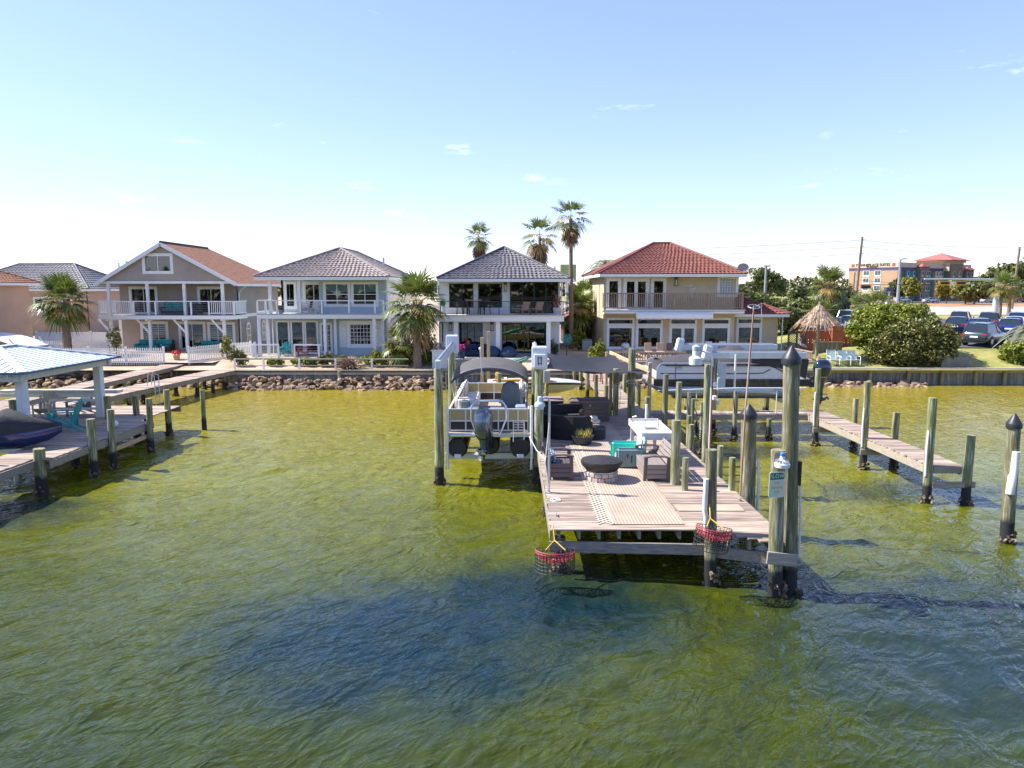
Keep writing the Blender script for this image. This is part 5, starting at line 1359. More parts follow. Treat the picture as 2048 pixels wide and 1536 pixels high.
# ------------------------------------------------------------------ white and yellow jet boat behind, kayak
def jet_boat():
    t = thing('jet_boat', 'small white and yellow jet boat on a low lift behind the pontoon boat', 'boat', (1.2, 34, 1.2))
    wh = M('white_gelcoat', (.72, .72, .71)); yl = M('yellow_gelcoat', (.62, .36, .03), .25, coat=.5)
    def ring(x, w, zb, zt, n=12):
        pts = []
        for j in range(n + 1):
            a = -1 + 2 * j / n
            z = zb + (zt - zb) * abs(a) ** 1.7
            pts.append((x, 34 + w * math.copysign(abs(a) ** .7, a), z))
        return pts
    st = [(-1.2, .85, 1.32, 1.82), (0, .98, 1.2, 1.86), (1.2, .98, 1.2, 1.88), (2.2, .78, 1.26, 1.86), (2.9, .42, 1.42, 1.80), (3.3, .08, 1.62, 1.72)]
    MB().loft([ring(*s_) for s_ in st], closed=False).build('hull', wh, t, smooth=50)
    MB().loft([[(x, 34 + w * .98 * c, zt + .02 + (.08 * (1 - c * c))) for c in [-1 + 2 * j / 8 for j in range(9)]] for x, w, zb, zt in st[2:]], closed=False).build('foredeck', wh, t, smooth=50)
    MB().tube([(-1.2, 33.1, 1.78), (0, 32.99, 1.82), (1.2, 32.99, 1.84), (2.2, 33.2, 1.82), (2.9, 33.57, 1.77), (3.3, 33.95, 1.70)], .05, 8).build('rub_rail', M('dark_stripe', (.03, .035, .05), .4), t, smooth=60)
    MB().tube([(-.9, 33.05, 1.98), (.3, 33.02, 2.0), (1.3, 33.1, 1.99), (2.1, 33.3, 1.92)], [.04, .08, .07, .02], 8).build('side_stripe', yl, t, smooth=60)
    for x in (-.7, .5):
        s_ = seat_block(t, x, x + .5, 33.35, 34.65, 1.6, 1.95, m_vinyl, 'seat'); seat_block(s_, x - .1, x + .1, 33.35, 34.65, 1.85, 2.25, yl if x < 0 else m_vinyl, 'backrest', .06)
    ws = MB().prism([(1.3, 33.3, 1.9), (1.75, 33.5, 1.95), (1.45, 33.6, 2.3)], (.0, .9, 0)).build('windscreen', GLD, t)
    MB().box(.7, 1.7, 32.955, 32.99, 1.62, 1.68).build('side_marking', M('dark_print', (.04, .05, .07), .5), t)
    for x in (-.6, 1.6): MB().bar((x, 32.8, 1.12), (x, 35.2, 1.12), .12, .16).build('bunk', m_galv, t)
    for x, y in ((-.6, 32.75), (1.6, 32.75), (-.6, 35.25), (1.6, 35.25)): pile(t, x, y, 2.35, .1)
    MB().box(1.45, 1.75, 32.6, 32.68, 1.9, 2.5).build('lift_switch_box', M('grey_control_box', (.42, .47, .48)), t, bev=.02)
    MB().tube([(1.6, 32.6, 2.1), (1.5, 32.55, 1.5), (1.3, 32.5, 1.2), (.9, 32.4, 1.25)], .02, 6).build('yellow_cord', m_rope_y, t, smooth=60)
jet_boat()
def kayak():
    t = thing('kayak', 'green kayak with white stripes propped on a rack by the sea wall', 'kayak', (-.3, 38, 2.0))
    g = M('green_plastic', (.02, .26, .11), .4); rk = MB()
    a, b = V((-1.2, 37.6, 1.95)), V((1.0, 38.4, 2.55)); d = (b - a)
    def ring(f, w):
        c = a + d * f; return [c + V((0, w * math.cos(k), w * .55 * math.sin(k))) for k in [2 * math.pi * j / 12 for j in range(12)]]
    MB().loft([ring(0, .02), ring(.12, .18), ring(.35, .34), ring(.65, .34), ring(.88, .18), ring(1, .02)]).build('hull', g, t, smooth=60)
    for s_ in (-.2, .05): MB().tube([a + d * f + V((0, -w + (.1 if s_ > 0 else 0), .1 + s_ * .4)) for f, w in ((.1, .14), (.35, .36), (.65, .36), (.9, .14))], .022, 6).build('stripe', m_white, t, smooth=60)
    for x in (-.6, .5): MB().cyl((x, 38, .3), (x, 38, 2.2 + x * .25), .05).build('rack_post', m_tan, t)
kayak()
for k, (x, y, z) in enumerate(((-1.71, 41, 3.45), (-1.41, 43, 3.67))):
    tt = thing('square_post', ['shorter tan square post rising behind the pontoon bimini', 'taller tan square post rising behind the pontoon bimini'][k], 'post', (x, y, 0))
    MB().box(x - .09, x + .09, y - .09, y + .09, -.5, z).build('post', m_tan, tt, bev=.01)
# covered jet ski under the left roof
def jetski():
    t = thing('jet_ski', 'blue hulled jet ski under a dark cover beside the covered dock', 'jet ski', (-16.6, 22.6, 1.2))
    hull = M('deep_blue_gelcoat', (.008, .022, .10), .2, coat=.6); cv = M('black_cover', (.02, .022, .028), .75, var=.3, sc=4, bump=.5, bsc=9)
    def ring(f, w, zb, zt, top):
        c = V((-18.3, 22.0, 0)).lerp(V((-14.75, 23.1, 0)), f); sd = V((-.35, .94, 0))
        pts = []
        for j in range(16):
            a = 2 * math.pi * j / 16; ca, sa = math.cos(a), math.sin(a)
            z = (zt + (top - zt) * sa) if sa > 0 else (zt + (zt - zb) * sa)
            pts.append(c + sd * (w * math.copysign(abs(ca) ** .8, ca)) + V((0, 0, z)))
        return pts
    S = [(0, .35, 1.3, 1.62, 1.8), (.12, .56, 1.2, 1.62, 1.95), (.4, .6, 1.15, 1.64, 2.15), (.6, .58, 1.15, 1.68, 2.42), (.75, .48, 1.2, 1.72, 2.12), (.9, .28, 1.35, 1.78, 1.98), (1, .05, 1.6, 1.82, 1.86)]
    MB().loft([ring(*s_) for s_ in S]).build('cover', cv, t, smooth=60)
    MB().loft([ring(f, w * 1.04, zb - .05, zt - .06, zt + .02) for f, w, zb, zt, tp in S]).build('hull', hull, t, smooth=50)
    MB().bar((-17.8, 22.2, 1.06), (-15.8, 22.8, 1.06), .5, .12).build('bunk', m_galv, t)
    for q in ((-17.4, 22.3), (-16.1, 22.7)): MB().cyl((q[0], q[1], -1), (q[0], q[1], 1.0), .08).build('bunk_post', m_galv, t)
    MB().cyl((-16.0, 20.6, .2), (-16.0, 20.6, 2.5), .07).build('guide_post', m_pvc, t)
jetski()
# ------------------------------------------------------------------ vegetation
m_palm = M('palm_leaf', (0.07, 0.115, 0.018), 0.4, c2=(0.21, 0.24, 0.05), sc=1.6, isl=0.45, hue=.02, trans=.22)
m_palmy = M('yellowing_palm_leaf', (0.28, 0.20, 0.05), 0.55, c2=(0.42, 0.27, 0.09), sc=1.6, isl=0.35, trans=.2)
m_dead = M('dead_palm_leaf', (0.17, 0.10, 0.05), 0.85, c2=(0.36, 0.24, 0.14), sc=2, isl=0.4)
m_trunk = M('palm_trunk', (0.12, 0.085, 0.06), 0.9, c2=(0.30, 0.23, 0.17), sc=3, st=(3, 3, 9), bump=.6)
m_bark = M('tree_bark', (0.07, 0.055, 0.04), 0.9, c2=(0.17, 0.14, 0.11), sc=4, bump=.5)
def fan_frond(mb, base, az, el, lp, lf, r, n=22, droop=.35, spread=R(125), w=.05):
    d = V((math.cos(az) * math.cos(el), math.sin(az) * math.cos(el), math.sin(el)))
    side = V((-math.sin(az), math.cos(az), 0)); up = side.cross(d) * -1
    if up.z < 0: up = -up
    p1 = base + d * lp * .55 + V((0, 0, .02)); tip = base + d * lp + V((0, 0, -droop * lp * .25))
    sd = side * .018
    mb.add([base - sd, base + sd, p1 + sd, p1 - sd, tip - sd * .6, tip + sd * .6], [(0, 1, 2, 3), (3, 2, 5, 4)])
    dn = (tip - p1).normalized()
    for k in range(n):
        a = spread * (-1 + 2 * k / (n - 1)) + r.uniform(-.05, .05)
        L_ = lf * (.72 + .28 * math.cos(a)) * r.uniform(.85, 1.08)
        q = (dn * math.cos(a) + side * math.sin(a)).normalized()
        perp = (side * math.cos(a) - dn * math.sin(a)).normalized()
        fold = up * (.10 * abs(math.sin(a)) * lf)
        mid = tip + q * L_ * .55 + fold * .6 + V((0, 0, -.05 * L_ * droop))
        end = tip + q * L_ * .97 + fold * .3 + V((0, 0, -droop * L_ * r.uniform(.55, 1.15)))
        ww = perp * w * r.uniform(.8, 1.2)
        mb.add([tip, mid - ww, mid + ww, end], [(0, 1, 2), (1, 3, 2)])
def fan_palm(label, x, y, z0, zc, tr=.2, crown=1.7, nf=34, seed=1, skirt=0, lean=(0, 0), yellow=.1, elmin=-55, name='fan_palm', group=None, n=22, dead=0, boots=True):
    r = rng(seed); t = thing(name, label, 'palm tree', (x, y, z0), group=group)
    tk = MB(); pts = []; rs = []; k = 14
    for i in range(k + 1):
        f = i / k; pts.append((x + lean[0] * f ** 1.5 + r.uniform(-.01, .01), y + lean[1] * f, z0 - .2 + (zc - z0 + .1) * f)); rs.append(tr * (1.2 - .35 * f + (.35 if f > .82 and boots else 0) + r.uniform(-.05, .05)))
    tk.tube(pts, rs, 12); o = tk.build('trunk', m_trunk, t, smooth=60)
    top = V(pts[-1]) + V((0, 0, .1))
    if boots:
        bb = MB()
        for i in range(46):
            a = r.uniform(0, 6.28); zz = top.z - r.uniform(.05, 1.3); rr = tr * 1.15
            p = V((top.x + rr * math.cos(a), top.y + rr * math.sin(a), zz)); q = p + V((math.cos(a) * .16, math.sin(a) * .16, .3))
            bb.bar(p, q, .09, .03)
        bb.build('leaf_boot_cladding', m_dead, o, kind='stuff', fix=False)
    g, yl, dd = MB(), MB(), MB()
    for i in range(nf):
        f = (i + .5) / nf
        el = R(82 - (82 - elmin) * f ** .85 + r.uniform(-9, 9)); az = i * 2.39996 + r.uniform(-.3, .3)
        m = yl if (r.random() < yellow and f > .35) else g
        fan_frond(m, top, az, el, crown * r.uniform(.42, .6), crown * r.uniform(.52, .68), r, n, droop=.06 + .34 * f, w=crown * .026)
    g.build('crown', m_palm, t, fix=False)
    if yl.v: yl.build('yellow_fronds', m_palmy, t, fix=False, kind='stuff')
    for i in range(skirt):
        fan_frond(dd, top - V((0, 0, r.uniform(0, 1.0) * crown * .5)), i * 2.4, R(r.uniform(-88, -74)), crown * .35, crown * .6, r, 12, droop=.3, w=crown * .04, spread=R(70))
    if dd.v: dd.build('dead_frond_skirt', m_dead, t, fix=False, kind='stuff')
    return t
def feather_palm(label, x, y, z0, zc, L_, nf, seed):
    r = rng(seed); t = thing('feather_palm', label, 'palm tree', (x, y, z0))
    MB().tube([(x, y, z0 - .2), (x + .05, y, (z0 + zc) / 2), (x, y, zc)], [L_ * .1, L_ * .085, L_ * .1], 12).build('trunk', m_trunk, t, smooth=60)
    g = MB(); gm = M('grey_green_palm', (.16, .19, .10), .5, c2=(.30, .32, .20), sc=2, isl=.3, trans=.2)
    for i in range(nf):
        az = i * 2.4 + r.uniform(-.2, .2); el = R(78 - 75 * (i / nf) + r.uniform(-6, 6)); d = V((math.cos(az), math.sin(az), 0)); P = []
        for k in range(13):
            f = k / 12; P.append(V((x, y, zc)) + d * (L_ * f * math.cos(el) + L_ * .28 * f * f) + V((0, 0, L_ * f * math.sin(el) - L_ * .95 * f ** 2.4)))
        g.tube(P, [.03] * 12 + [.01], 4)
        side = V((-math.sin(az), math.cos(az), 0))
        for k in range(2, 40):
            f = k / 40 * 12; a = int(f); c = P[a].lerp(P[min(12, a + 1)], f - a); tg = (P[min(12, a + 1)] - P[a]).normalized()
            for s_ in (-1, 1):
                ln = L_ * .26 * math.sin(math.pi * min(1, .12 + k / 44)); e = c + (side * s_ * .75 + tg * .6 + V((0, 0, .25))).normalized() * ln + V((0, 0, -ln * .25))
                w = tg * .025; g.add([c - w, c + w, e], [(0, 1, 2)])
    g.build('crown', gm, t, fix=False)
def leaf_cloud(blobs, n, size, seed, shell_=.55, up=.35, aspect=.55):
    """Numpy leaf quads through the outer part of lumpy ellipsoids; returns an MB-like mesh quickly."""
    r = np.random.default_rng(seed); vs = []; rr_ = random.Random(seed)
    blobs = list(blobs) + [(b[0] + b[3] * d.x, b[1] + b[4] * d.y, b[2] + b[5] * d.z, b[3] * k, b[4] * k, b[5] * k) for b in blobs for d, k in
             [(V((rr_.gauss(0, 1), rr_.gauss(0, 1), rr_.gauss(.3, .8))).normalized() * rr_.uniform(.75, 1.02), rr_.uniform(.2, .42)) for _ in range(10)]]
    tot = sum(b[3] * b[4] + b[4] * b[5] + b[3] * b[5] for b in blobs)
    for cx, cy_, cz, rx, ry, rz in blobs:
        k = max(12, int(n * (rx * ry + ry * rz + rx * rz) / tot))
        d = r.normal(size=(k, 3)); d /= np.linalg.norm(d, axis=1)[:, None]
        rad = shell_ + (1.06 - shell_) * r.random(k) ** .6
        lump = 1 + .10 * np.sin(d[:, 0] * 7 + cx) * np.sin(d[:, 1] * 6 + cy_) + .10 * np.sin(d[:, 2] * 9 + cx)
        p = d * (rad * lump)[:, None] * np.array([rx, ry, rz]) + np.array([cx, cy_, cz])
        nrm = d * .7 + r.normal(size=(k, 3)) * .75 + np.array([0, 0, up]); nrm /= np.linalg.norm(nrm, axis=1)[:, None]
        a = np.cross(nrm, r.normal(size=(k, 3))); a /= np.linalg.norm(a, axis=1)[:, None]; b = np.cross(nrm, a)
        s = size * (.55 + .9 * r.random(k))[:, None]
        vs.append(np.stack([p - a * s, p - b * s * aspect + nrm * s * .12, p + a * s, p + b * s * aspect + nrm * s * .12], 1))
    vs = np.concatenate(vs); return vs.reshape(-1, 3), len(vs)
def leaves_obj(name, vs, nq, mat, parent, kind=None):
    me = bpy.data.meshes.new(name); o3 = np.array(ORG.get(parent.name, (0, 0, 0)) if parent else (0, 0, 0))
    me.vertices.add(nq * 4); me.vertices.foreach_set('co', (vs - o3).astype(np.float32).ravel())
    me.loops.add(nq * 4); me.loops.foreach_set('vertex_index', np.arange(nq * 4, dtype=np.int32))
    me.polygons.add(nq); me.polygons.foreach_set('loop_start', np.arange(0, nq * 4, 4, dtype=np.int32)); me.update()
    me.materials.append(mat); o = bpy.data.objects.new(name, me); COL.objects.link(o)
    if parent: o.parent = parent; ORG[o.name] = tuple(o3)
    if kind: o['kind'] = kind
    return o
def broad_tree(label, x, y, z0, zt, rx, mat, seed, n=3500, size=.16, name='broadleaf_tree', trunk=True, low=.3, nb=9, group=None, ry=None, cat='tree', shell_=.5):
    r = rng(seed); t = thing(name, label, cat, (x, y, z0), group=group); h = zt - z0; ry = ry or rx * .85; blobs = []
    for i in range(nb):
        a = r.uniform(0, 6.28); rr = math.sqrt(r.random()) * .68; f = r.uniform(low, .86); s_ = r.uniform(.28, .46)
        k = 1 - .55 * max(0, (f - .55) / .45)
        blobs.append((x + rx * rr * k * math.cos(a), y + ry * rr * k * math.sin(a), z0 + h * f, rx * s_, ry * s_, min(h * .28, rx * s_ * .75)))
    blobs.append((x, y, z0 + h * (low + .86) / 2, rx * .55, ry * .55, h * (.9 - low) * .5))
    if trunk:
        tk = MB(); tk.tube([(x, y, z0 - .2), (x + .05 * rx, y, z0 + h * .3), (x, y, z0 + h * .6)], [h * .035, h * .026, h * .012], 8)
        for b in blobs[:6]: tk.tube([(x + .04 * rx, y, z0 + h * .28), ((x + b[0]) / 2, (y + b[1]) / 2, (z0 + h * .3 + b[2]) / 2 + .1), b[:3]], [h * .018, h * .012, h * .005], 6)
        tk.build('trunk', m_bark, t, smooth=60)
    vs, k = leaf_cloud(blobs, n, size, seed, shell_); leaves_obj('crown', vs, k, mat, t)
    return t
lf_bright = M('bright_leaf', (.12, .175, .012), .5, c2=(.28, .29, .028), sc=1.1, isl=.45, hue=.02, trans=.25)
lf_olive_shade = M('shaded_olive_leaf', (.07, .088, .015), .45, c2=(.22, .205, .045), sc=1.3, isl=.6, hue=.03, trans=.15)  # browner foliage, with the bush's shaded side put into the colour
lf_mid = M('mid_green_leaf', (.065, .092, .018), .5, c2=(.18, .19, .045), sc=.7, isl=.4, hue=.02, trans=.2)
lf_dark = M('dark_green_leaf', (.05, .075, .018), .5, c2=(.14, .16, .04), sc=.6, isl=.4, hue=.02, trans=.15)
lf_yel = M('yellow_green_leaf', (.16, .17, .02), .5, c2=(.30, .27, .05), sc=.8, isl=.35, trans=.25)

# palms
fan_palm('cabbage palm with dense round crown before the peach house', -32.3, 52, 1.35, 5.3, .27, 2.25, 44, 3, yellow=.12, elmin=-55)
fan_palm('tall cabbage palm between the blue and white houses by the sea wall', -6.25, 47.2, 1.1, 5.3, .25, 2.5, 34, 5, skirt=4, yellow=.16, elmin=-52)
fan_palm('low fan palm with drooping leaves at the foot of the cabbage palm', -7.6, 48.0, 1.1, 2.5, .2, 1.6, 20, 6, yellow=.08, elmin=-60, skirt=4)
fan_palm('left tall palm with brown skirt behind the dark roof', -2.9, 64, 1.5, 10.7, .14, 1.5, 20, 8, skirt=20, yellow=.2, boots=False, name='skirted_palm')
fan_palm('middle tall palm with ragged yellowed fronds behind the dark roof', 2.5, 66, 1.5, 11.0, .14, 2.1, 16, 9, skirt=14, yellow=.45, boots=False, name='skirted_palm')
fan_palm('tallest slender palm rising beside the white house', 4.75, 57.5, 1.5, 11.8, .16, 1.9, 14, 12, skirt=8, yellow=.25, boots=False, name='skirted_palm', lean=(-.15, 0))
feather_palm('feather palm with arching grey green fronds behind the red roof', 9.3, 71, 1.5, 8.2, 2.6, 26, 4)
fan_palm('cabbage palm with yellow fronds behind the thatched umbrella', 31.44, 72, 2.2, 6.6, .28, 2.3, 36, 14, yellow=.45, elmin=-65)
fan_palm('left palm of the pair by the traffic signal pole', 67.71, 100, 2.3, 6.6, .22, 2.2, 30, 15, yellow=.35)
fan_palm('right palm of the pair by the traffic signal pole', 71.72, 104, 2.3, 6.4, .22, 2.1, 30, 16, yellow=.3)
for k, (px, yy, zc, cr) in enumerate(((1722, 88, 3.9, 2.4), (1752, 84, 4.1, 2.5), (1705, 95, 3.7, 2.2), (1640, 66, 3.9, 1.8))):
    fan_palm(['low bushy palm left of the pylon sign', 'low bushy palm in front of the hotel corner', 'small bushy palm behind the white cars', 'low bushy palm behind the thatched umbrella'][k], (px - 1024) / 1434 * yy, yy, 2.2, zc, .2, cr, 30, 20 + k, yellow=.12, elmin=-50, n=16)
for k, (x, yy, zc, cr) in enumerate(((5.6, 60, 4.6, 2.0), (6.2, 63, 5.4, 1.9))):
    fan_palm(['bushy palm between the white and cream houses', 'second bushy palm behind the gap between the white and cream houses'][k], x, yy, 1.4, zc, .2, cr, 28, 30 + k, yellow=.15, elmin=-65)
feather_palm('spiky palm leaning into view at the right edge by the cars', 35.6, 49.4, 1.2, 3.2, 1.7, 26, 9)

# big shrubs on the lawn
def shrub(label, blobs_, n, size, mat, seed, name='shrub', stems=5, cat='shrub', shell_=.5, up=.35):
    blobs = [((b[0] - 26.9) * .84 + 26.9, *b[1:2], b[2], b[3] * .86, *b[4:]) if b[0] < 32 else b for b in blobs_]
    cx = sum(b[0] for b in blobs) / len(blobs); cy_ = sum(b[1] for b in blobs) / len(blobs); z0 = ground_z(cx, cy_)
    t = thing(name, label, cat, (cx, cy_, z0)); r = rng(seed); st = MB()
    for b in blobs[:stems + 6]: st.tube([(cx + r.uniform(-.3, .3), cy_ + r.uniform(-.2, .2), z0 - .1), ((cx + b[0]) / 2, (cy_ + b[1]) / 2, (z0 + b[2]) / 2), b[:3]], [.07, .05, .02], 6)
    st.build('stem', m_bark, t, smooth=60)
    vs, k = leaf_cloud(blobs, n, size, seed, shell_, up); leaves_obj('foliage', vs, k, mat, t)
    return t
shrub('bright green crown of the large bush by the sea wall', [(24.4, 50.2, 3.6, 1.5, 1.4, 1.1), (26.0, 50.6, 4.2, 1.5, 1.4, 1.0), (27.4, 50.4, 4.35, 1.4, 1.3, .95), (25.0, 50.0, 3.2, 1.4, 1.3, 1.2), (28.8, 50.6, 4.0, 1.3, 1.2, .95), (26.8, 50.0, 3.6, 1.6, 1.3, 1.2), (24.0, 49.8, 2.9, 1.0, 1.0, .9), (27.9, 51, 4.75, .7, .7, .45), (25.6, 51, 4.75, .8, .8, .45)], 23000, .10, lf_bright, 41)  # one bush in two halves: sunlit top bright, shaded foot olive by colour
shrub('olive brown shaded lower part of the large bush spilling towards the sea wall', [(25.4, 48.4, 2.4, 1.5, 1.2, 1.25), (27.0, 48.4, 2.9, 1.7, 1.3, 1.3), (28.8, 48.6, 3.0, 1.5, 1.3, 1.2), (30.0, 49.0, 2.7, 1.0, 1.0, 1.0), (26.2, 47.9, 1.9, 1.5, .9, .9), (28.3, 47.9, 2.0, 1.6, .9, 1.0), (24.4, 48.4, 2.0, .9, .8, .9), (29.6, 48.4, 2.1, .9, .8, .9), (27.6, 48.8, 3.7, 1.1, 1.0, .6)], 27000, .085, lf_olive_shade, 42)
shrub('bright green bush at the right edge of the lawn', [(34.2, 48.6, 1.9, 1.0, .9, .8), (35.4, 48.9, 2.1, 1.0, .9, .9), (34.9, 48.2, 1.7, .9, .7, .7)], 4200, .1, lf_bright, 43)
# trees behind the cream house and the lot
broad_tree('open crowned pine standing above the green trees', 33.77, 96, 2.2, 9.2, 3.0, lf_mid, 51, 2600, .2, name='pine_tree', low=.55, nb=7)
for k, (px, yy, zt, rx, mt) in enumerate(((1500, 72, 6.2, 2.8, lf_mid), (1545, 76, 6.0, 3.2, lf_mid), (1585, 82, 6.5, 3.0, lf_dark), (1610, 70, 5.0, 2.6, lf_mid), (1560, 66, 4.6, 2.4, lf_mid), (1690, 105, 7.0, 3.2, lf_mid), (1480, 84, 6.8, 2.6, lf_dark), (1655, 84, 6.0, 2.6, lf_dark))):
    broad_tree(['leafy tree just right of the cream house roof', 'wide leafy tree behind the red annex roof', 'dark leafy tree behind the wide leafy tree', 'leafy tree left of the thatched umbrella', 'low leafy tree behind the annex', 'leafy tree at the foot of the utility pole', 'dark leafy tree behind the satellite dish', 'dark leafy tree behind the yellowed cabbage palm'][k], (px - 1024) / 1434 * yy, yy, 2.0, zt, rx, mt, 60 + k, 6000, .15, low=.12)
for k, (px, yy, zt, rx, mt) in enumerate(((1793, 205, 9.0, 4.2, lf_mid), (1818, 200, 9.5, 3.6, lf_yel), (1886, 190, 8.2, 3.4, lf_yel), (1942, 180, 9.0, 5.6, lf_mid), (1925, 185, 8.0, 4.0, lf_yel))):
    broad_tree(['round green tree before the hotel corner', 'yellow green layered tree before the teal hotel wall', 'yellow green tree before the hotel entrance', 'wide spreading tree right of the hotel', 'small yellowish tree beside the wide spreading tree'][k], (px - 1024) / 1434 * yy, yy, 2.3, zt, rx, mt, 80 + k, 1500, .5, low=.35)
# far woods: one mass
def far_wood():
    t = thing('far_wood', 'far line of dark green woods along the horizon', 'woods', (0, 360, 2)); t['kind'] = 'stuff'; r = rng(3); bl = []
    for i in range(150):
        x = -330 + i * 5.2 + r.uniform(-2, 2); y = 380 + r.uniform(-25, 25); h = 4.2 + 2.2 * math.sin(i * .21) ** 2 + (2.8 if 130 < x < 330 else 0) + r.uniform(0, 1.6)
        bl.append((x, y, 2 + h * .55, 5.5, 5, h * .55))
    vs, k = leaf_cloud(bl, 13000, 1.1, 5, .7); o = leaves_obj('foliage', vs, k, lf_dark, t, 'stuff')
far_wood()
for k, (px, yy, zt, rx) in enumerate(((1990, 250, 13.5, 9), (2025, 245, 15, 9), (2060, 235, 16, 9), (1960, 255, 12, 7))):
    broad_tree(['rounded wood edge tree behind the twin palms', 'tall wood edge tree at right behind the utility pole', 'tall wood edge tree cut off by the right edge', 'lower wood edge tree next to the hotel'][k], (px - 1024) / 1434 * yy, yy, 2.2, zt, rx, lf_mid, 95 + k, 2200, .75, low=.15, nb=12)
# garden planting on the left
def clump(label, x, y, w, h, n, mat, seed, name='garden_plant', size=.07, cat='plant'):
    r = rng(seed); z = ground_z(x, y); bl = [(x + r.uniform(-w, w) * .7, y + r.uniform(-.25, .25), z + h * r.uniform(.35, .75), w * .45, w * .4, h * .4) for _ in range(5)]
    t = thing(name, label, cat, (x, y, z)); st = MB()
    for b in bl: st.tube([(x, y, z - .05), b[:3]], [.03, .015], 5)
    st.build('stem', m_bark, t); vs, k = leaf_cloud(bl, n, size, seed, .35); leaves_obj('foliage', vs, k, mat, t); return t
def spiky(label, x, y, h, n, mat, seed, name='spiky_plant', spread=1.0, w=.03):
    r = rng(seed); z = ground_z(x, y); t = thing(name, label, 'plant', (x, y, z)); mb = MB()
    for i in range(n):
        a = r.uniform(0, 6.28); e = r.uniform(.25, 1.45); L_ = h * r.uniform(.6, 1.1); d = V((math.cos(a) * math.cos(e) * spread, math.sin(a) * math.cos(e) * spread, math.sin(e))); b = V((x + r.uniform(-.1, .1) * spread, y + r.uniform(-.1, .1), z)); s_ = V((-math.sin(a), math.cos(a), 0)) * w
        m_ = b + d * L_ * .6; e_ = b + d * L_ + V((0, 0, -.18 * L_)); mb.add([b - s_, b + s_, m_ + s_, m_ - s_, e_], [(0, 1, 2, 3), (3, 2, 4)])
    mb.build('leaf_rosette', mat, t, fix=False, kind='stuff'); return t
pinkish = M('dry_pink_succulent', (.16, .10, .085), .7, c2=(.40, .30, .26), sc=5, isl=.4)
sp = spiky('greyish pink spiky succulent heap sprawling over the sea wall', -10.66, 46.5, 1.1, 330, pinkish, 7, spread=1.5, w=.035)
for k, (px, w, h, mt) in enumerate(((547, .5, .35, lf_bright), (600, .6, .4, lf_bright), (618, .45, .35, lf_mid), (655, .6, .6, lf_mid), (672, .5, .5, lf_yel), (735, .9, .6, lf_bright), (765, .8, .8, lf_bright), (800, .8, 1.2, lf_yel), (815, .9, .9, lf_bright), (848, .6, .6, lf_bright), (475, .6, .8, lf_mid), (862, .5, 1.6, lf_mid))):
    yy = 47.6 if px < 790 else 47.9
    clump(['low green plant left of the porch step', 'low green plant right of the porch step', 'small dark plant before the red chair', 'leafy plant left of the succulent heap', 'yellowish plant behind the succulent heap', 'green plant under the big grid window', 'green shrub right of the big grid window', 'tall yellow green shrub left of the cabbage palm', 'green shrub at the cabbage palm base', 'small green plant right of the cabbage palm', 'dark creeper on the picket fence end', 'narrow upright shrub beside the outdoor kitchen'][k],
          (px - 1024) / 1434 * yy, yy, w * 1.15, h * 1.3, 900, mt, 120 + k, size=.08)
clump('yellow flowering vine climbing a stake by the picket fence', -29.05, 52.5, .5, 1.9, 700, lf_yel, 140)
clump('vine on the right picket fence panel', -19.68, 49.5, .55, 1.5, 600, lf_yel, 141)
clump('leafy green plant beside the patio steps', 5.95, 48.6, .7, 1.3, 900, lf_bright, 142, size=.11)
clump('green shrub at the side of the cream house', 5.22, 56, .8, 1.6, 700, lf_bright, 143, size=.1)
clump('dark green shrub against the white brick', 2.95, 51.8, .5, 1.0, 500, lf_dark, 144)
broad_tree('dark topiary palm top peeking over the dark roof', 1.65, 68, 1.5, 9.4, .9, lf_dark, 150, 900, .12, low=.78, nb=5)

def unseen_shore():  # unseen trees added behind the camera so window panes mirror something dark
    t = thing('unseen_shore_wood', 'unseen wooded shore behind the viewer, added to darken window reflections', 'woods', (0, -330, 0)); t['kind'] = 'stuff'; r = rng(13)
    MB().box(-900, 900, -420, -318, -1, 1.2).build('bank', M('far_bank', (.16, .14, .09), .9), t)
    bl = [(-700 + i * 9.5 + r.uniform(-3, 3), -335 + r.uniform(-10, 10), 7.0 + r.uniform(-1, 2), 9, 8, 8 + r.uniform(-1, 3)) for i in range(150)]
    vs, k = leaf_cloud(bl, 16000, 2.2, 15, .7); leaves_obj('foliage', vs, k, lf_dark, t, 'stuff')
unseen_shore()
# ------------------------------------------------------------------ paved ground on the right
def sheet(name, poly_x, ys, mat, dz):
    """Strip of ground between two x limits given per y, draped on the terrain."""
    vs = []; fs = []; n = 14
    for j, y in enumerate(ys):
        a, b = poly_x(y)
        for i in range(n + 1):
            x = a + (b - a) * i / n; vs.append((x, y, ground_z(x, y) + dz))
    for j in range(len(ys) - 1):
        for i in range(n): k = j * (n + 1) + i; fs.append((k, k + 1, k + n + 2, k + n + 1))
    return structure(MB().add(vs, fs).build(name, mat, None, fix=False))
m_asph = M('asphalt', (.055, .053, .055), .9, c2=(.105, .10, .10), sc=1.2, bump=.2, bsc=40)
m_conc = M('pale_road', (.36, .31, .25), .85, c2=(.50, .44, .37), sc=.25, bump=.1)
sheet('parking_lot', lambda y: (24.5 + (y - 51.5) * .2 if y > 56 else 31.0 - (y - 51.5) * .3, 110), [51.6 + 1.5 * i for i in range(29)], m_asph, .06)
sheet('road', lambda y: (45, 420), [108, 118, 130, 145, 160], m_conc, .05)
sheet('mulch_strip', lambda y: (95, 300), [163, 175, 190], M('red_mulch', (.34, .15, .06), .9, c2=(.46, .25, .12), sc=.3), .05)
sheet('hotel_lot', lambda y: (60, 330), [198, 205, 215, 224], m_asph, .06)
lm = M('lot_line_paint', (.7, .7, .68), .6)
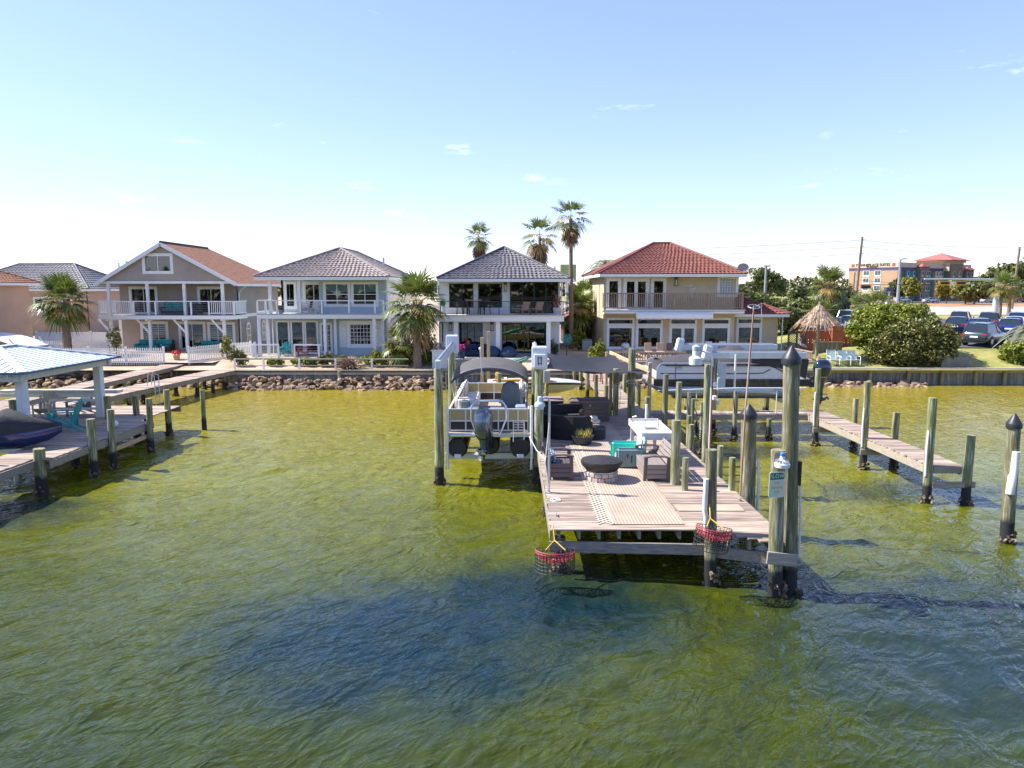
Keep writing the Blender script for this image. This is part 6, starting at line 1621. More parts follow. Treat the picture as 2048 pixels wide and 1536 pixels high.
for k in range(9):
    x = 34 + k * 2.7; y = 56.5
    structure(MB().add([(x, y, ground_z(x, y) + .07), (x + .12, y, ground_z(x, y) + .07), (x + 2.6, y + 4.6, ground_z(x + 2.5, y + 4.6) + .075), (x + 2.48, y + 4.6, ground_z(x + 2.5, y + 4.6) + .075)], [(0, 1, 2, 3)]).build('parking_line', lm, None, fix=False))
structure(MB().add([(-44, 47.6, 1.32), (-20, 47.6, 1.32), (-20, 57, 1.44), (-44, 57, 1.44)], [(0, 1, 2, 3)]).build('patio_paving', M('patio_concrete', (.40, .32, .27), .85, var=.1, sc=.8), None, fix=False))

# ------------------------------------------------------------------ cars
CARW = {}
def car(label, kind, col, x, y, yaw, z=None, detail=True):
    z = (ground_z(x, y) + .06) if z is None else z
    t = thing('parked_car', label, 'car', (x, y, z), rz=yaw, group='parked cars')
    paint = M('car_paint_%02d%02d%02d' % tuple(int(c * 99) for c in col), col, .22, .35, var=.03, sc=2, coat=1.0)
    gl = M('car_glass', (.015, .025, .03), .05, var=.1, sc=2, spec=.9); tyre = m_rub
    suv = kind == 'suv'; L_, w = (4.55, .91) if suv else (4.75, .90); zr = 1.66 if suv else 1.44
    # lower body: (x, half width scale, hood or boot height)
    st = [(-L_ / 2, .80, .82 if suv else .80), (-L_ / 2 + .12, .93, .98 if suv else .92), (-L_ / 2 + .7, 1, 1.0 if suv else .97), (-.6, 1, .98), (.6, 1, .96), (L_ / 2 - 1.25, 1, .95), (L_ / 2 - .5, .97, .84), (L_ / 2 - .1, .86, .70), (L_ / 2, .72, .55)]
    rings = []
    for sx, sw, zt in st:
        h = w * sw; zb = .24
        half = [(h * .80, zb), (h * .97, zb + .14), (h, zb + .30), (h * .985, zt - .16), (h * .90, zt - .03), (h * .6, zt + .01)]
        rings.append([(sx, -a, b) for a, b in half] + [(sx, a, b) for a, b in reversed(half)])
    body = MB().loft(rings).build('body', paint, t, smooth=40)
    r0, r1 = (-L_ / 2 + .18, L_ / 2 - 1.35) if suv else (-L_ / 2 + .75, L_ / 2 - 1.45)
    t0, t1 = (r0 + .32, r1 - .85) if suv else (r0 + .75, r1 - .8)
    zb = .95
    B = [(r0, -w * .86, zb), (r1, -w * .86, zb), (r1, w * .86, zb), (r0, w * .86, zb)]; T = [(t0, -w * .66, zr - .05), (t1, -w * .66, zr - .05), (t1, w * .66, zr - .05), (t0, w * .66, zr - .05)]
    c = MB().add(B + T, [(0, 1, 5, 4), (1, 2, 6, 5), (2, 3, 7, 6), (3, 0, 4, 7), (4, 5, 6, 7)]).build('window_glass', gl, t)
    rf = MB(); n = 5; rr = []
    for i in range(n + 1):
        f = i / n; sx = t0 - .04 + (t1 - t0 + .08) * f; bul = .05 * math.sin(math.pi * f)
        rr.append([(sx, w * .69 * g, zr - .05 + bul + .05 * (1 - g * g)) for g in (-1, -.6, 0, .6, 1)])
    rf.loft(rr, closed=False); rf.build('roof', paint, t, smooth=60)
    pil = MB()
    for s_ in (-1, 1):
        for a, b in (((r0, s_ * w * .865, zb), (t0, s_ * w * .67, zr - .04)), ((r1, s_ * w * .865, zb), (t1, s_ * w * .67, zr - .04)), ((-.05, s_ * w * .866, zb), (-.05, s_ * w * .67, zr - .04)), ((t0, s_ * w * .675, zr - .05), (t1, s_ * w * .675, zr - .05))): pil.bar(a, b, .07, .05)
    pil.build('pillar', paint, body)
    for sx in (-L_ / 2 + .86, L_ / 2 - .92):
        for s_ in (-1, 1):
            wh = MB().tube([(sx, s_ * (w - .2), .33), (sx, s_ * (w + .015), .33)], .335, 18).build('wheel', tyre, t, smooth=40)
            MB().tube([(sx, s_ * (w + .012), .33), (sx, s_ * (w + .028), .33)], [.21, .19], 12).build('rim', m_alu, wh)
            MB().tube([(sx, s_ * (w * .99), .36), (sx, s_ * (w + .006), .36)], .40, 18).build('wheel_arch', m_black, body)
    red = M('tail_lamp', (.45, .015, .02), .2, coat=1); wht = M('head_lamp', (.7, .72, .75), .12, coat=1)
    for s_ in (-1, 1):
        MB().box(-L_ / 2 + (.02 if suv else .0), -L_ / 2 + .2, s_ * w * .72 - .17, s_ * w * .72 + .17, .76, .90).build('tail_light', red, t, bev=.02)
        MB().box(L_ / 2 - .28, L_ / 2 - .05, s_ * w * .68 - .14, s_ * w * .68 + .14, .60, .70).build('headlight', wht, t, bev=.02)
        MB().box(r1 - .25, r1 - .05, s_ * (w + .08) - .07, s_ * (w + .08) + .07, .98, 1.10).build('wing_mirror', paint, t, bev=.03)
    MB().box(-L_ / 2 - .02, -L_ / 2 + .1, -w * .82, w * .82, .34, .50).build('bumper', m_black if suv else paint, t, bev=.03)
    MB().box(-L_ / 2 - .012, -L_ / 2 + .05, -.26, .26, .62, .74).build('number_plate', m_white, t)
    if suv:
        for s_ in (-1, 1): MB().tube([(t0 + .1, s_ * w * .6, zr + .06), (t1 - .2, s_ * w * .6, zr + .06)], .02, 6).build('roof_rail', m_alu, t)
    return t
def at_ground(px, y): return ((px - 1024) / 1434 * (y * .991 + .5), y)
YAW = R(52)
for lab, kind, col, px, y, yaw in (
    ('dark teal grey crossover in front of the blue sedans', 'suv', (.035, .055, .06), 1971, 53.6, R(38)),
    ('bright blue sedan in the row behind the crossover', 'sedan', (.012, .07, .26), 1958, 60.0, YAW),
    ('deep blue sedan at the right of the bright blue sedan', 'sedan', (.012, .035, .20), 2020, 59.5, YAW),
    ('dark navy car half hidden behind the large bush', 'sedan', (.01, .02, .06), 1915, 63.0, YAW),
    ('dark red sport utility car in the back row', 'suv', (.14, .012, .018), 1921, 72, YAW),
    ('dark grey sport utility car with roof rails in the back row', 'suv', (.05, .06, .065), 1978, 70, YAW),
    ('navy sport utility car at the right end of the back row', 'suv', (.015, .02, .10), 2035, 69, YAW),
    ('white car between the blue sedans and the back row', 'sedan', (.62, .62, .63), 2028, 63.6, YAW),
    ('dark blue sedan parked behind the brick wall', 'sedan', (.012, .03, .07), 1632, 63, R(60)),
    ('steel blue sedan parked beside the brick pillar', 'sedan', (.05, .09, .14), 1666, 62, R(60)),
    ('white sedan just left of the large bush', 'sedan', (.66, .66, .67), 1700, 66, R(60)),
    ('white hatchback behind the first white sedan', 'suv', (.64, .64, .66), 1694, 76, R(60)),
    ('white sedan at the back of the left car row', 'sedan', (.66, .66, .66), 1702, 84, R(62)),
    ('black car at the back of the left car row', 'suv', (.015, .017, .02), 1660, 86, R(62)),
    ('small white car far back on the side street', 'sedan', (.66, .66, .66), 1686, 108, R(75)),
    ('silver sedan parked below the hotel', 'sedan', (.5, .51, .53), 1862, 207, R(8)),
    ('white car half hidden left of the silver sedan', 'sedan', (.66, .66, .66), 1806, 212, R(8)),
    ('dark car parked under the spreading tree', 'sedan', (.03, .03, .035), 1945, 209, R(8)),
    ('silver sport utility car parked right of the hotel', 'suv', (.5, .5, .52), 1978, 205, R(8)),
    ('white car parked behind the twin palms', 'sedan', (.64, .64, .64), 2014, 208, R(8)),
    ('red car far right beyond the road', 'sedan', (.3, .02, .02), 2042, 208, R(8))):
    x_, y_ = at_ground(px, y); car(lab, kind, col, x_, y_, yaw)

# ------------------------------------------------------------------ hotel
def hotel():
    C = (119.6, 225.0); rz = R(33.5)
    t = thing('hotel', 'four storey tan and teal hotel with red tower roof in the distance', 'hotel', (C[0], C[1], 2.2), rz=rz)
    tan = M('hotel_tan', (.43, .28, .17), .85, var=.05, sc=.5); teal = M('hotel_teal', (.03, .17, .19), .8, var=.05, sc=.5)
    brn = M('hotel_brown', (.20, .15, .11), .85, var=.05, sc=.5); crm = M('hotel_cream', (.52, .43, .32), .85, var=.05, sc=.5)
    pur = M('hotel_band', (.09, .07, .16), .8); red = M('hotel_red_roof', (.38, .12, .10), .7, var=.08, sc=.4)
    fr = m_trim; gl = M('hotel_glass', (.05, .10, .12), .1, var=.3, sc=.4, spec=.8)
    H_ = 12.2
    MB().box(0, 46, 0, 16, 0, 9.8).build('wall', brn, t)
    MB().box(-.15, 46.1, -.15, 16.1, 9.8, 10.7).build('band', pur, t)
    MB().box(-.3, 46.2, -.3, 16.2, 10.7, H_).build('parapet', crm, t)
    MB().box(-.12, -.02, -.1, 16, .1, 9.8).build('end_wall', tan, t)
    # bays on the long face
    for x0, x1, d, m, h in ((3.5, 10.5, .5, teal, 9.6), (10.5, 16, 1.6, brn, 11.0), (16, 20, .6, teal, 9.6), (20, 24.5, 1.4, tan, 9.6), (24.5, 28, .6, teal, 9.6), (28, 36, 2.4, brn, 12.2), (36, 39.5, .8, teal, 9.6), (39.5, 45, 1.8, brn, 10.4)):
        MB().box(x0, x1, -d, -.01, 0, h).build('bay', m, t)
        n = 2 if x1 - x0 > 4 else 1
        for f in range(4):
            for k in range(n):
                xc = x0 + (x1 - x0) * (k + .5) / n
                if f == 3 and h < 9.8: zt = 7.4
                w_ = MB().box(xc - .55, xc + .55, -d - .08, -d - .02, .9 + f * 2.35, 2.6 + f * 2.35).build('window', fr, t)
                MB().box(xc - .42, xc + .42, -d - .12, -d - .085, 1.2 + f * 2.35, 2.5 + f * 2.35).build('pane', gl, w_)
    # windows of the sunlit end wall: two columns of three (upper storeys)
    for f in range(1, 4):
        for yc in (6.2, 10.0):
            w_ = MB().box(-.22, -.13, yc - 1.1, yc + 1.1, .9 + f * 2.35, 2.75 + f * 2.35).build('window', fr, t)
            for s_ in (-.48, .48): MB().box(-.26, -.225, yc + s_ - .42, yc + s_ + .42, 1.35 + f * 2.35, 2.65 + f * 2.35).build('pane', gl, w_)
    dk = M('hotel_letters', (.03, .025, .03), .5)
    text_mesh('TOWNEPLACE SUITES', 1.15, dk, t, (-.36, 8.0, 11.55), (R(90), 0, R(-90)), .05, 'hotel_sign')
    text_mesh('BY MARRIOTT', .6, dk, t, (-.36, 8.0, 10.95), (R(90), 0, R(-90)), .05, 'hotel_sign')
    for yc in (1.2, 14.6): MB().box(-.38, -.31, yc - .45, yc + .45, 11.1, 12.0).build('emblem', M('hotel_emblem', (.32, .08, .06), .6), t)
    # tower
    MB().box(27.5, 37, -2.0, 8, 9.8, 13.4).build('tower', crm, t); MB().box(27.0, 37.5, -2.5, 8.5, 12.7, 13.45).build('tower_cornice', tan, t)
    rb = MB(); E = [(26, -3.6, 13.46), (38.5, -3.6, 13.46), (38.5, 9.6, 13.46), (26, 9.6, 13.46)]; A = (32.2, 3, 15.9)
    rb.add(E + [A], [(0, 1, 4), (1, 2, 4), (2, 3, 4), (3, 0, 4), (3, 2, 1, 0)]); rb.build('tower_roof', red, t)
    for x0, x1, y0, z in ((10.2, 16.3, -2.2, 11.0), (39.2, 45.4, -2.4, 10.4), (38, 46, -6, 3.4)):
        rb = MB(); rb.add([(x0, y0, z), (x1, y0, z), (x1, 0, z), (x0, 0, z), ((x0 * .6 + x1 * .4), y0 * .5, z + 1.1), ((x0 * .4 + x1 * .6), y0 * .5, z + 1.1)], [(0, 1, 5, 4), (1, 2, 5), (2, 3, 4, 5), (3, 0, 4), (3, 2, 1, 0)]); rb.build('bay_roof', red, t)
hotel()

# ------------------------------------------------------------------ poles, signals, wires
m_wpole = M('utility_pole_wood', (.12, .09, .07), .9, c2=(.24, .19, .15), sc=2, st=(2, 2, .4))
def upole(label, px, y, ztop, r=.2, lean=0):
    x = (px - 1024) / 1434 * y; t = thing('utility_pole', label, 'utility pole', (x, y, 2.2))
    MB().tube([(x, y, 2), (x + lean, y, ztop)], [r, r * .7], 10).build('shaft', m_wpole, t, smooth=50)
    for z in (ztop - .6, ztop - 1.9, ztop - 3.2): MB().tube([(x + lean, y, z), (x + lean + .5, y - .1, z + .1)], .05, 6).build('insulator', m_galv, t)
    return V((x + lean, y, ztop))
A = upole('tall wooden utility pole left of the hotel', 1706, 140, 16.1, .28, .6); B = upole('tall wooden utility pole at the far right', 2018, 140, 14.2, .26, .5)
upole('short wooden utility pole beside the tall one', 1700, 150, 9.6, .2, .2)
for k, (dz, far) in enumerate(((-.6, 0), (-1.9, 0), (-3.2, 0), (-8.2, 1))):
    t = thing('overhead_wire', ['topmost overhead wire between the utility poles', 'second overhead wire between the utility poles', 'third overhead wire between the utility poles', 'lowest overhead wire crossing before the hotel'][k], 'wire', (A.x, A.y, A.z + dz))
    pts = []
    for p, q, sag in ((V((-40, 150, A.z + dz - 1.5)), A + V((0, 0, dz)), 1.2), (A + V((0, 0, dz)), B + V((0, 0, dz + (0.6 if k < 3 else 1.0))), .5), (B + V((0, 0, dz + .6)), V((200, 138, B.z + dz + .5)), .5)):
        pts += [p.lerp(q, i / 14) - V((0, 0, sag * 4 * (i / 14) * (1 - i / 14))) for i in range(14)]
    if k == 3: pts = pts[14:]
    else: pts = pts[8:]
    MB().tube(pts, .028, 4).build('cable', M('wire_black', (.03, .03, .035), .6), t)
def street_light(label, px, y, ztop, arm, r=.09, name='street_light', double=False):
    x = (px - 1024) / 1434 * y; t = thing(name, label, 'street light', (x, y, 2.2)); z0 = 2.0
    MB().tube([(x, y, z0), (x, y, ztop)], [r * 1.4, r * .8], 10).build('pole', M('grey_pole', (.30, .33, .36), .5, .3), t, smooth=50)
    for s_ in ((-1, 1) if double else (1,)):
        MB().tube([(x, y, ztop - .05), (x + s_ * arm * .6, y, ztop + .12), (x + s_ * arm, y, ztop + .12)], r * .5, 6).build('arm', m_galv, t)
        MB().box(x + s_ * arm - .35, x + s_ * arm + .35, y - .15, y + .15, ztop + .05, ztop + .16).build('lamp_head', M('lamp_head_dark', (.06, .065, .07), .5), t)
street_light('slim street light above the green trees behind the tiki umbrella', 1603, 150, 9.2, 1.0); street_light('curved arm street light behind the gable roof at left', 248, 95, 9.6, 1.2)
street_light('thick blue grey pole right behind the cream house', 1526, 80, 8.6, .1, .14); street_light('tall blue grey pole in front of the hotel corner', 1790, 120, 11.0, .7, .2)
street_light('left twin head light of the hotel car park', 1948, 235, 11.5, 1.6, .12, double=True); street_light('right twin head light of the hotel car park', 1979, 235, 11.3, 1.6, .12, double=True)
def signal():
    y = 108; x = (1986 - 1024) / 1434 * y; t = thing('traffic_signal', 'grey mast arm with hanging yellow framed traffic lights over the road', 'traffic light', (x, y, 2.3))
    gp = M('signal_galvanised', (.46, .52, .56), .45, .4)
    MB().tube([(x, y, 2), (x, y, 5.0), (x + .1, y, 8.0)], [.48, .42, .22], 14).build('pole', gp, t, smooth=50)
    x0 = (1840 - 1024) / 1434 * y; MB().tube([(x0, y, 7.68), (x, y, 7.55)], [.12, .2], 10).build('mast_arm', gp, t, smooth=50)
    for px in (1880, 1912):
        xx = (px - 1024) / 1434 * y; b = MB().box(xx - .75, xx + .75, y - .15, y + .15, 6.75, 7.4).build('signal_head', M('signal_yellow', (.75, .38, .02), .5), t, bev=.03)
        for i in (-.45, 0, .45): MB().tube([(xx + i, y - .16, 7.07), (xx + i, y - .3, 7.07)], .17, 12).build('lens', M('signal_dark', (.03, .02, .02), .4), b)
        MB().box(xx - .55, xx + .55, y - .17, y - .152, 6.92, 7.23).build('backplate', m_black, b)
    xx = (1895 - 1024) / 1434 * y; MB().box(xx - .3, xx + .3, y - .1, y + .1, 6.7, 7.3).build('lane_sign', m_white, t)
    xx = (1725 - 1024) / 1434 * y
    t2 = thing('traffic_signal', 'dark red span wire signal in front of the tan hotel wall', 'traffic light', (xx, y, 6)); hb = MB().box(xx - .7, xx + .7, y - .2, y + .2, 6.25, 6.75).build('housing', M('signal_rust', (.13, .03, .025), .5), t2, bev=.04)
    for i in (-.42, 0, .42): MB().tube([(xx + i, y - .2, 6.5), (xx + i, y - .34, 6.5)], .16, 12).build('visor', m_black, hb)
    MB().tube([(xx - 1, y, 6.8), (xx + 12, y, 6.9)], .04, 5).build('span_wire', m_black, t2)
signal()
px_ = (1771 - 1024) / 1434 * 130
t = thing('pylon_sign', 'dark pylon sign on a white leg before the hotel', 'sign', (px_, 130, 2.3))
MB().box(px_ - .35, px_ + .25, 129.7, 130.3, 2, 4.4).build('leg', m_white, t); MB().box(px_ - .65, px_ + .65, 129.5, 130.5, 4.3, 6.5).build('board', M('pylon_dark', (.04, .05, .07), .4), t); MB().box(px_ - .45, px_ + .1, 129.4, 129.5, 5.6, 5.7).build('mark', m_white, t); MB().box(px_ - .3, px_ - .05, 129.4, 129.5, 5.0, 5.4).build('mark', m_white, t)
# billboard with a rocket behind the white house
bx_ = 9.09
t = thing('billboard', 'green billboard with a white rocket shape behind the white house', 'billboard', (bx_, 120, 2))
MB().box(bx_ - 1.1, bx_ + 1.5, 119.8, 120.1, 7.4, 10.2).build('board', M('billboard_green', (.26, .33, .14), .6, var=.2, sc=1.5), t)
MB().cyl((bx_, 120, 2), (bx_, 120, 7.6), .25).build('leg', m_galv, t)
MB().lathe([(.02, 2.9), (.12, 2.5), (.16, 1.2), (.3, .9), (.7, .3), (.75, 0), (.1, 0)], (bx_ + .6, 119.5, 7.3), 12).build('rocket', m_trim, t, smooth=50)
MB().box(bx_ - 2.1, bx_ - 1.9, 119.8, 120, 7.2, 9.9).build('side_bracket', M('bracket_blue', (.05, .08, .14), .5), t); MB().box(bx_ - 1.9, bx_ - 1.1, 119.85, 119.95, 8.0, 8.15).build('side_bracket', MATS['bracket_blue'], t)
# low red roofed shed between white and cream houses
t = back_house('red_roof_shed', 'low dark shed with orange tiled roof between the white and cream houses', 4.6, 9.5, 62, 68, 1.4, 3.3, (7, 7, 64.5, 65.5), 4.5, M('dark_brown_wall', (.10, .06, .045), .9), M('orange_tile', (.36, .10, .055), .7, c2=(.5, .17, .1), sc=3))

# ------------------------------------------------------------------ fences
def picket(label, p, q, h, z, gap=.15, w=.085, mat=None, name='picket_fence'):
    p, q = V((p[0], p[1], z)), V((q[0], q[1], z)); d = (q - p); L_ = d.length; d.normalize(); ang = math.atan2(d.y, d.x)
    t = thing(name, label, 'fence', tuple(p)); mat = mat or m_white; o3 = V(p)
    for zz in (.25, h - .28): MB().bar(p + V((0, 0, zz)) + V((-d.y, d.x, 0)) * .03, q + V((0, 0, zz)) + V((-d.y, d.x, 0)) * .03, .035, .08).build('rail', mat, t)
    src = MB().prism([(-w / 2, 0, 0), (w / 2, 0, 0), (w / 2, 0, h - .07), (0, 0, h), (-w / 2, 0, h - .07)], (0, .02, 0)).build('picket', mat, None)
    n = int(L_ / gap)
    for i in range(n + 1):
        c = p + d * (L_ * i / n) - o3
        if i == 0: src.parent = t; src.location = c; src.rotation_euler = (0, 0, ang)
        else: piece(src, t, c, (0, 0, ang))
    k = max(1, int(L_ / 2.4))
    for i in range(k + 1):
        c = p + d * (L_ * i / k) + V((-d.y, d.x, 0)) * .09; MB().box(c.x - .06, c.x + .06, c.y - .06, c.y + .06, z - .2, z + h + .05).build('post', mat, t)
    return t
picket('long white picket fence above the sea wall left of the gate gap', (-33.5, 47.9), (-23.4, 47.9), 1.22, 1.1)
picket('white picket fence right of the gate gap beside the taupe house', (-21.6, 47.9), (-19.3, 53.0), 1.2, 1.15)
picket('short white picket return behind the blue house porch fence', (-19.2, 53.2), (-18.4, 50.5), .9, 1.35)
picket('white picket fence behind the first one at far left', (-38, 53.5), (-30.2, 53.5), .95, 1.45)
def vinyl(label, x0, x1, y, z, h):
    t = thing('vinyl_fence', label, 'fence', (x0, y, z)); n = int((x1 - x0) / .17); src = None
    for i in range(n):
        x = x0 + (x1 - x0) * i / n
        if src is None: src = MB().box(x, x + .16, y, y + .03, z, z + h).build('board', m_white, t); sx = x
        else: piece(src, t, (x - sx, 0, 0))
    MB().box(x0, x1, y - .03, y + .06, z + h, z + h + .08).build('cap_rail', m_white, t)
    for k in range(int((x1 - x0) / 2.2) + 1): MB().box(x0 + k * 2.2 - .07, x0 + k * 2.2 + .07, y - .05, y + .08, z, z + h + .18).build('post', m_white, t)
vinyl('white vinyl privacy fence under the cabbage palm at left', -38.5, -30.2, 58, 1.4, 1.25); vinyl('white vinyl gate panel beside the taupe house', -36.0, -31.3, 66, 1.4, 1.9)
# low rail fence in front of the blue house
rf_ = thing('rail_fence', 'low fence of brown rails on white posts before the blue house', 'fence', (-13, 46.5, 1.05))
for z, hh in ((1.63, .09), (1.22, .05)): MB().box(-18.1, -6.76, 46.46, 46.54, z, z + hh).build('rail', m_cap, rf_)
for p in (-18.04, -16.16, -13.84, -11.48, -9.12): MB().box(p - .06, p + .06, 46.38, 46.455, 1.0, 1.68).build('post', m_white, rf_)
# carport
cp_ = thing('carport', 'white arched metal carport at the far left edge', 'carport', (-39.5, 52, 1.4))
cpm = M('white_carport_metal', (.72, .73, .75), .4, .1, var=.05, sc=2)
MB().loft([[(-39 + 4.4 * g, y, 2.75 - .95 * abs(g) ** 2.2 + .28) for g in [-1 + .125 * i for i in range(17)]] for y in (50.2, 52, 53.6)], closed=False).build('roof', cpm, cp_, smooth=50, fix=False)
for y in (50.3, 53.5):
    MB().tube([(-34.7, y, 1.4), (-34.72, y, 1.95), (-35.3, y, 2.7)], .04, 6).build('hoop', m_galv, cp_)
    MB().tube([(-43.3, y, 1.4), (-43.3, y, 1.95), (-42.7, y, 2.7)], .04, 6).build('hoop', m_galv, cp_)

# ------------------------------------------------------------------ lawn corner: thatched umbrella, brick wall, chairs
def tiki():
    x, y, z = 21.15, 49.6, ground_z(21.15, 49.6)
    t = thing('thatched_umbrella', 'ragged palm thatch umbrella on a single pole by the lawn chairs', 'umbrella', (x, y, z))
    MB().tube([(x - .02, y, z - .2), (x, y, 3.2), (x + .03, y, 5.35)], [.12, .105, .09], 10).build('pole', m_bpost, t, smooth=50)
    fr = MB()
    for k in range(10):
        a = k * math.tau / 10; fr.bar((x, y, 5.0), (x + 1.5 * math.cos(a), y + 1.5 * math.sin(a), 3.75), .04, .06)
    for rr, zz in ((.8, 4.32), (1.35, 3.87)): fr.tube([(x + rr * math.cos(a), y + rr * math.sin(a), zz) for a in [i * math.tau / 20 for i in range(21)]], .025, 5)
    fr.build('rafter_frame', m_tan, t)
    r = rng(8); th = MB()
    for i in range(1250):
        a = r.uniform(0, 6.283); f = r.random() ** .75; rr = .1 + 1.3 * f; zz = 5.05 - 1.2 * f + r.uniform(-.06, .13)
        if math.sin(a * 5 + 1) * math.sin(a * 3) > .4 and f > .45: continue
        b = V((x + rr * math.cos(a), y + rr * math.sin(a), zz)); L_ = r.uniform(.25, .95) * (.6 + .5 * math.sin(a * 7) ** 2); q = V((math.cos(a + r.uniform(-.3, .3)) * .72, math.sin(a + r.uniform(-.3, .3)) * .72, -.75 - r.random() * .35 * f))
        s_ = V((-math.sin(a), math.cos(a), 0)) * r.uniform(.015, .05); th.add([b - s_, b + s_, b + q * L_], [(0, 1, 2)])
    th.build('thatch', M('dry_thatch', (.20, .13, .085), .9, c2=(.50, .38, .28), sc=3, isl=.35), t, fix=False, kind='stuff')
tiki()
def brick_wall():
    x0, x1, y = 21.77, 26.2, 54.0
    t = thing('brick_wall', 'low orange brick wall with pierced rows and capped pillar behind the lawn chairs', 'wall', (x0, y, 1.9))
    m = bpy.data.materials.new('orange_brick'); m.use_nodes = True; nt = m.node_tree; b = nt.nodes['Principled BSDF']; b.inputs['Roughness'].default_value = .85
    bt = nd(nt, 'ShaderNodeTexBrick', _Scale=1.0); bt.inputs['Color1'].default_value = (.42, .095, .04, 1); bt.inputs['Color2'].default_value = (.56, .15, .07, 1); bt.inputs['Mortar'].default_value = (.30, .12, .08, 1)
    bt.inputs['Brick Width'].default_value = .24; bt.inputs['Row Height'].default_value = .085; bt.inputs['Mortar Size'].default_value = .01
    gg = nd(nt, 'ShaderNodeNewGeometry'); cb = nd(nt, 'ShaderNodeCombineXYZ'); sp = nd(nt, 'ShaderNodeSeparateXYZ'); nt.links.new(gg.outputs['Position'], sp.inputs[0]); nt.links.new(sp.outputs['X'], cb.inputs[0]); nt.links.new(sp.outputs['Z'], cb.inputs[1])
    nt.links.new(cb.outputs[0], bt.inputs['Vector']); nt.links.new(bt.outputs['Color'], b.inputs['Base Color'])
    holes = [(x0 + .25 + i * .3, x0 + .38 + i * .3, 2.05 + j * .2 + .1, 2.05 + j * .2 + .2) for i in range(13) for j in range(2)]
    wall_x(MB(), x0, x1, 1.6, 3.05, y, .2, holes).build('masonry', m, t)
    MB().box(x0 - .02, x1 + .02, y - .04, y + .24, 3.05, 3.12).build('coping', m, t)
    px0, px1 = 24.01, 24.87; MB().box(px0, px1, y - .25, y + .45, 1.6, 3.38).build('pillar', m, t)
    c = MB().box(px0 - .07, px1 + .07, y - .32, y + .52, 3.381, 3.48).build('pillar_cap', M('stone_cap', (.22, .18, .15), .8), t)
    MB().lathe([(.06, 0), (.1, .04), (.04, .1), (.1, .25), (.12, .36), (.05, .46), (.01, .5)], ((px0 + px1) / 2, y + .1, 3.48), 12).build('finial', MATS['stone_cap'], t, smooth=50)
    tb = thing('board_fence', 'short grey board panel in front of the brick wall', 'fence', (22.81, 52.4, 1.7)); bx0, bx1 = 22.19, 24.19
    for i in range(12): MB().box(bx0 + (bx1 - bx0) * i / 12, bx0 + (bx1 - bx0) * (i + .92) / 12, 52.4, 52.43, 1.5, 2.32).build('board', m_bulk, tb)
    MB().box(bx0, bx1, 52.36, 52.46, 2.32, 2.37).build('top_rail', m_cap, tb); MB().box(bx0 - .1, bx0 + .05, 52.3, 52.45, 1.4, 2.5).build('post', m_tan, tb)
brick_wall()
def lattice():
    x0, x1, y, z0, z1 = 20.45, 21.67, 53.0, 1.55, 3.05
    t = thing('lattice_fence', 'dark diagonal lattice fence right of the cream annex', 'fence', (x0, y, z0)); m = M('dark_lattice', (.10, .075, .07), .8, var=.2, sc=4)
    for k in range(-10, 14):
        for s_ in (1, -1):
            a = x0 + k * .17; pts = []
            p = V((a, y + .012 * s_, z0 if s_ > 0 else z1)); q = V((a + (z1 - z0), y + .012 * s_, z1 if s_ > 0 else z0)); d = q - p
            f0 = max(0, (x0 - p.x) / d.x); f1 = min(1, (x1 - p.x) / d.x)
            if f1 - f0 > .03: MB().bar(p + d * f0, p + d * f1, .012, .035).build('slat', m, t)
    for x in (x0, (x0 + x1) / 2, x1): MB().box(x - .05, x + .05, y - .05, y + .05, z0 - .2, z1 + .1).build('post', m, t)
    MB().box(x0, x1, y - .04, y + .04, z1, z1 + .05).build('top_rail', m, t)
lattice()
sl_ = M('aqua_sling', (.42, .55, .55), .6, var=.05, sc=6); wf = M('white_chair_frame', (.72, .73, .73), .35)
def lawn_chair(label, x, y):
    z = ground_z(x, y); t = thing('lawn_chair', label, 'chair', (x, y, z), group='aqua lawn chairs on the grass')
    for s_ in (-.32, .32):
        MB().tube([(x + s_, y - .34, z), (x + s_, y - .36, z + .6), (x + s_, y - .2, z + .64), (x + s_, y + .2, z + .62), (x + s_, y + .26, z)], .024, 8).build('arm_frame', wf, t, smooth=60)
    MB().tube([(x - .29, y - .28, z + .4), (x - .29, y + .16, z + .36), (x - .29, y + .38, z + 1.0), (x + .29, y + .38, z + 1.0), (x + .29, y + .16, z + .36), (x + .29, y - .28, z + .4), (x - .29, y - .28, z + .4)], .02, 6).build('seat_frame', wf, t)
    MB().add([(x - .27, y - .27, z + .4), (x + .27, y - .27, z + .4), (x + .27, y + .16, z + .34), (x - .27, y + .16, z + .34)], [(0, 1, 2, 3)]).build('seat_sling', sl_, t)
    n = 6
    for i in range(n):
        f0, f1 = i / n, (i + .93) / n; P = lambda f, sx: (x + sx, y + .16 + .22 * f, z + .36 + .62 * f)
        MB().add([P(f0, -.27), P(f0, .27), P(f1, .27), P(f1, -.27)], [(0, 1, 2, 3)]).build('back_strap', sl_, t)
for k, px in enumerate((1667, 1689, 1708)): lawn_chair(['left of the three aqua lawn chairs on the grass', 'middle of the three aqua lawn chairs on the grass', 'right of the three aqua lawn chairs on the grass'][k], (px - 1024) / 1434 * 47.9, 47.8)
t = thing('grey_box', 'low grey timber planter box under the bush by the sea wall', 'planter', (29.3, 47.3, 1.1))
MB().box(28.4, 30.4, 47.15, 47.9, 1.0, 1.75).build('panel', m_bulk, t)
t = thing('stump', 'short sawn log standing on the lawn by the umbrella', 'log', (20.68, 48.2, 1.2)); MB().tube([(20.68, 48.2, 1.0), (20.68, 48.2, 1.7)], .13, 12).build('log', m_tan, t, smooth=50)
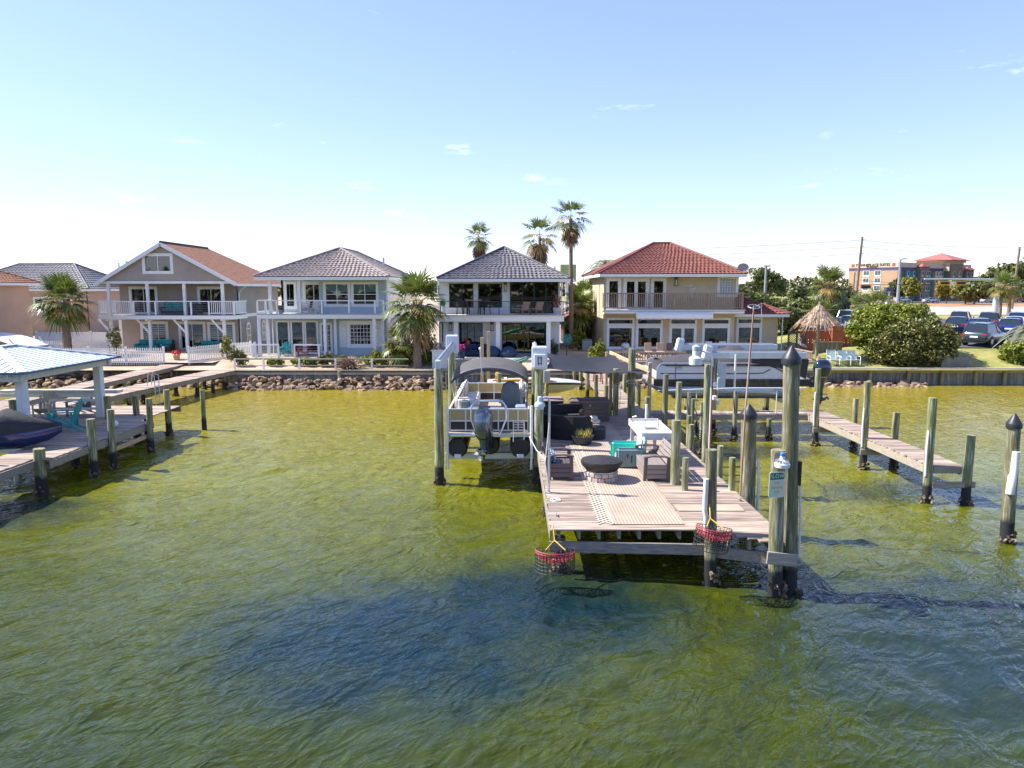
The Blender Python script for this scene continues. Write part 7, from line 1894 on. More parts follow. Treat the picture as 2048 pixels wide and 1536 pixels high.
# ------------------------------------------------------------------ things on the main dock
def stripes_mat(name, c1, c2, period, axis='X', duty=.5):
    m = bpy.data.materials.new(name); m.use_nodes = True; nt = m.node_tree; L = nt.links; b = nt.nodes['Principled BSDF']; b.inputs['Roughness'].default_value = .85
    g = nd(nt, 'ShaderNodeNewGeometry'); sp = nd(nt, 'ShaderNodeSeparateXYZ'); L.new(g.outputs['Position'], sp.inputs[0])
    a = nd(nt, 'ShaderNodeMath', operation='DIVIDE'); L.new(sp.outputs[axis], a.inputs[0]); a.inputs[1].default_value = period
    f = nd(nt, 'ShaderNodeMath', operation='FRACT'); L.new(a.outputs[0], f.inputs[0])
    gt = nd(nt, 'ShaderNodeMath', operation='GREATER_THAN'); L.new(f.outputs[0], gt.inputs[0]); gt.inputs[1].default_value = duty
    n = nd(nt, 'ShaderNodeTexNoise', _Scale=1.3, _Detail=6.0); L.new(g.outputs['Position'], n.inputs['Vector'])
    mx = nd(nt, 'ShaderNodeMix', data_type='RGBA'); L.new(gt.outputs[0], mx.inputs['Factor']); mx.inputs['A'].default_value = c1 + (1,); mx.inputs['B'].default_value = c2 + (1,)
    hs = nd(nt, 'ShaderNodeHueSaturation'); mr = nd(nt, 'ShaderNodeMapRange', _From_Min=.3, _From_Max=.7, _To_Min=.82, _To_Max=1.12); L.new(n.outputs['Fac'], mr.inputs['Value']); L.new(mr.outputs[0], hs.inputs['Value']); L.new(mx.outputs['Result'], hs.inputs['Color']); L.new(hs.outputs[0], b.inputs['Base Color'])
    MATS[name] = m; return m
m_rug = stripes_mat('striped_rug', (.45, .36, .27), (.32, .25, .19), .075)
m_rug2 = stripes_mat('striped_rug_small', (.47, .38, .28), (.35, .275, .20), .06)
rug = thing('outdoor_rug', 'long beige striped outdoor rug down the middle of the dock', 'rug', (2.9, 20, DZ))
def wavy_sheet(x0, x1, y0, y1, z, nx, ny, amp, seed):
    r = rng(seed); vs = []; fs = []
    for j in range(ny + 1):
        for i in range(nx + 1):
            x = x0 + (x1 - x0) * i / nx; y = y0 + (y1 - y0) * j / ny
            vs.append((x + .008 * mnoise.noise(V((y * 2, x, 1))), y, z + amp * (1 + mnoise.noise(V((x * 1.7, y * 1.3, seed))))))
    for j in range(ny):
        for i in range(nx): k = j * (nx + 1) + i; fs.append((k, k + 1, k + nx + 2, k + nx + 1))
    return MB().add(vs, fs)
wavy_sheet(2.22, 3.77, 15.1, 27.4, DZ + .012, 16, 90, .008, 2).build('rug_field', m_rug, rug, smooth=60, fix=False)
lat = MB()                                   # plaited edge strip: real lattice weave
for i in range(82):
    y = 15.1 + i * .15
    for s_ in (1, -1): lat.bar((1.88, y if s_ > 0 else y + .3, DZ + .012 + (.004 if s_ > 0 else .008)), (2.2, y + .3 if s_ > 0 else y, DZ + .012 + (.004 if s_ > 0 else .008)), .045, .004)
lat.build('plaited_border', M('rug_plait', (.50, .43, .34), .85, var=.1, sc=8), rug, kind='stuff', fix=False)
MB().box(2.195, 2.235, 15.1, 27.4, DZ + .012, DZ + .03).build('border_band', MATS['rug_plait'], rug)
rug2 = thing('outdoor_rug', 'small beige striped mat lying crosswise near the front piles', 'rug', (4.6, 16.3, DZ))
wavy_sheet(3.84, 5.38, 16.05, 16.55, DZ + .012, 24, 8, .006, 5).build('rug_field', m_rug2, rug2, smooth=60, fix=False)

m_resin = M('brown_resin', (.085, .065, .062), .55, c2=(.13, .10, .095), sc=3, st=(8, 1, 8), bump=.2)
m_resinl = M('grey_brown_resin', (.20, .165, .15), .6, c2=(.28, .235, .215), sc=3, st=(8, 1, 8), bump=.2)
def resin_seat(name, label, cat, cx, cy_, w, face, sm_, pillow=False):
    """Deck box seat with slatted sides, curved arms and a slatted back; face=+1 faces +X."""
    t = thing(name, label, cat, (cx, cy_, DZ), rz=0 if face > 0 else math.pi)
    d = .68
    box = MB().box(-.3, .32, -w / 2 + .07, w / 2 - .07, .10, .40).build('seat_box', sm_, t, bev=.01)
    for i in range(4): MB().box(-.28 + i * .155, -.28 + i * .155 + .145, -w / 2 + .07, w / 2 - .07, .402, .425).build('seat_slat', sm_, t, bev=.006)
    for s_ in (-1, 1):
        y = s_ * (w / 2 - .035)
        for x0, x1, b0, b1 in ((-.36, -.28, -.36, -.24), (.24, .34, .28, .36)):
            MB().prism([(b0, y - .035, 0), (b1, y - .035, 0), (x1, y - .035, .64), (x0, y - .035, .64)], (0, .07, 0)).build('leg', m_resin, t, bev=.008)
        for k in range(3): MB().box(-.27, .29, y - .02, y + .02, .07 + k * .13, .07 + k * .13 + .12).build('side_slat', sm_, t, bev=.008)
        pts = [(-.40, .60), (-.2, .66), (.1, .67), (.36, .63)]
        MB().loft([[(x, y - .055, z), (x, y + .055, z), (x, y + .055, z + .04), (x, y - .055, z + .04)] for x, z in pts]).build('armrest', m_resin, t, bev=.01)
    for k in range(4):
        z = .46 + k * .115; x = -.30 - .05 * k
        MB().obox((x, 0, z + .05), (.03, w - .14, .105), (0, R(-24), 0)).build('back_slat', sm_, t, bev=.006)
    for s_ in (-1, 1): MB().bar((-.28, s_ * (w / 2 - .1), .40), (-.50, s_ * (w / 2 - .1), .92), .05, .05).build('back_post', m_resin, t)
    if pillow:
        MB().obox((-.2, .0, .58), (.16, w * .6, .3), (0, R(-22), 0)).build('pillow', stripes_mat('blue_pillow', (.03, .16, .30), (.45, .52, .55), .16, 'Y', .7), t, bev=.05)
    return t
resin_seat('deck_chair', 'dark brown resin box chair with blue pillow left of the fire pit', 'chair', 1.30, 19.22, .86, 1, m_resin, True)
resin_seat('deck_bench', 'grey brown resin storage bench facing the fire pit from the right', 'bench', 3.86, 19.22+.15, 1.5, -1, m_resinl)
def fire_pit():
    x, y = 2.41, 18.5+.35; t = thing('fire_pit', 'round stone fire pit under a black domed cover', 'fire pit', (x, y, DZ)); r = rng(4)
    stn = M('pale_stone_veneer', (.34, .27, .23), .85, c2=(.55, .47, .42), sc=5, orand=.2, bump=.5)
    MB().lathe([(.36, 0), (.38, .2), (.36, .42)], (x, y, DZ), 24).build('core', stn, t)
    for j in range(2):
        for i in range(15):
            a = (i + .5 * j) * math.tau / 15; MB().obox((x + .40 * math.cos(a), y + .40 * math.sin(a), DZ + .07 + j * .125), (.07 + r.uniform(0, .02), .155, .115), (0, 0, a)).build('stone', stn, t, bev=.015)
    cvm = M('black_vinyl_cover', (.022, .020, .019), .6, var=.3, sc=6, bump=.4, bsc=14)
    prof = [(.38, .25), (.44, .30), (.53, .42), (.56, .50), (.55, .55), (.42, .585), (.2, .625), (.02, .655)]; rings = []
    for k, (rr, z) in enumerate(prof): rings.append([(x + rr * (1 + .018 * math.sin(a * 9 + k)) * math.cos(a), y + rr * (1 + .018 * math.sin(a * 9 + k)) * math.sin(a), DZ + z) for a in [i * math.tau / 40 for i in range(40)]])
    c = MB().loft(rings).build('cover', cvm, t, smooth=45)
    MB().tube([(x + .40 * math.cos(a), y + .40 * math.sin(a), DZ + .265) for a in [i * math.tau / 24 for i in range(25)]], .015, 6).build('draw_cord', m_rope_w, c, smooth=60)
fire_pit()
def turq_chair():
    x0, x1 = 2.98, 3.82; y0, y1 = 19.99, 19.99 + 1.0; t = thing('armchair', 'chunky turquoise moulded armchair beside the fish cleaning table', 'chair', (3.4, y0, DZ))
    tq = M('turquoise_plastic', (.015, .42, .33), .35, var=.06, sc=3); gy = M('shaded_turquoise_plastic', (.16, .24, .25), .45, var=.08, sc=4)
    MB().box(x0, x1 - .02, y0, y0 + .17, DZ, DZ + .60).build('arm', gy, t, bev=.06); MB().box(x0 - .04, x1 - .02, y1 - .17, y1, DZ, DZ + .62).build('arm', tq, t, bev=.06)  # near arm: its shade is put into a greyer turquoise
    MB().box(x0 + .06, x1 - .1, y0 + .172, y1 - .172, DZ, DZ + .36).build('seat', M('pale_aqua_plastic', (.45, .66, .62), .35), t, bev=.06)
    MB().prism([(x1 - .22, y0 + .10, DZ + .05), (x1, y0 + .10, DZ + .05), (x1 + .06, y0 + .10, DZ + .86), (x1 - .08, y0 + .10, DZ + .88)], (0, .8, 0)).build('backrest', MATS['pale_aqua_plastic'], t, bev=.06)
    for dx, dz, h in ((.3, .33, .1), (.42, .18, .2)): MB().box(x0 + dx, x0 + dx + .03, y0 - .012, y0 - .001, DZ + dz, DZ + dz + h).build('slot', m_black, t)
    MB().box(x0 + .52, x0 + .70, y0 - .006, y0 - .001, DZ + .18, DZ + .38).build('sticker', M('teal_sticker', (.03, .30, .33), .5), t)
turq_chair()
def fish_table():
    t = thing('fish_cleaning_table', 'white fish cleaning table with raised rim and sink rack', 'table', (4.2, 21.5, DZ)); w = M('white_polyboard', (.60, .59, .57), .35, var=.04, sc=3)
    x0, x1, y0, y1, z = 3.78, 4.66, 20.4, 22.7, 2.0
    MB().box(x0, x1, y0, y1, z - .05, z).build('top', w, t, bev=.01)
    for a in ((x0, x1, y0 - .03, y0, ), (x0, x1, y1, y1 + .03), (x0 - .03, x0, y0 - .03, y1 + .03), (x1, x1 + .03, y0 - .03, y1 + .03)): MB().box(*a, z - .14, z + .07).build('rim', w, t, bev=.006)
    for x in (x0 + .08, x1 - .08):
        for y in (y0 + .1, y1 - .1): MB().box(x - .05, x + .05, y - .05, y + .05, DZ, z - .05).build('leg', w, t)
    MB().box(x1 + .02, x1 + .1, y0 - .08, y0 + .02, DZ, z + .25).build('corner_post', m_pvc, t)
    MB().tube([(4.0, 21.2, z), (4.0, 21.2, z + .3), (4.4, 21.2, z + .3), (4.4, 21.2, z)], .02, 6).build('rod_rack', m_alu, t); MB().box(4.05, 4.38, 21.25, 21.5, z + .002, z + .02).build('sink', M('sink_steel', (.22, .22, .22), .4, .6), t)
    MB().tube([(3.85, 22.5, z), (3.85, 22.5, z + .16), (3.95, 22.4, z + .2)], .025, 8).build('tap', m_galv, t); MB().tube([(4.35, 22.9, DZ), (4.35, 22.9, z + .5)], .04, 8).build('water_pipe', m_pvc, t)
    bk = MB().lathe([(.16, 0), (.19, .3), (.17, .3)], (4.25, 20.9, DZ), 16).build('bucket', m_black, t, smooth=40)
fish_table()
def wicker():
    wk = M('black_wicker', (.014, .014, .017), .6, var=.5, sc=60, bump=.8, bsc=120)
    cx, cy_ = 2.35, 25.15; t = thing('wicker_sofa', 'black wicker half round sofa with high curved back', 'sofa', (1.6, cy_, DZ))
    n = 26; A = [R(78) + R(204) * i / n for i in range(n + 1)]
    def strip(r0, r1, z0, z1): return [[(cx + r * math.cos(a) * 1.02, cy_ + r * math.sin(a), DZ + z) for r, z in ((r0, z0), (r1, z0), (r1, z1), (r0, z1))] for a in A]
    MB().loft(strip(.85, 1.42, .02, .40)).build('seat_base', wk, t); MB().loft(strip(1.30, 1.46, .401, .84)).build('backrest', wk, t, bev=0); MB().loft(strip(.86, 1.28, .402, .50)).build('cushion', M('charcoal_cushion', (.03, .032, .036), .9), t)
    for a in (A[0], A[-1]):
        MB().obox((cx + 1.15 * math.cos(a), cy_ + 1.15 * math.sin(a), DZ + .33), (.62, .14, .66), (0, 0, a)).build('arm', wk, t, bev=.02)
    t2 = thing('wicker_ottoman', 'low round black wicker table inside the curved sofa', 'table', (2.85, 24.3, DZ)); MB().lathe([(.36, 0), (.37, .36), (.36, .38)], (2.85, 24.2, DZ), 28).build('drum', wk, t2, smooth=40); MB().lathe([(.39, 0), (.39, .02), (.38, .025)], (2.85, 24.2, DZ + .381), 28).build('glass_top', GLD, t2, smooth=40)
wicker()
def planter_bowl():
    x, y = 2.32, 22.94 + .3; t = thing('planter', 'wide dark bowl planter with yellow flowering plant', 'planter', (x, y, DZ))
    MB().lathe([(.24, 0), (.32, .12), (.37, .30), (.39, .31), (.34, .31), (.33, .25), (.02, .24)], (x, y, DZ), 24).build('bowl', M('dark_grey_pot', (.035, .038, .042), .6, var=.2, sc=8), t, smooth=40)
    g, f = MB(), MB(); r = rng(3)
    for i in range(220):
        a = r.uniform(0, 6.28); d = V((math.cos(a) * .5, math.sin(a) * .5, 1)).normalized(); b = V((x + r.uniform(-.22, .26), y + r.uniform(-.2, .2), DZ + .25)); L_ = r.uniform(.12, .34); s_ = V((-math.sin(a), math.cos(a), 0)) * .012
        (f if r.random() < .6 and b.x > x - .1 else g).add([b - s_, b + s_, b + d * L_], [(0, 1, 2)])
    g.build('foliage', lf_mid, t, fix=False); f.build('flower_spikes', M('yellow_blossom', (.55, .42, .05), .7, isl=.3), t, fix=False, kind='stuff')
planter_bowl()
def deck_box(label, x0, x1, y0, y1, h, m_side, lid):
    t = thing('deck_box', label, 'storage box', ((x0 + x1) / 2, y0, DZ)); n = 5
    for k in range(n): MB().box(x0 + .03, x1 - .03, y0, y0 + .03, DZ + .02 + (h - .06) * k / n, DZ + .02 + (h - .06) * (k + .93) / n).build('front_panel', m_side, t, bev=.006)
    MB().box(x0, x1, y0 + .031, y1, DZ, DZ + h - .05).build('body', m_side, t, bev=.02)
    for x in (x0, x1 - .07): MB().box(x - .005, x + .075, y0 - .02, y0 + .05, DZ, DZ + h - .05).build('corner_post', m_side, t)
    l_ = MB(); l_.loft([[(x0 - .04, y0 - .06, DZ + h - .05), (x1 + .04, y0 - .06, DZ + h - .05), (x1 + .04, y1 + .04, DZ + h - .05), (x0 - .04, y1 + .04, DZ + h - .05)], [(x0 - .04, y0 - .06, DZ + h), (x1 + .04, y0 - .06, DZ + h), (x1 + .04, y1 + .04, DZ + h), (x0 - .04, y1 + .04, DZ + h)], [(x0 + .04, y0 + .12, DZ + h + .05), (x1 - .04, y0 + .12, DZ + h + .05), (x1 - .04, y1 - .1, DZ + h + .05), (x0 + .04, y1 - .1, DZ + h + .05)]])
    l_.build('lid', lid, t, bev=.008); MB().cyl(((x0 + x1) / 2, y0 - .03, DZ + h - .18), ((x0 + x1) / 2, y0, DZ + h - .18), .03).build('lock', m_galv, t)
lidm = M('box_lid', (.17, .135, .125), .6, var=.08, sc=4)
deck_box('large dark brown slatted deck box at the back of the dock', 2.28, 3.75, 27.3, 28.15, .82, m_resin, lidm); deck_box('smaller black deck box left of the large brown one', 1.15, 2.0, 27.6, 28.5, .80, M('black_resin', (.012, .013, .017), .5), M('pink_grey_lid', (.30, .24, .23), .6))
t = thing('cushion_bag', 'clear plastic bag of white cushions on the dock', 'bag', (3.05, 26.9, DZ)); bgm = []
for i, (dx, dz) in enumerate(((0, .1), (.2, .1), (.1, .24))): MB().lathe([(.02, -.1), (.13, -.07), (.15, 0), (.12, .07), (.02, .1)], (3.0 + dx, 26.85, DZ + dz), 12, 1.1, .8).build('cushion', m_vinyl, t, smooth=60)
# lamps
def lamp_pole():
    x, y = .93, 17.6; t = thing('dock_lamp', 'galvanised lamp post with round shaded lamp at the left dock edge', 'lamp', (x, y, DZ))
    MB().tube([(x, y, DZ), (x, y, 3.42), (x - .02, y, 3.5), (x - .08, y, 3.53), (x - .2, y, 3.5)], .03, 10).build('pipe', m_galv, t, smooth=60); MB().lathe([(.08, 0), (.08, .012)], (x, y, DZ + .002), 12).build('base_plate', m_galv, t)
    h = MB().lathe([(.13, -.16), (.135, -.1), (.11, -.06), (.06, -.03), (.055, .08), (.03, .1)], (x - .24, y, 3.46), 18).build('lamp_shade', M('pale_blue_enamel', (.45, .58, .66), .4), t, smooth=40); MB().lathe([(.10, -.02), (.105, .05), (.06, .07)], (x - .24, y, 3.26), 14).build('lens', M('lamp_glass', (.62, .66, .60), .2), h, smooth=40)
    MB().tube([(x + .0, y - .03, 2.9), (x - .1, y - .1, 1.9), (x + .0, y - .06, 1.2)], .012, 6).build('dangling_line', m_rope_w, t)
lamp_pole()
def goose():
    x, y = 5.9, 21.4; t = thing('dock_lamp', 'white barn lamp on a gooseneck pipe above the fish table piles', 'lamp', (x, y, 3.9))
    MB().tube([(x + .08, y - .1, 1.3), (x + .08, y - .1, 4.15), (x, y - .1, 4.3), (x - .2, y - .1, 4.36), (x - .36, y - .1, 4.33)], .03, 8).build('gooseneck', m_pvc, t, smooth=60); MB().tube([(x + .10, y - .14, 1.0), (x + .10, y - .14, 3.9)], .022, 6).build('rusty_conduit', M('red_rust', (.22, .05, .03), .8), t)
    h = MB().lathe([(.19, -.22), (.20, -.02), (.10, .05), (.10, .2), (.05, .24)], (x - .42, y - .1, 4.18), 18).build('lamp_shade', M('pale_enamel', (.62, .66, .68), .4), t, smooth=40); MB().lathe([(.11, 0), (.12, .1), (.02, .16)], (x - .42, y - .1, 4.40), 12).build('cap', M('grey_control_box', (.42, .47, .48)), h, smooth=40)
    for z in (3.3, 2.9): MB().box(x + .1, x + .22, y - .24, y - .12, z, z + .14).build('junction_box', m_white, t, bev=.02)
goose()
t = thing('rusty_pole', 'thin rusty pole strapped to the capped pile, rising above the roofs', 'pole', (5.72, 17.3, 1.3))
MB().tube([(5.66, 17.28, 1.0), (5.70, 17.28, 3.2), (5.80, 17.28, 5.8)], .022, 8).build('shaft', M('rust_brown', (.30, .12, .05), .8, c2=(.52, .42, .34), sc=3, st=(3, 3, .5)), t, smooth=50)
MB().tube(arc((5.8, 17.28, 5.78), .14, 0, 6.283, 16, (1, 0, 0), (0, 1, .3)), .01, 5).build('ring', m_galv, t); MB().tube([(5.8, 17.28, 5.75), (5.98, 17.3, 5.86), (6.0, 17.3, 5.5)], .01, 5).build('hook', m_galv, t)
# SLOW sign, its lamp
def slow_sign():
    x, y = 5.24, 13.80; t = thing('slow_sign', 'green and white SLOW sign on the front right pile', 'sign', (x, y, 2.2)); rz = R(12)
    c = V((x, y, 2.36)); Mx = Matrix.Translation(c) @ Matrix.Rotation(rz, 4, 'Z')
    def rr(w, h, rad, yy, z0=0):
        pts = []
        for sx, sz, a0 in ((1, 1, 0), (-1, 1, 90), (-1, -1, 180), (1, -1, 270)):
            for k in range(5): a = R(a0 + 22.5 * k); pts.append(Mx @ V((sx * (w / 2 - rad) + rad * math.cos(a), yy, z0 + sz * (h / 2 - rad) + rad * math.sin(a))))
        return pts
    d = Mx.to_3x3() @ V((0, .006, 0))
    MB().prism(rr(.34, .52, .04, 0), d).build('panel', m_white, t); MB().prism(rr(.31, .335, .025, -.004, -.075), d * .5).build('lower_field', M('faded_green_white', (.62, .68, .52), .4, var=.08, sc=10), t)
    MB().prism(rr(.31, .135, .02, -.005, .172), d * .5).build('header', M('sign_green', (.012, .17, .09), .4), t)
    o = text_mesh('SLOW', .108, M('sign_letter_white', (.75, .8, .72), .4), t, Mx @ V((0, -.008, .172)), (R(90), 0, rz), .002)
    yl = M('faded_yellow_print', (.55, .50, .20), .6); r = rng(2)
    for z, n, w in ((.04, 3, .12), (-.055, 8, .25), (-.145, 4, .13)):
        for i in range(n):
            xx = -w / 2 + w * (i + .5) / n; MB().prism([Mx @ V((xx - w / n * .35, -.0062, z - .025)), Mx @ V((xx + w / n * .35, -.0062, z - .025)), Mx @ V((xx + w / n * .35, -.0062, z + .025)), Mx @ V((xx - w / n * .35, -.0062, z + .025))], d * .2).build('faded_print', yl, t)
    for z in (.225, -.225): MB().tube([Mx @ V((0, -.012, z)), Mx @ V((0, 0, z))], .008, 8).build('bolt', m_galv, t)
    l_ = thing('pile_lamp', 'white domed lamp with blue top fixed above the SLOW sign', 'lamp', (5.3, 13.72, 2.75)); h = MB().lathe([(.14, -.05), (.15, .02), (.10, .06), (.05, .10), (.05, .16)], (5.28, 13.68, 2.80), 18).build('lamp_shade', m_white, l_, smooth=40)
    for k in range(14):
        a = k * math.tau / 14; MB().obox((5.28 + .1 * math.cos(a), 13.68 + .1 * math.sin(a), 2.87), (.07, .008, .05), (0, 0, a)).build('cooling_fin', m_galv, h)
    MB().box(5.24, 5.32, 13.64, 13.72, 2.96, 3.04).build('photocell', M('blue_photocell', (.05, .22, .55), .4), l_, bev=.015); MB().box(5.17, 5.42, 13.83, 13.85, 2.72, 3.0).build('mount_board', m_beam, l_); MB().tube([(5.36, 13.72, 2.75), (5.42, 13.74, 2.66), (5.34, 13.76, 2.6)], .01, 6).build('cord', m_rope_w, l_)
slow_sign()
# crab traps
def crab_trap(label, c, w, d_, h, rope_top, tilt=0, seed=0):
    t = thing('crab_trap', label, 'crab trap', c); c = V(c); wire = M('black_trap_wire', (.03, .03, .03), .6); rw = M('red_trap_wire', (.55, .07, .08), .6, var=.2, sc=9); rot = Matrix.Rotation(tilt, 3, 'Y'); r = rng(seed)
    P = lambda u, v, z: c + rot @ V((u * w / 2, v * d_ / 2, z * h))
    f, rd = MB(), MB(); n = 16
    def out(a, rr=1.0):                       # D-shaped plan
        return (math.cos(a) * rr, math.sin(a) * rr if math.sin(a) < 0 else math.sin(a) * .25 * rr)
    for k in range(7):
        z = k / 6; f.tube([P(*out(i * math.tau / 28), z) for i in range(29)], .007, 4)
    for i in range(28): f.tube([P(*out(i * math.tau / 28), 0), P(*out(i * math.tau / 28), 1)], .006, 4)
    for k in range(1, 8): f.tube([P(-1 + k * .25, -math.sqrt(max(0, 1 - (-1 + k * .25) ** 2)), 1), P(-1 + k * .25, .24, 1)], .005, 4)
    for k in range(6):
        z = .98 - k * .09; s_ = 1.015 * math.sqrt(max(.05, 1 - (k / 6.5) ** 2)); rd.tube([P(s_ * math.cos(a), s_ * math.sin(a) * 1.02, z) for a in [math.pi + math.pi * i / 16 for i in range(17)]], .008, 5)
    for i in range(20):
        a = math.pi + math.pi * (i + .5) / 20; lo = .98 - .48 * math.sqrt(max(0, 1 - math.cos(a) ** 2 * .95)); rd.tube([P(math.cos(a) * 1.01, math.sin(a) * 1.02, .99), P(math.cos(a) * .99, math.sin(a) * 1.02, lo)], .007, 4)
    for k in range(1, 12): rd.tube([P(-1 + k / 6, -math.sqrt(max(0, 1 - (-1 + k / 6) ** 2)) * .98, .6), P(-1 + k / 6, .2, .6)], .008, 4)
    f.build('wire_cage', wire, t, fix=False, kind='stuff'); rd.build('red_mesh', rw, t, fix=False, kind='stuff')
    rp = V(rope_top); top = c + V((0, 0, h)) + (rp - c - V((0, 0, h))) * .35
    for u in (-.5, .5): MB().tube([P(u, -.3, 1), top], .012, 6).build('bridle', m_rope_y, t)
    MB().tube([top, rp], .012, 6).build('rope', m_rope_y, t, smooth=60)
crab_trap('red and black crab trap hanging from the left front dock corner', (.90, 14.35, .38), .82, .62, .46, (.88, 14.78, 1.2), 0, 1)
crab_trap('red and black crab trap tied to the front pile', (4.02, 14.0, .98), .72, .6, .46, (4.12, 14.5, 1.75), R(9), 2)
t = thing('rope_coil', 'small white rope coil on the left dock boards', 'rope', (1.02, 16.9, DZ))
MB().tube([(1.05 + (.05 + .004 * i) * math.cos(i * .6), 16.9 + (.05 + .004 * i) * math.sin(i * .6), DZ + .012 + .002 * (i % 5)) for i in range(26)], .012, 6).build('coil', m_rope_w, t, smooth=60)
# shade sail
def sail():
    t = thing('shade_sail', 'black mesh shade sail stretched over the wicker seating', 'shade sail', (3, 27, 3)); m = M('black_shade_mesh', (.022, .024, .030), .75, var=.15, sc=4, bump=.2, trans=.12)
    C = [V((1.02, 23.2, 3.62)), V((5.35, 27.9, 2.95)), V((4.75, 33.0, 3.18)), V((1.1, 30.2, 3.60))]; n = 16; vs = []; fs = []
    for j in range(n + 1):
        for i in range(n + 1):
            u, v = i / n, j / n; uu = .5 + (u - .5) * (1 - .18 * math.sin(math.pi * v)); vv = .5 + (v - .5) * (1 - .18 * math.sin(math.pi * u))
            p = C[0].lerp(C[1], uu).lerp(C[3].lerp(C[2], uu), vv); p.z -= .30 * math.sin(math.pi * u) * math.sin(math.pi * v) + .12 * math.sin(math.pi * u) - .02 * math.sin(u * 19 + v * 7); vs.append(p)
    for j in range(n):
        for i in range(n): k = j * (n + 1) + i; fs.append((k, k + 1, k + n + 2, k + n + 1))
    MB().add(vs, fs).build('fabric', m, t, smooth=60, fix=False)
    for p, q in ((C[0], (.9, 22.6, 3.7)), (C[1], (5.5, 28.35, 3.1)), (C[2], (4.45, 33.25, 3.25)), (C[3], (.95, 28.1, 3.75))): MB().tube([p, q], .01, 5).build('tie_rope', m_rope_w, t)
sail()
def heron():
    x, y, z = 12.2, 30.15, 3.55; t = thing('heron', 'grey heron perched on the lift beam behind the capped pile', 'bird', (x, y, z)); g = M('heron_grey', (.30, .31, .34), .8, var=.2, sc=20)
    MB().tube([(x + .24, y, z + .20), (x + .16, y, z + .25), (x + .05, y, z + .30), (x - .04, y, z + .34), (x - .06, y, z + .42), (x - .02, y, z + .50), (x - .03, y, z + .57), (x - .08, y, z + .6), (x - .12, y, z + .59)], [.01, .05, .075, .05, .025, .02, .02, .028, .012], 10).build('body', g, t, smooth=60)
    MB().tube([(x - .11, y, z + .592), (x - .22, y, z + .57)], [.012, .002], 6).build('beak', M('beak_yellow', (.45, .30, .06), .5), t)
    for s_ in (-.02, .03): MB().tube([(x + .07 + s_, y, z + .25), (x + .06 + s_, y, z + .12), (x + .07 + s_, y, z)], .006, 5).build('leg', M('leg_dark', (.1, .08, .05), .7), t)
heron()

# ------------------------------------------------------------------ adirondack and other porch furniture
def adirondack(label, x, y, z, rz, mat, s=1.0, group=None, name='adirondack_chair'):
    t = thing(name, label, 'chair', (x, y, z), rz=rz, group=group)         # faces local -Y
    for sx in (-.27, .27):
        MB().prism([(sx - .015, -.42 * s, .36 * s), (sx - .015, .42 * s, 0), (sx - .015, .50 * s, .02), (sx - .015, -.38 * s, .42 * s)], (.03, 0, 0)).build('side_rail', mat, t)
        MB().box(sx - .045, sx - .01, -.44 * s, -.34 * s, 0, .56 * s).build('front_leg', mat, t); MB().box(sx - .09, sx + .06, -.48 * s, .30 * s, .56 * s, .585 * s).build('armrest', mat, t); MB().box(sx - .02, sx + .02, .18 * s, .24 * s, .12 * s, .56 * s).build('arm_post', mat, t)
    for k in range(6): MB().obox((0, (-.38 + k * .1) * s, (.40 - k * .043) * s), (.56 * s, .085 * s, .02), (R(-23), 0, 0)).build('seat_slat', mat, t)
    for k in range(5):
        xx = (-.22 + k * .11) * s; L_ = (.82 - .05 * abs(k - 2) ** 1.6) * s; MB().bar((xx * .85, .16 * s, .20 * s), (xx * 1.15, (.16 + .38 * L_ / s * .9) * s, .20 * s + L_ * .93), .09 * s, .02, (0, -1, .4)).build('back_slat', mat, t)
    return t
m_turq = M('turquoise_paint', (.03, .33, .34), .5, var=.08, sc=5); m_redp = M('red_paint', (.42, .02, .035), .45, var=.08, sc=5); m_blk = M('dark_chair_paint', (.03, .035, .045), .5)
adirondack('turquoise adirondack chair on the covered dock beside the jet ski', -16.15, 25.6, DZ, R(-78), m_turq, 1.22)
adirondack('weathered white adirondack chair at the back of the covered dock', -18.6, 28.2, DZ, R(15), M('weathered_white_wood', (.46, .46, .42), .7, var=.2, sc=6), 1.05); adirondack('dark blue grey chair at the back of the covered dock', -17.6, 28.9, DZ, R(-15), M('slate_paint', (.12, .16, .22), .6), 1.0)
adirondack('turquoise adirondack chair on the blue house porch', -16.26, 51.4, 1.45, R(5), m_turq, 1.05); adirondack('red adirondack chair turned sideways on the blue house porch', -14.88, 51.2, 1.45, R(-70), m_redp, 1.05)
adirondack('left white rocking chair on the blue house balcony', -14.91, 51.9, 4.45, R(10), m_white, 1.1, name='rocking_chair'); adirondack('right white rocking chair on the blue house balcony', -14.22, 51.9, 4.45, R(-10), m_white, 1.0, name='rocking_chair')
def lounge(label, x, y, z, w, d, back, mat, cush, rz=0, name='outdoor_sofa', cat='sofa'):
    t = thing(name, label, cat, (x, y, z), rz=rz); MB().box(-w / 2, w / 2, -d / 2, d / 2, .08, .34).build('base', mat, t, bev=.02); MB().box(-w / 2, w / 2, d / 2 - .12, d / 2, .341, back).build('backrest', mat, t, bev=.02)
    for s_ in (-1, 1): MB().box(s_ * w / 2 - .08, s_ * w / 2 + .08, -d / 2, d / 2 - .13, .342, .6).build('arm', mat, t, bev=.02)
    n = max(1, round(w / .7))
    for i in range(n): MB().box(-w / 2 + .1 + (w - .2) * i / n, -w / 2 + .1 + (w - .2) * (i + .96) / n, -d / 2, d / 2 - .14, .345, .46).build('seat_cushion', cush, t, bev=.03); MB().box(-w / 2 + .1 + (w - .2) * i / n, -w / 2 + .1 + (w - .2) * (i + .96) / n, d / 2 - .26, d / 2 - .13, .47, back + .05).build('back_cushion', cush, t, bev=.04)
    return t
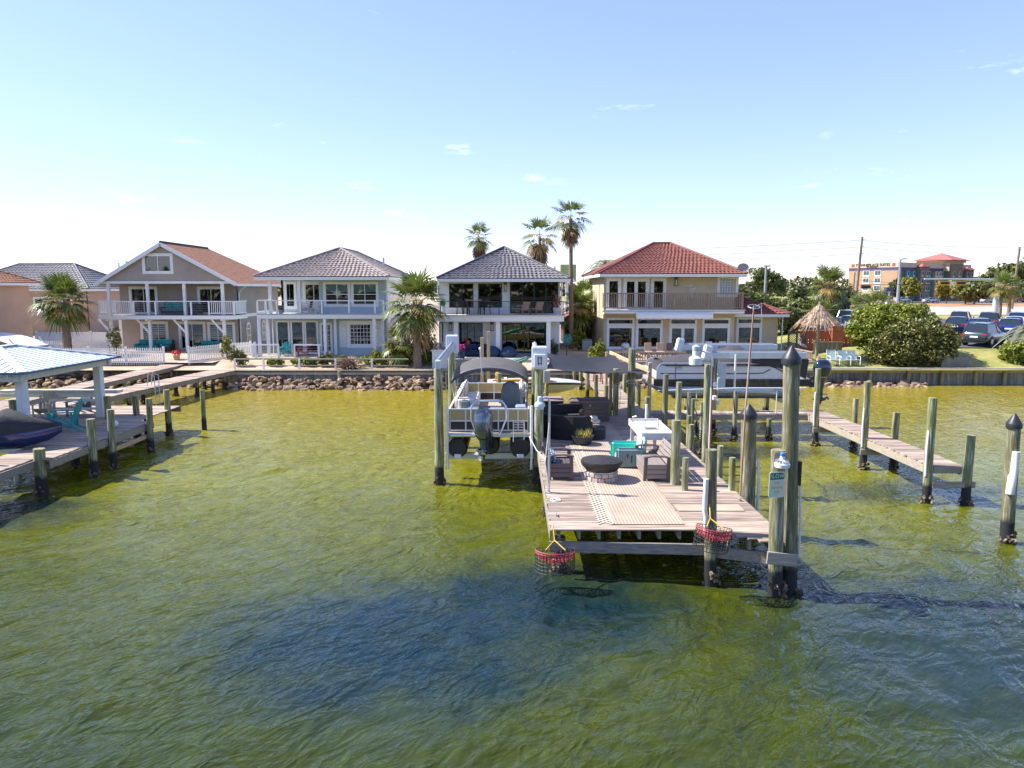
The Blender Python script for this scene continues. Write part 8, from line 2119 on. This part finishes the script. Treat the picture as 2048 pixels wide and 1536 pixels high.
dkw = M('dark_wicker', (.03, .025, .025), .7); tqc = M('teal_cushion', (.015, .26, .25), .8)
lounge('dark wicker sofa with teal cushions on the taupe balcony', -25.93, 56.2, 4.22, 2.6, .8, .95, dkw, tqc); lounge('dark wicker armchair at the right of the taupe balcony', -24.61, 56, 4.22, .9, .8, .8, dkw, dkw, name='outdoor_armchair', cat='chair')
lounge('teal cushioned sofa on the taupe house patio', -27.99, 55.4, 1.42, 2.0, .8, .85, tqc, tqc); lounge('teal cushioned armchair on the taupe house patio', -26.73, 55.4, 1.42, .95, .8, .85, dkw, tqc, name='outdoor_armchair', cat='chair'); lounge('low teal bench by the taupe house wall at right', -23.59, 56, 1.42, 1.8, .7, .7, dkw, tqc, name='outdoor_bench', cat='bench')
t = thing('flower_tub', 'terracotta tub of red flowers at the picket gate gap', 'planter', (-23.1, 49.2, 1.3)); MB().lathe([(.16, 0), (.24, .4), (.2, .4)], (-23.1, 49.2, 1.28), 14).build('pot', M('terracotta', (.45, .22, .14), .8), t, smooth=40)
vs_, k_ = leaf_cloud([(-23.1, 49.2, 1.85, .28, .28, .18)], 160, .06, 9, .3); leaves_obj('blossom_head', vs_, k_, M('red_blossom', (.55, .02, .03), .7, isl=.3), t)
# white house balcony: bar set, wooden loungers, planter
def bar_set():
    bk = M('black_outdoor_metal', (.02, .022, .024), .5); x, y, z = -2.72, 51.6, 4.39; t = thing('bar_table', 'tall dark bar table on the white house balcony', 'table', (x, y, z)); MB().box(x - .55, x + .55, y - .45, y + .45, z + 1.0, z + 1.05).build('top', m_tan, t)
    for a in (-.45, .45):
        for b in (-.35, .35): MB().box(x + a - .03, x + a + .03, y + b - .03, y + b + .03, z, z + 1.0).build('leg', bk, t)
    for k, (dx, dy) in enumerate(((-1.0, -.15), (-.55, .3), (.5, .35), (.95, -.1))):
        c = thing('bar_stool', ['leftmost dark bar stool on the white balcony', 'dark bar stool behind the left of the bar table', 'dark bar stool behind the right of the bar table', 'rightmost dark bar stool on the white balcony'][k], 'stool', (x + dx, y + dy, z)); xx, yy = x + dx, y + dy
        MB().box(xx - .2, xx + .2, yy - .2, yy + .2, z + .72, z + .77).build('seat', bk, c, bev=.015)
        for a in (-1, 1):
            for b in (-1, 1): MB().bar((xx + a * .23, yy + b * .23, z), (xx + a * .15, yy + b * .15, z + .72), .035, .035).build('leg', bk, c)
        MB().box(xx - .2, xx + .2, yy + .17, yy + .2, z + .95, z + 1.12).build('backrest', bk, c); MB().box(xx - .19, xx - .16, yy + .17, yy + .2, z + .77, z + .95).build('back_post', bk, c); MB().box(xx + .16, xx + .19, yy + .17, yy + .2, z + .77, z + .95).build('back_post', bk, c)
bar_set()
def chaise(label, x, y, z):
    m = M('warm_teak', (.58, .33, .19), .6, c2=(.68, .43, .27), sc=5); t = thing('wooden_lounger', label, 'lounger', (x, y, z), rz=R(52)); x = y = z = 0; prof = [(-.8, .42), (-.6, .46), (-.35, .40), (-.12, .30), (.1, .28), (.25, .38), (.4, .62), (.55, .92)]
    n = 0
    for (a, za), (b, zb) in zip(prof, prof[1:]):
        for k in range(3):
            f0, f1 = k / 3, (k + .85) / 3; p = V((x + a + (b - a) * f0, 0, z + za + (zb - za) * f0)); q = V((x + a + (b - a) * f1, 0, z + za + (zb - za) * f1)); MB().add([(p.x, y - .32, p.z), (q.x, y - .32, q.z), (q.x, y + .32, q.z), (p.x, y + .32, p.z)], [(0, 1, 2, 3)]).build('slat', m, t)
    for s_ in (-.3, .3): MB().tube([(x - .45, y + s_, z + .38), (x - .25, y + s_, z + .05), (x + .1, y + s_, z), (x + .35, y + s_, z + .08), (x + .3, y + s_, z + .45)], .03, 6).build('runner', m, t, smooth=60)
chaise('left curved teak lounger on the white house balcony', 0.75, 51.5, 4.39); chaise('right curved teak lounger on the white house balcony', 1.72, 51.5, 4.39)
def pot(label, x, y, z, r, h, mat, plant, ph, seed, n=160):
    t = thing('potted_plant', label, 'plant', (x, y, z)); MB().lathe([(r * .75, 0), (r, h), (r * .85, h)], (x, y, z), 14).build('pot', mat, t, smooth=40); vs, k = leaf_cloud([(x, y, z + h + ph * .45, r * .9, r * .9, ph * .55)], n, .07, seed, .2); leaves_obj('foliage', vs, k, plant, t)
wpot = M('white_pot', (.55, .58, .60), .5)
pot('white pot with reeds at the right end of the white balcony', 3.2, 51.2, 4.39, .3, .5, wpot, M('reed_red', (.40, .16, .12), .7, isl=.3), .9, 3); pot('green potted plant on the white balcony left end', -4.88, 51.2, 4.39, .18, .6, wpot, M('bright_green_leaf', (.04, .30, .10), .5, isl=.3), .5, 4)
pot('pink flowering pot on the white house patio', -3.51, 49.5, 1.44, .28, .5, M('dark_blue_pot', (.03, .05, .09), .4), M('pink_blossom', (.55, .05, .28), .7, isl=.3), .5, 5, 220); pot('small orange flowered pot by the white house window', -3.16, 51.6, 1.44, .2, .7, M('dark_blue_pot', (.03, .05, .09)), M('orange_blossom', (.55, .18, .05), .7, isl=.3), .4, 6); pot('blue pot plant on the blue house balcony', -16.54, 51.5, 4.45, .2, .3, M('slate_pot', (.1, .14, .17), .6), lf_mid, .3, 7)
def bean(label, x, y, mat):
    t = thing('bean_bag', label, 'bean bag', (x, y, 1.44)); MB().lathe([(.3, 0), (.5, .1), (.55, .3), (.42, .55), (.22, .72), (.05, .78)], (x, y, 1.44), 18, 1.15, 1).build('bag', mat, t, smooth=60)
navy = M('navy_fabric', (.02, .05, .10), .85, var=.2, sc=5); bean('large navy bean bag on the white house patio', -0.24, 50.3, navy); bean('smaller navy bean bag left of the large one', -1.37, 50.6, navy)
lounge('dark blue outdoor sofa under the white house window', -2.8, 51.3, 1.44, 2.2, .8, .8, navy, navy)
# outdoor kitchen and grill by the sea wall
t = thing('outdoor_kitchen', 'white outdoor kitchen counter with round grill by the sea wall', 'kitchen counter', (-4.8, 47.3, 1.1)); MB().box(-5.26, -4.28, 47.0, 48.4, 1.0, 2.15).build('cabinet', m_box, t, bev=.02); MB().box(-5.33, -3.95, 46.95, 48.45, 2.15, 2.22).build('worktop', m_trim, t)
g_ = MB().lathe([(.05, 0), (.28, .06), (.36, .22), (.28, .4), (.05, .5)], (-4.5, 47.7, 2.22), 18).build('grill_dome', m_galv, t, smooth=40)
# pedestal fan
fx = 3.85; t = thing('pedestal_fan', 'round teal pedestal fan beside the white house', 'fan', (fx, 50.4, 1.3)); MB().cyl((fx, 50.4, 1.2), (fx, 50.4, 2.5), .03).build('stand', m_black, t); MB().lathe([(.25, 0), (.25, .04)], (fx, 50.4, 1.21), 14).build('base', m_black, t); fb = MB(); tqf = M('teal_fan', (.03, .25, .24), .5)
for k in range(4): fb.tube(arc((fx, 50.3, 2.7), .1 + .09 * k, 0, 6.283, 20), .012, 5)
for k in range(16): fb.tube([(fx, 50.3, 2.7), (fx + .37 * math.cos(k * .3927), 50.3, 2.7 + .37 * math.sin(k * .3927))], .008, 4)
fb.build('guard', tqf, t, fix=False)
for k in range(4): MB().obox((fx + .17 * math.cos(k * 1.571 + .4), 50.35, 2.7 + .17 * math.sin(k * 1.571 + .4)), (.26, .02, .14), (.4, -k * 1.571 - .4, 0)).build('blade', tqf, t)
# cream house deck with railing, grill, chairs
yd = thing('patio_deck', 'wooden patio deck with baluster railing in front of the cream house', 'deck', (12, 50, 1.2)); planks(yd, 7.0, 20.3, 48.1, 54.1, 1.34, across='x', seed=77, w=.2)
dwd = M('deck_rail_wood', (.24, .17, .13), .8, c2=(.38, .29, .23), sc=3, bump=.2)
rail_x(yd, 7.0, 13.5, 48.1, 1.34, 2.0, dwd, (7.05, 9.2, 11.3, 13.45), bal=.16, bw=.06, rd=.14, low=.06); rail_x(yd, 13.5, 19.2, 48.1, 1.34, 2.0, dwd, (15.4, 17.3, 19.15), bal=.16, bw=.06, rd=.14, low=.06); rail_y(yd, 20.3, 48.2, 53.5, 1.34, 2.0, dwd, (50.8,), bal=.16, bw=.06, rd=.14, low=.06)
MB().box(6.9, 20.35, 48.06, 48.12, 1.02, 1.3).build('skirt_board', m_cap, yd)
def patio_chair(label, x, y, m):
    t = thing('patio_chair', label, 'chair', (x, y, 1.35), group='patio chairs at the cream house'); MB().box(x - .25, x + .25, y - .25, y + .25, 1.75, 1.8).build('seat', m, t, bev=.02); MB().obox((x, y + .27, 2.08), (.5, .04, .6), (R(-10), 0, 0)).build('backrest', m, t, bev=.02)
    for a in (-.23, .23):
        for b in (-.22, .22): MB().box(x + a - .02, x + a + .02, y + b - .02, y + b + .02, 1.34, 1.75).build('leg', m_black, t)
tanc = M('tan_sling', (.42, .30, .19), .7); drk = M('brown_sling', (.12, .08, .07), .7); pale = M('pale_sling', (.50, .52, .52), .7)
for lab, px, yy, m in (('left tan patio chair on the cream house deck', 1298, 51, tanc), ('right tan patio chair on the cream house deck', 1322, 51, tanc), ('dark brown patio chair before the french door', 1341, 51.2, drk), ('left pale patio chair by the right window', 1420, 52.5, pale), ('right pale patio chair by the right window', 1448, 52.5, pale)): patio_chair(lab, (px - 1024) / 1434 * yy, yy, m)
gx = 8.08; t = thing('kettle_grill', 'silver kettle grill on a cart at the cream house deck', 'grill', (gx, 51, 1.35)); MB().lathe([(.05, .62), (.25, .68), (.3, .85), (.3, .88), (.24, 1.02), (.05, 1.08)], (gx, 51, 1.34), 18).build('bowl', m_galv, t, smooth=40); MB().box(gx - .35, gx + .35, 50.8, 51.2, 1.85, 1.9).build('shelf', m_galv, t)
for a in (-.28, .28):
    for b in (50.84, 51.16): MB().box(gx + a - .02, gx + a + .02, b - .02, b + .02, 1.34, 1.95).build('leg', m_black, t)
t = thing('red_ladder', 'red step ladder standing on the dock walkway', 'ladder', (4.7, 39, DZ))
for s_ in (-.2, .2): MB().bar((4.72 + s_, 38.6, DZ), (4.72 + s_ * .7, 39.1, 2.3), .05, .04).build('stile', m_redp, t); MB().bar((4.72 + s_, 39.6, DZ), (4.72 + s_ * .7, 39.1, 2.3), .05, .04).build('stile', m_redp, t)
for k in range(4): MB().box(4.5, 4.94, 38.62 + k * .12, 38.74 + k * .12, DZ + .25 + k * .27, DZ + .28 + k * .27).build('tread', m_redp, t)
ex = 5.84; t = thing('air_conditioner', 'grey air conditioner unit beside the cream house', 'air conditioner', (ex, 56, 1.4)); MB().box(ex - .4, ex + .4, 55.6, 56.4, 1.4, 2.3).build('casing', M('ac_grey', (.22, .24, .25), .5), t, bev=.03)
for k in range(8): MB().box(ex - .36, ex + .36, 55.57, 55.595, 1.5 + k * .09, 1.54 + k * .09).build('louvre', m_galv, t)

# ropes and small clutter on the dock
def rope_wrap(label, x, y, z, r, turns, seed):
    t = thing('rope', label, 'rope', (x, y, z)); q = rng(seed); pts = []
    for i in range(turns * 12):
        a = i * math.tau / 12; pts.append((x + (r + .012) * math.cos(a), y + (r + .012) * math.sin(a), z + .05 * i / 12 + .06 * math.sin(a * .5 + seed)))
    pts += [(x + r + .05, y - .1, z - .2), (x + r + .02, y - .16, z - .75)]
    MB().tube(pts, .011, 6).build('strand', m_rope_w, t, smooth=60)
rope_wrap('white rope wound round the pile under the shade sail', 4.22, 28.85, 2.2, .125, 4, 1); rope_wrap('white rope wound round the tall pile at the sail corner', 4.76, 28.3, 2.5, .15, 3, 2)
for k, (x, y, lab) in enumerate(((1.05, 21.3, 'galvanised cleat on the left dock edge near the sofa'), (1.0, 15.7, 'galvanised cleat on the left front dock edge'), (5.52, 16.9, 'galvanised cleat on the right dock edge'), (5.5, 21.0, 'galvanised cleat on the right dock edge near the fish table'))):
    t = thing('dock_cleat', lab, 'cleat', (x, y, DZ)); MB().tube([(x, y - .11, DZ + .07), (x, y - .04, DZ + .055), (x, y + .04, DZ + .055), (x, y + .11, DZ + .07)], [.01, .016, .016, .01], 8).build('horn', m_galv, t, smooth=60)
    for s_ in (-.035, .035): MB().cyl((x, y + s_, DZ), (x, y + s_, DZ + .05), .012).build('foot', m_galv, t)
gh = thing('garden_hose', 'green garden hose hanging beside the dock walkway post', 'hose', (4.0, 28.9, DZ)); gm_ = M('green_hose', (.01, .16, .09), .5)
MB().tube([(4.04 + .02 * k, 28.93 - .05, 1.5 + .5 * math.cos(k * .6)) if k < 12 else (4.0 - .03 * (k - 12), 28.8 - .1 * (k - 12), DZ + .02) for k in range(18)], .02, 6).build('hose', gm_, gh, smooth=60)
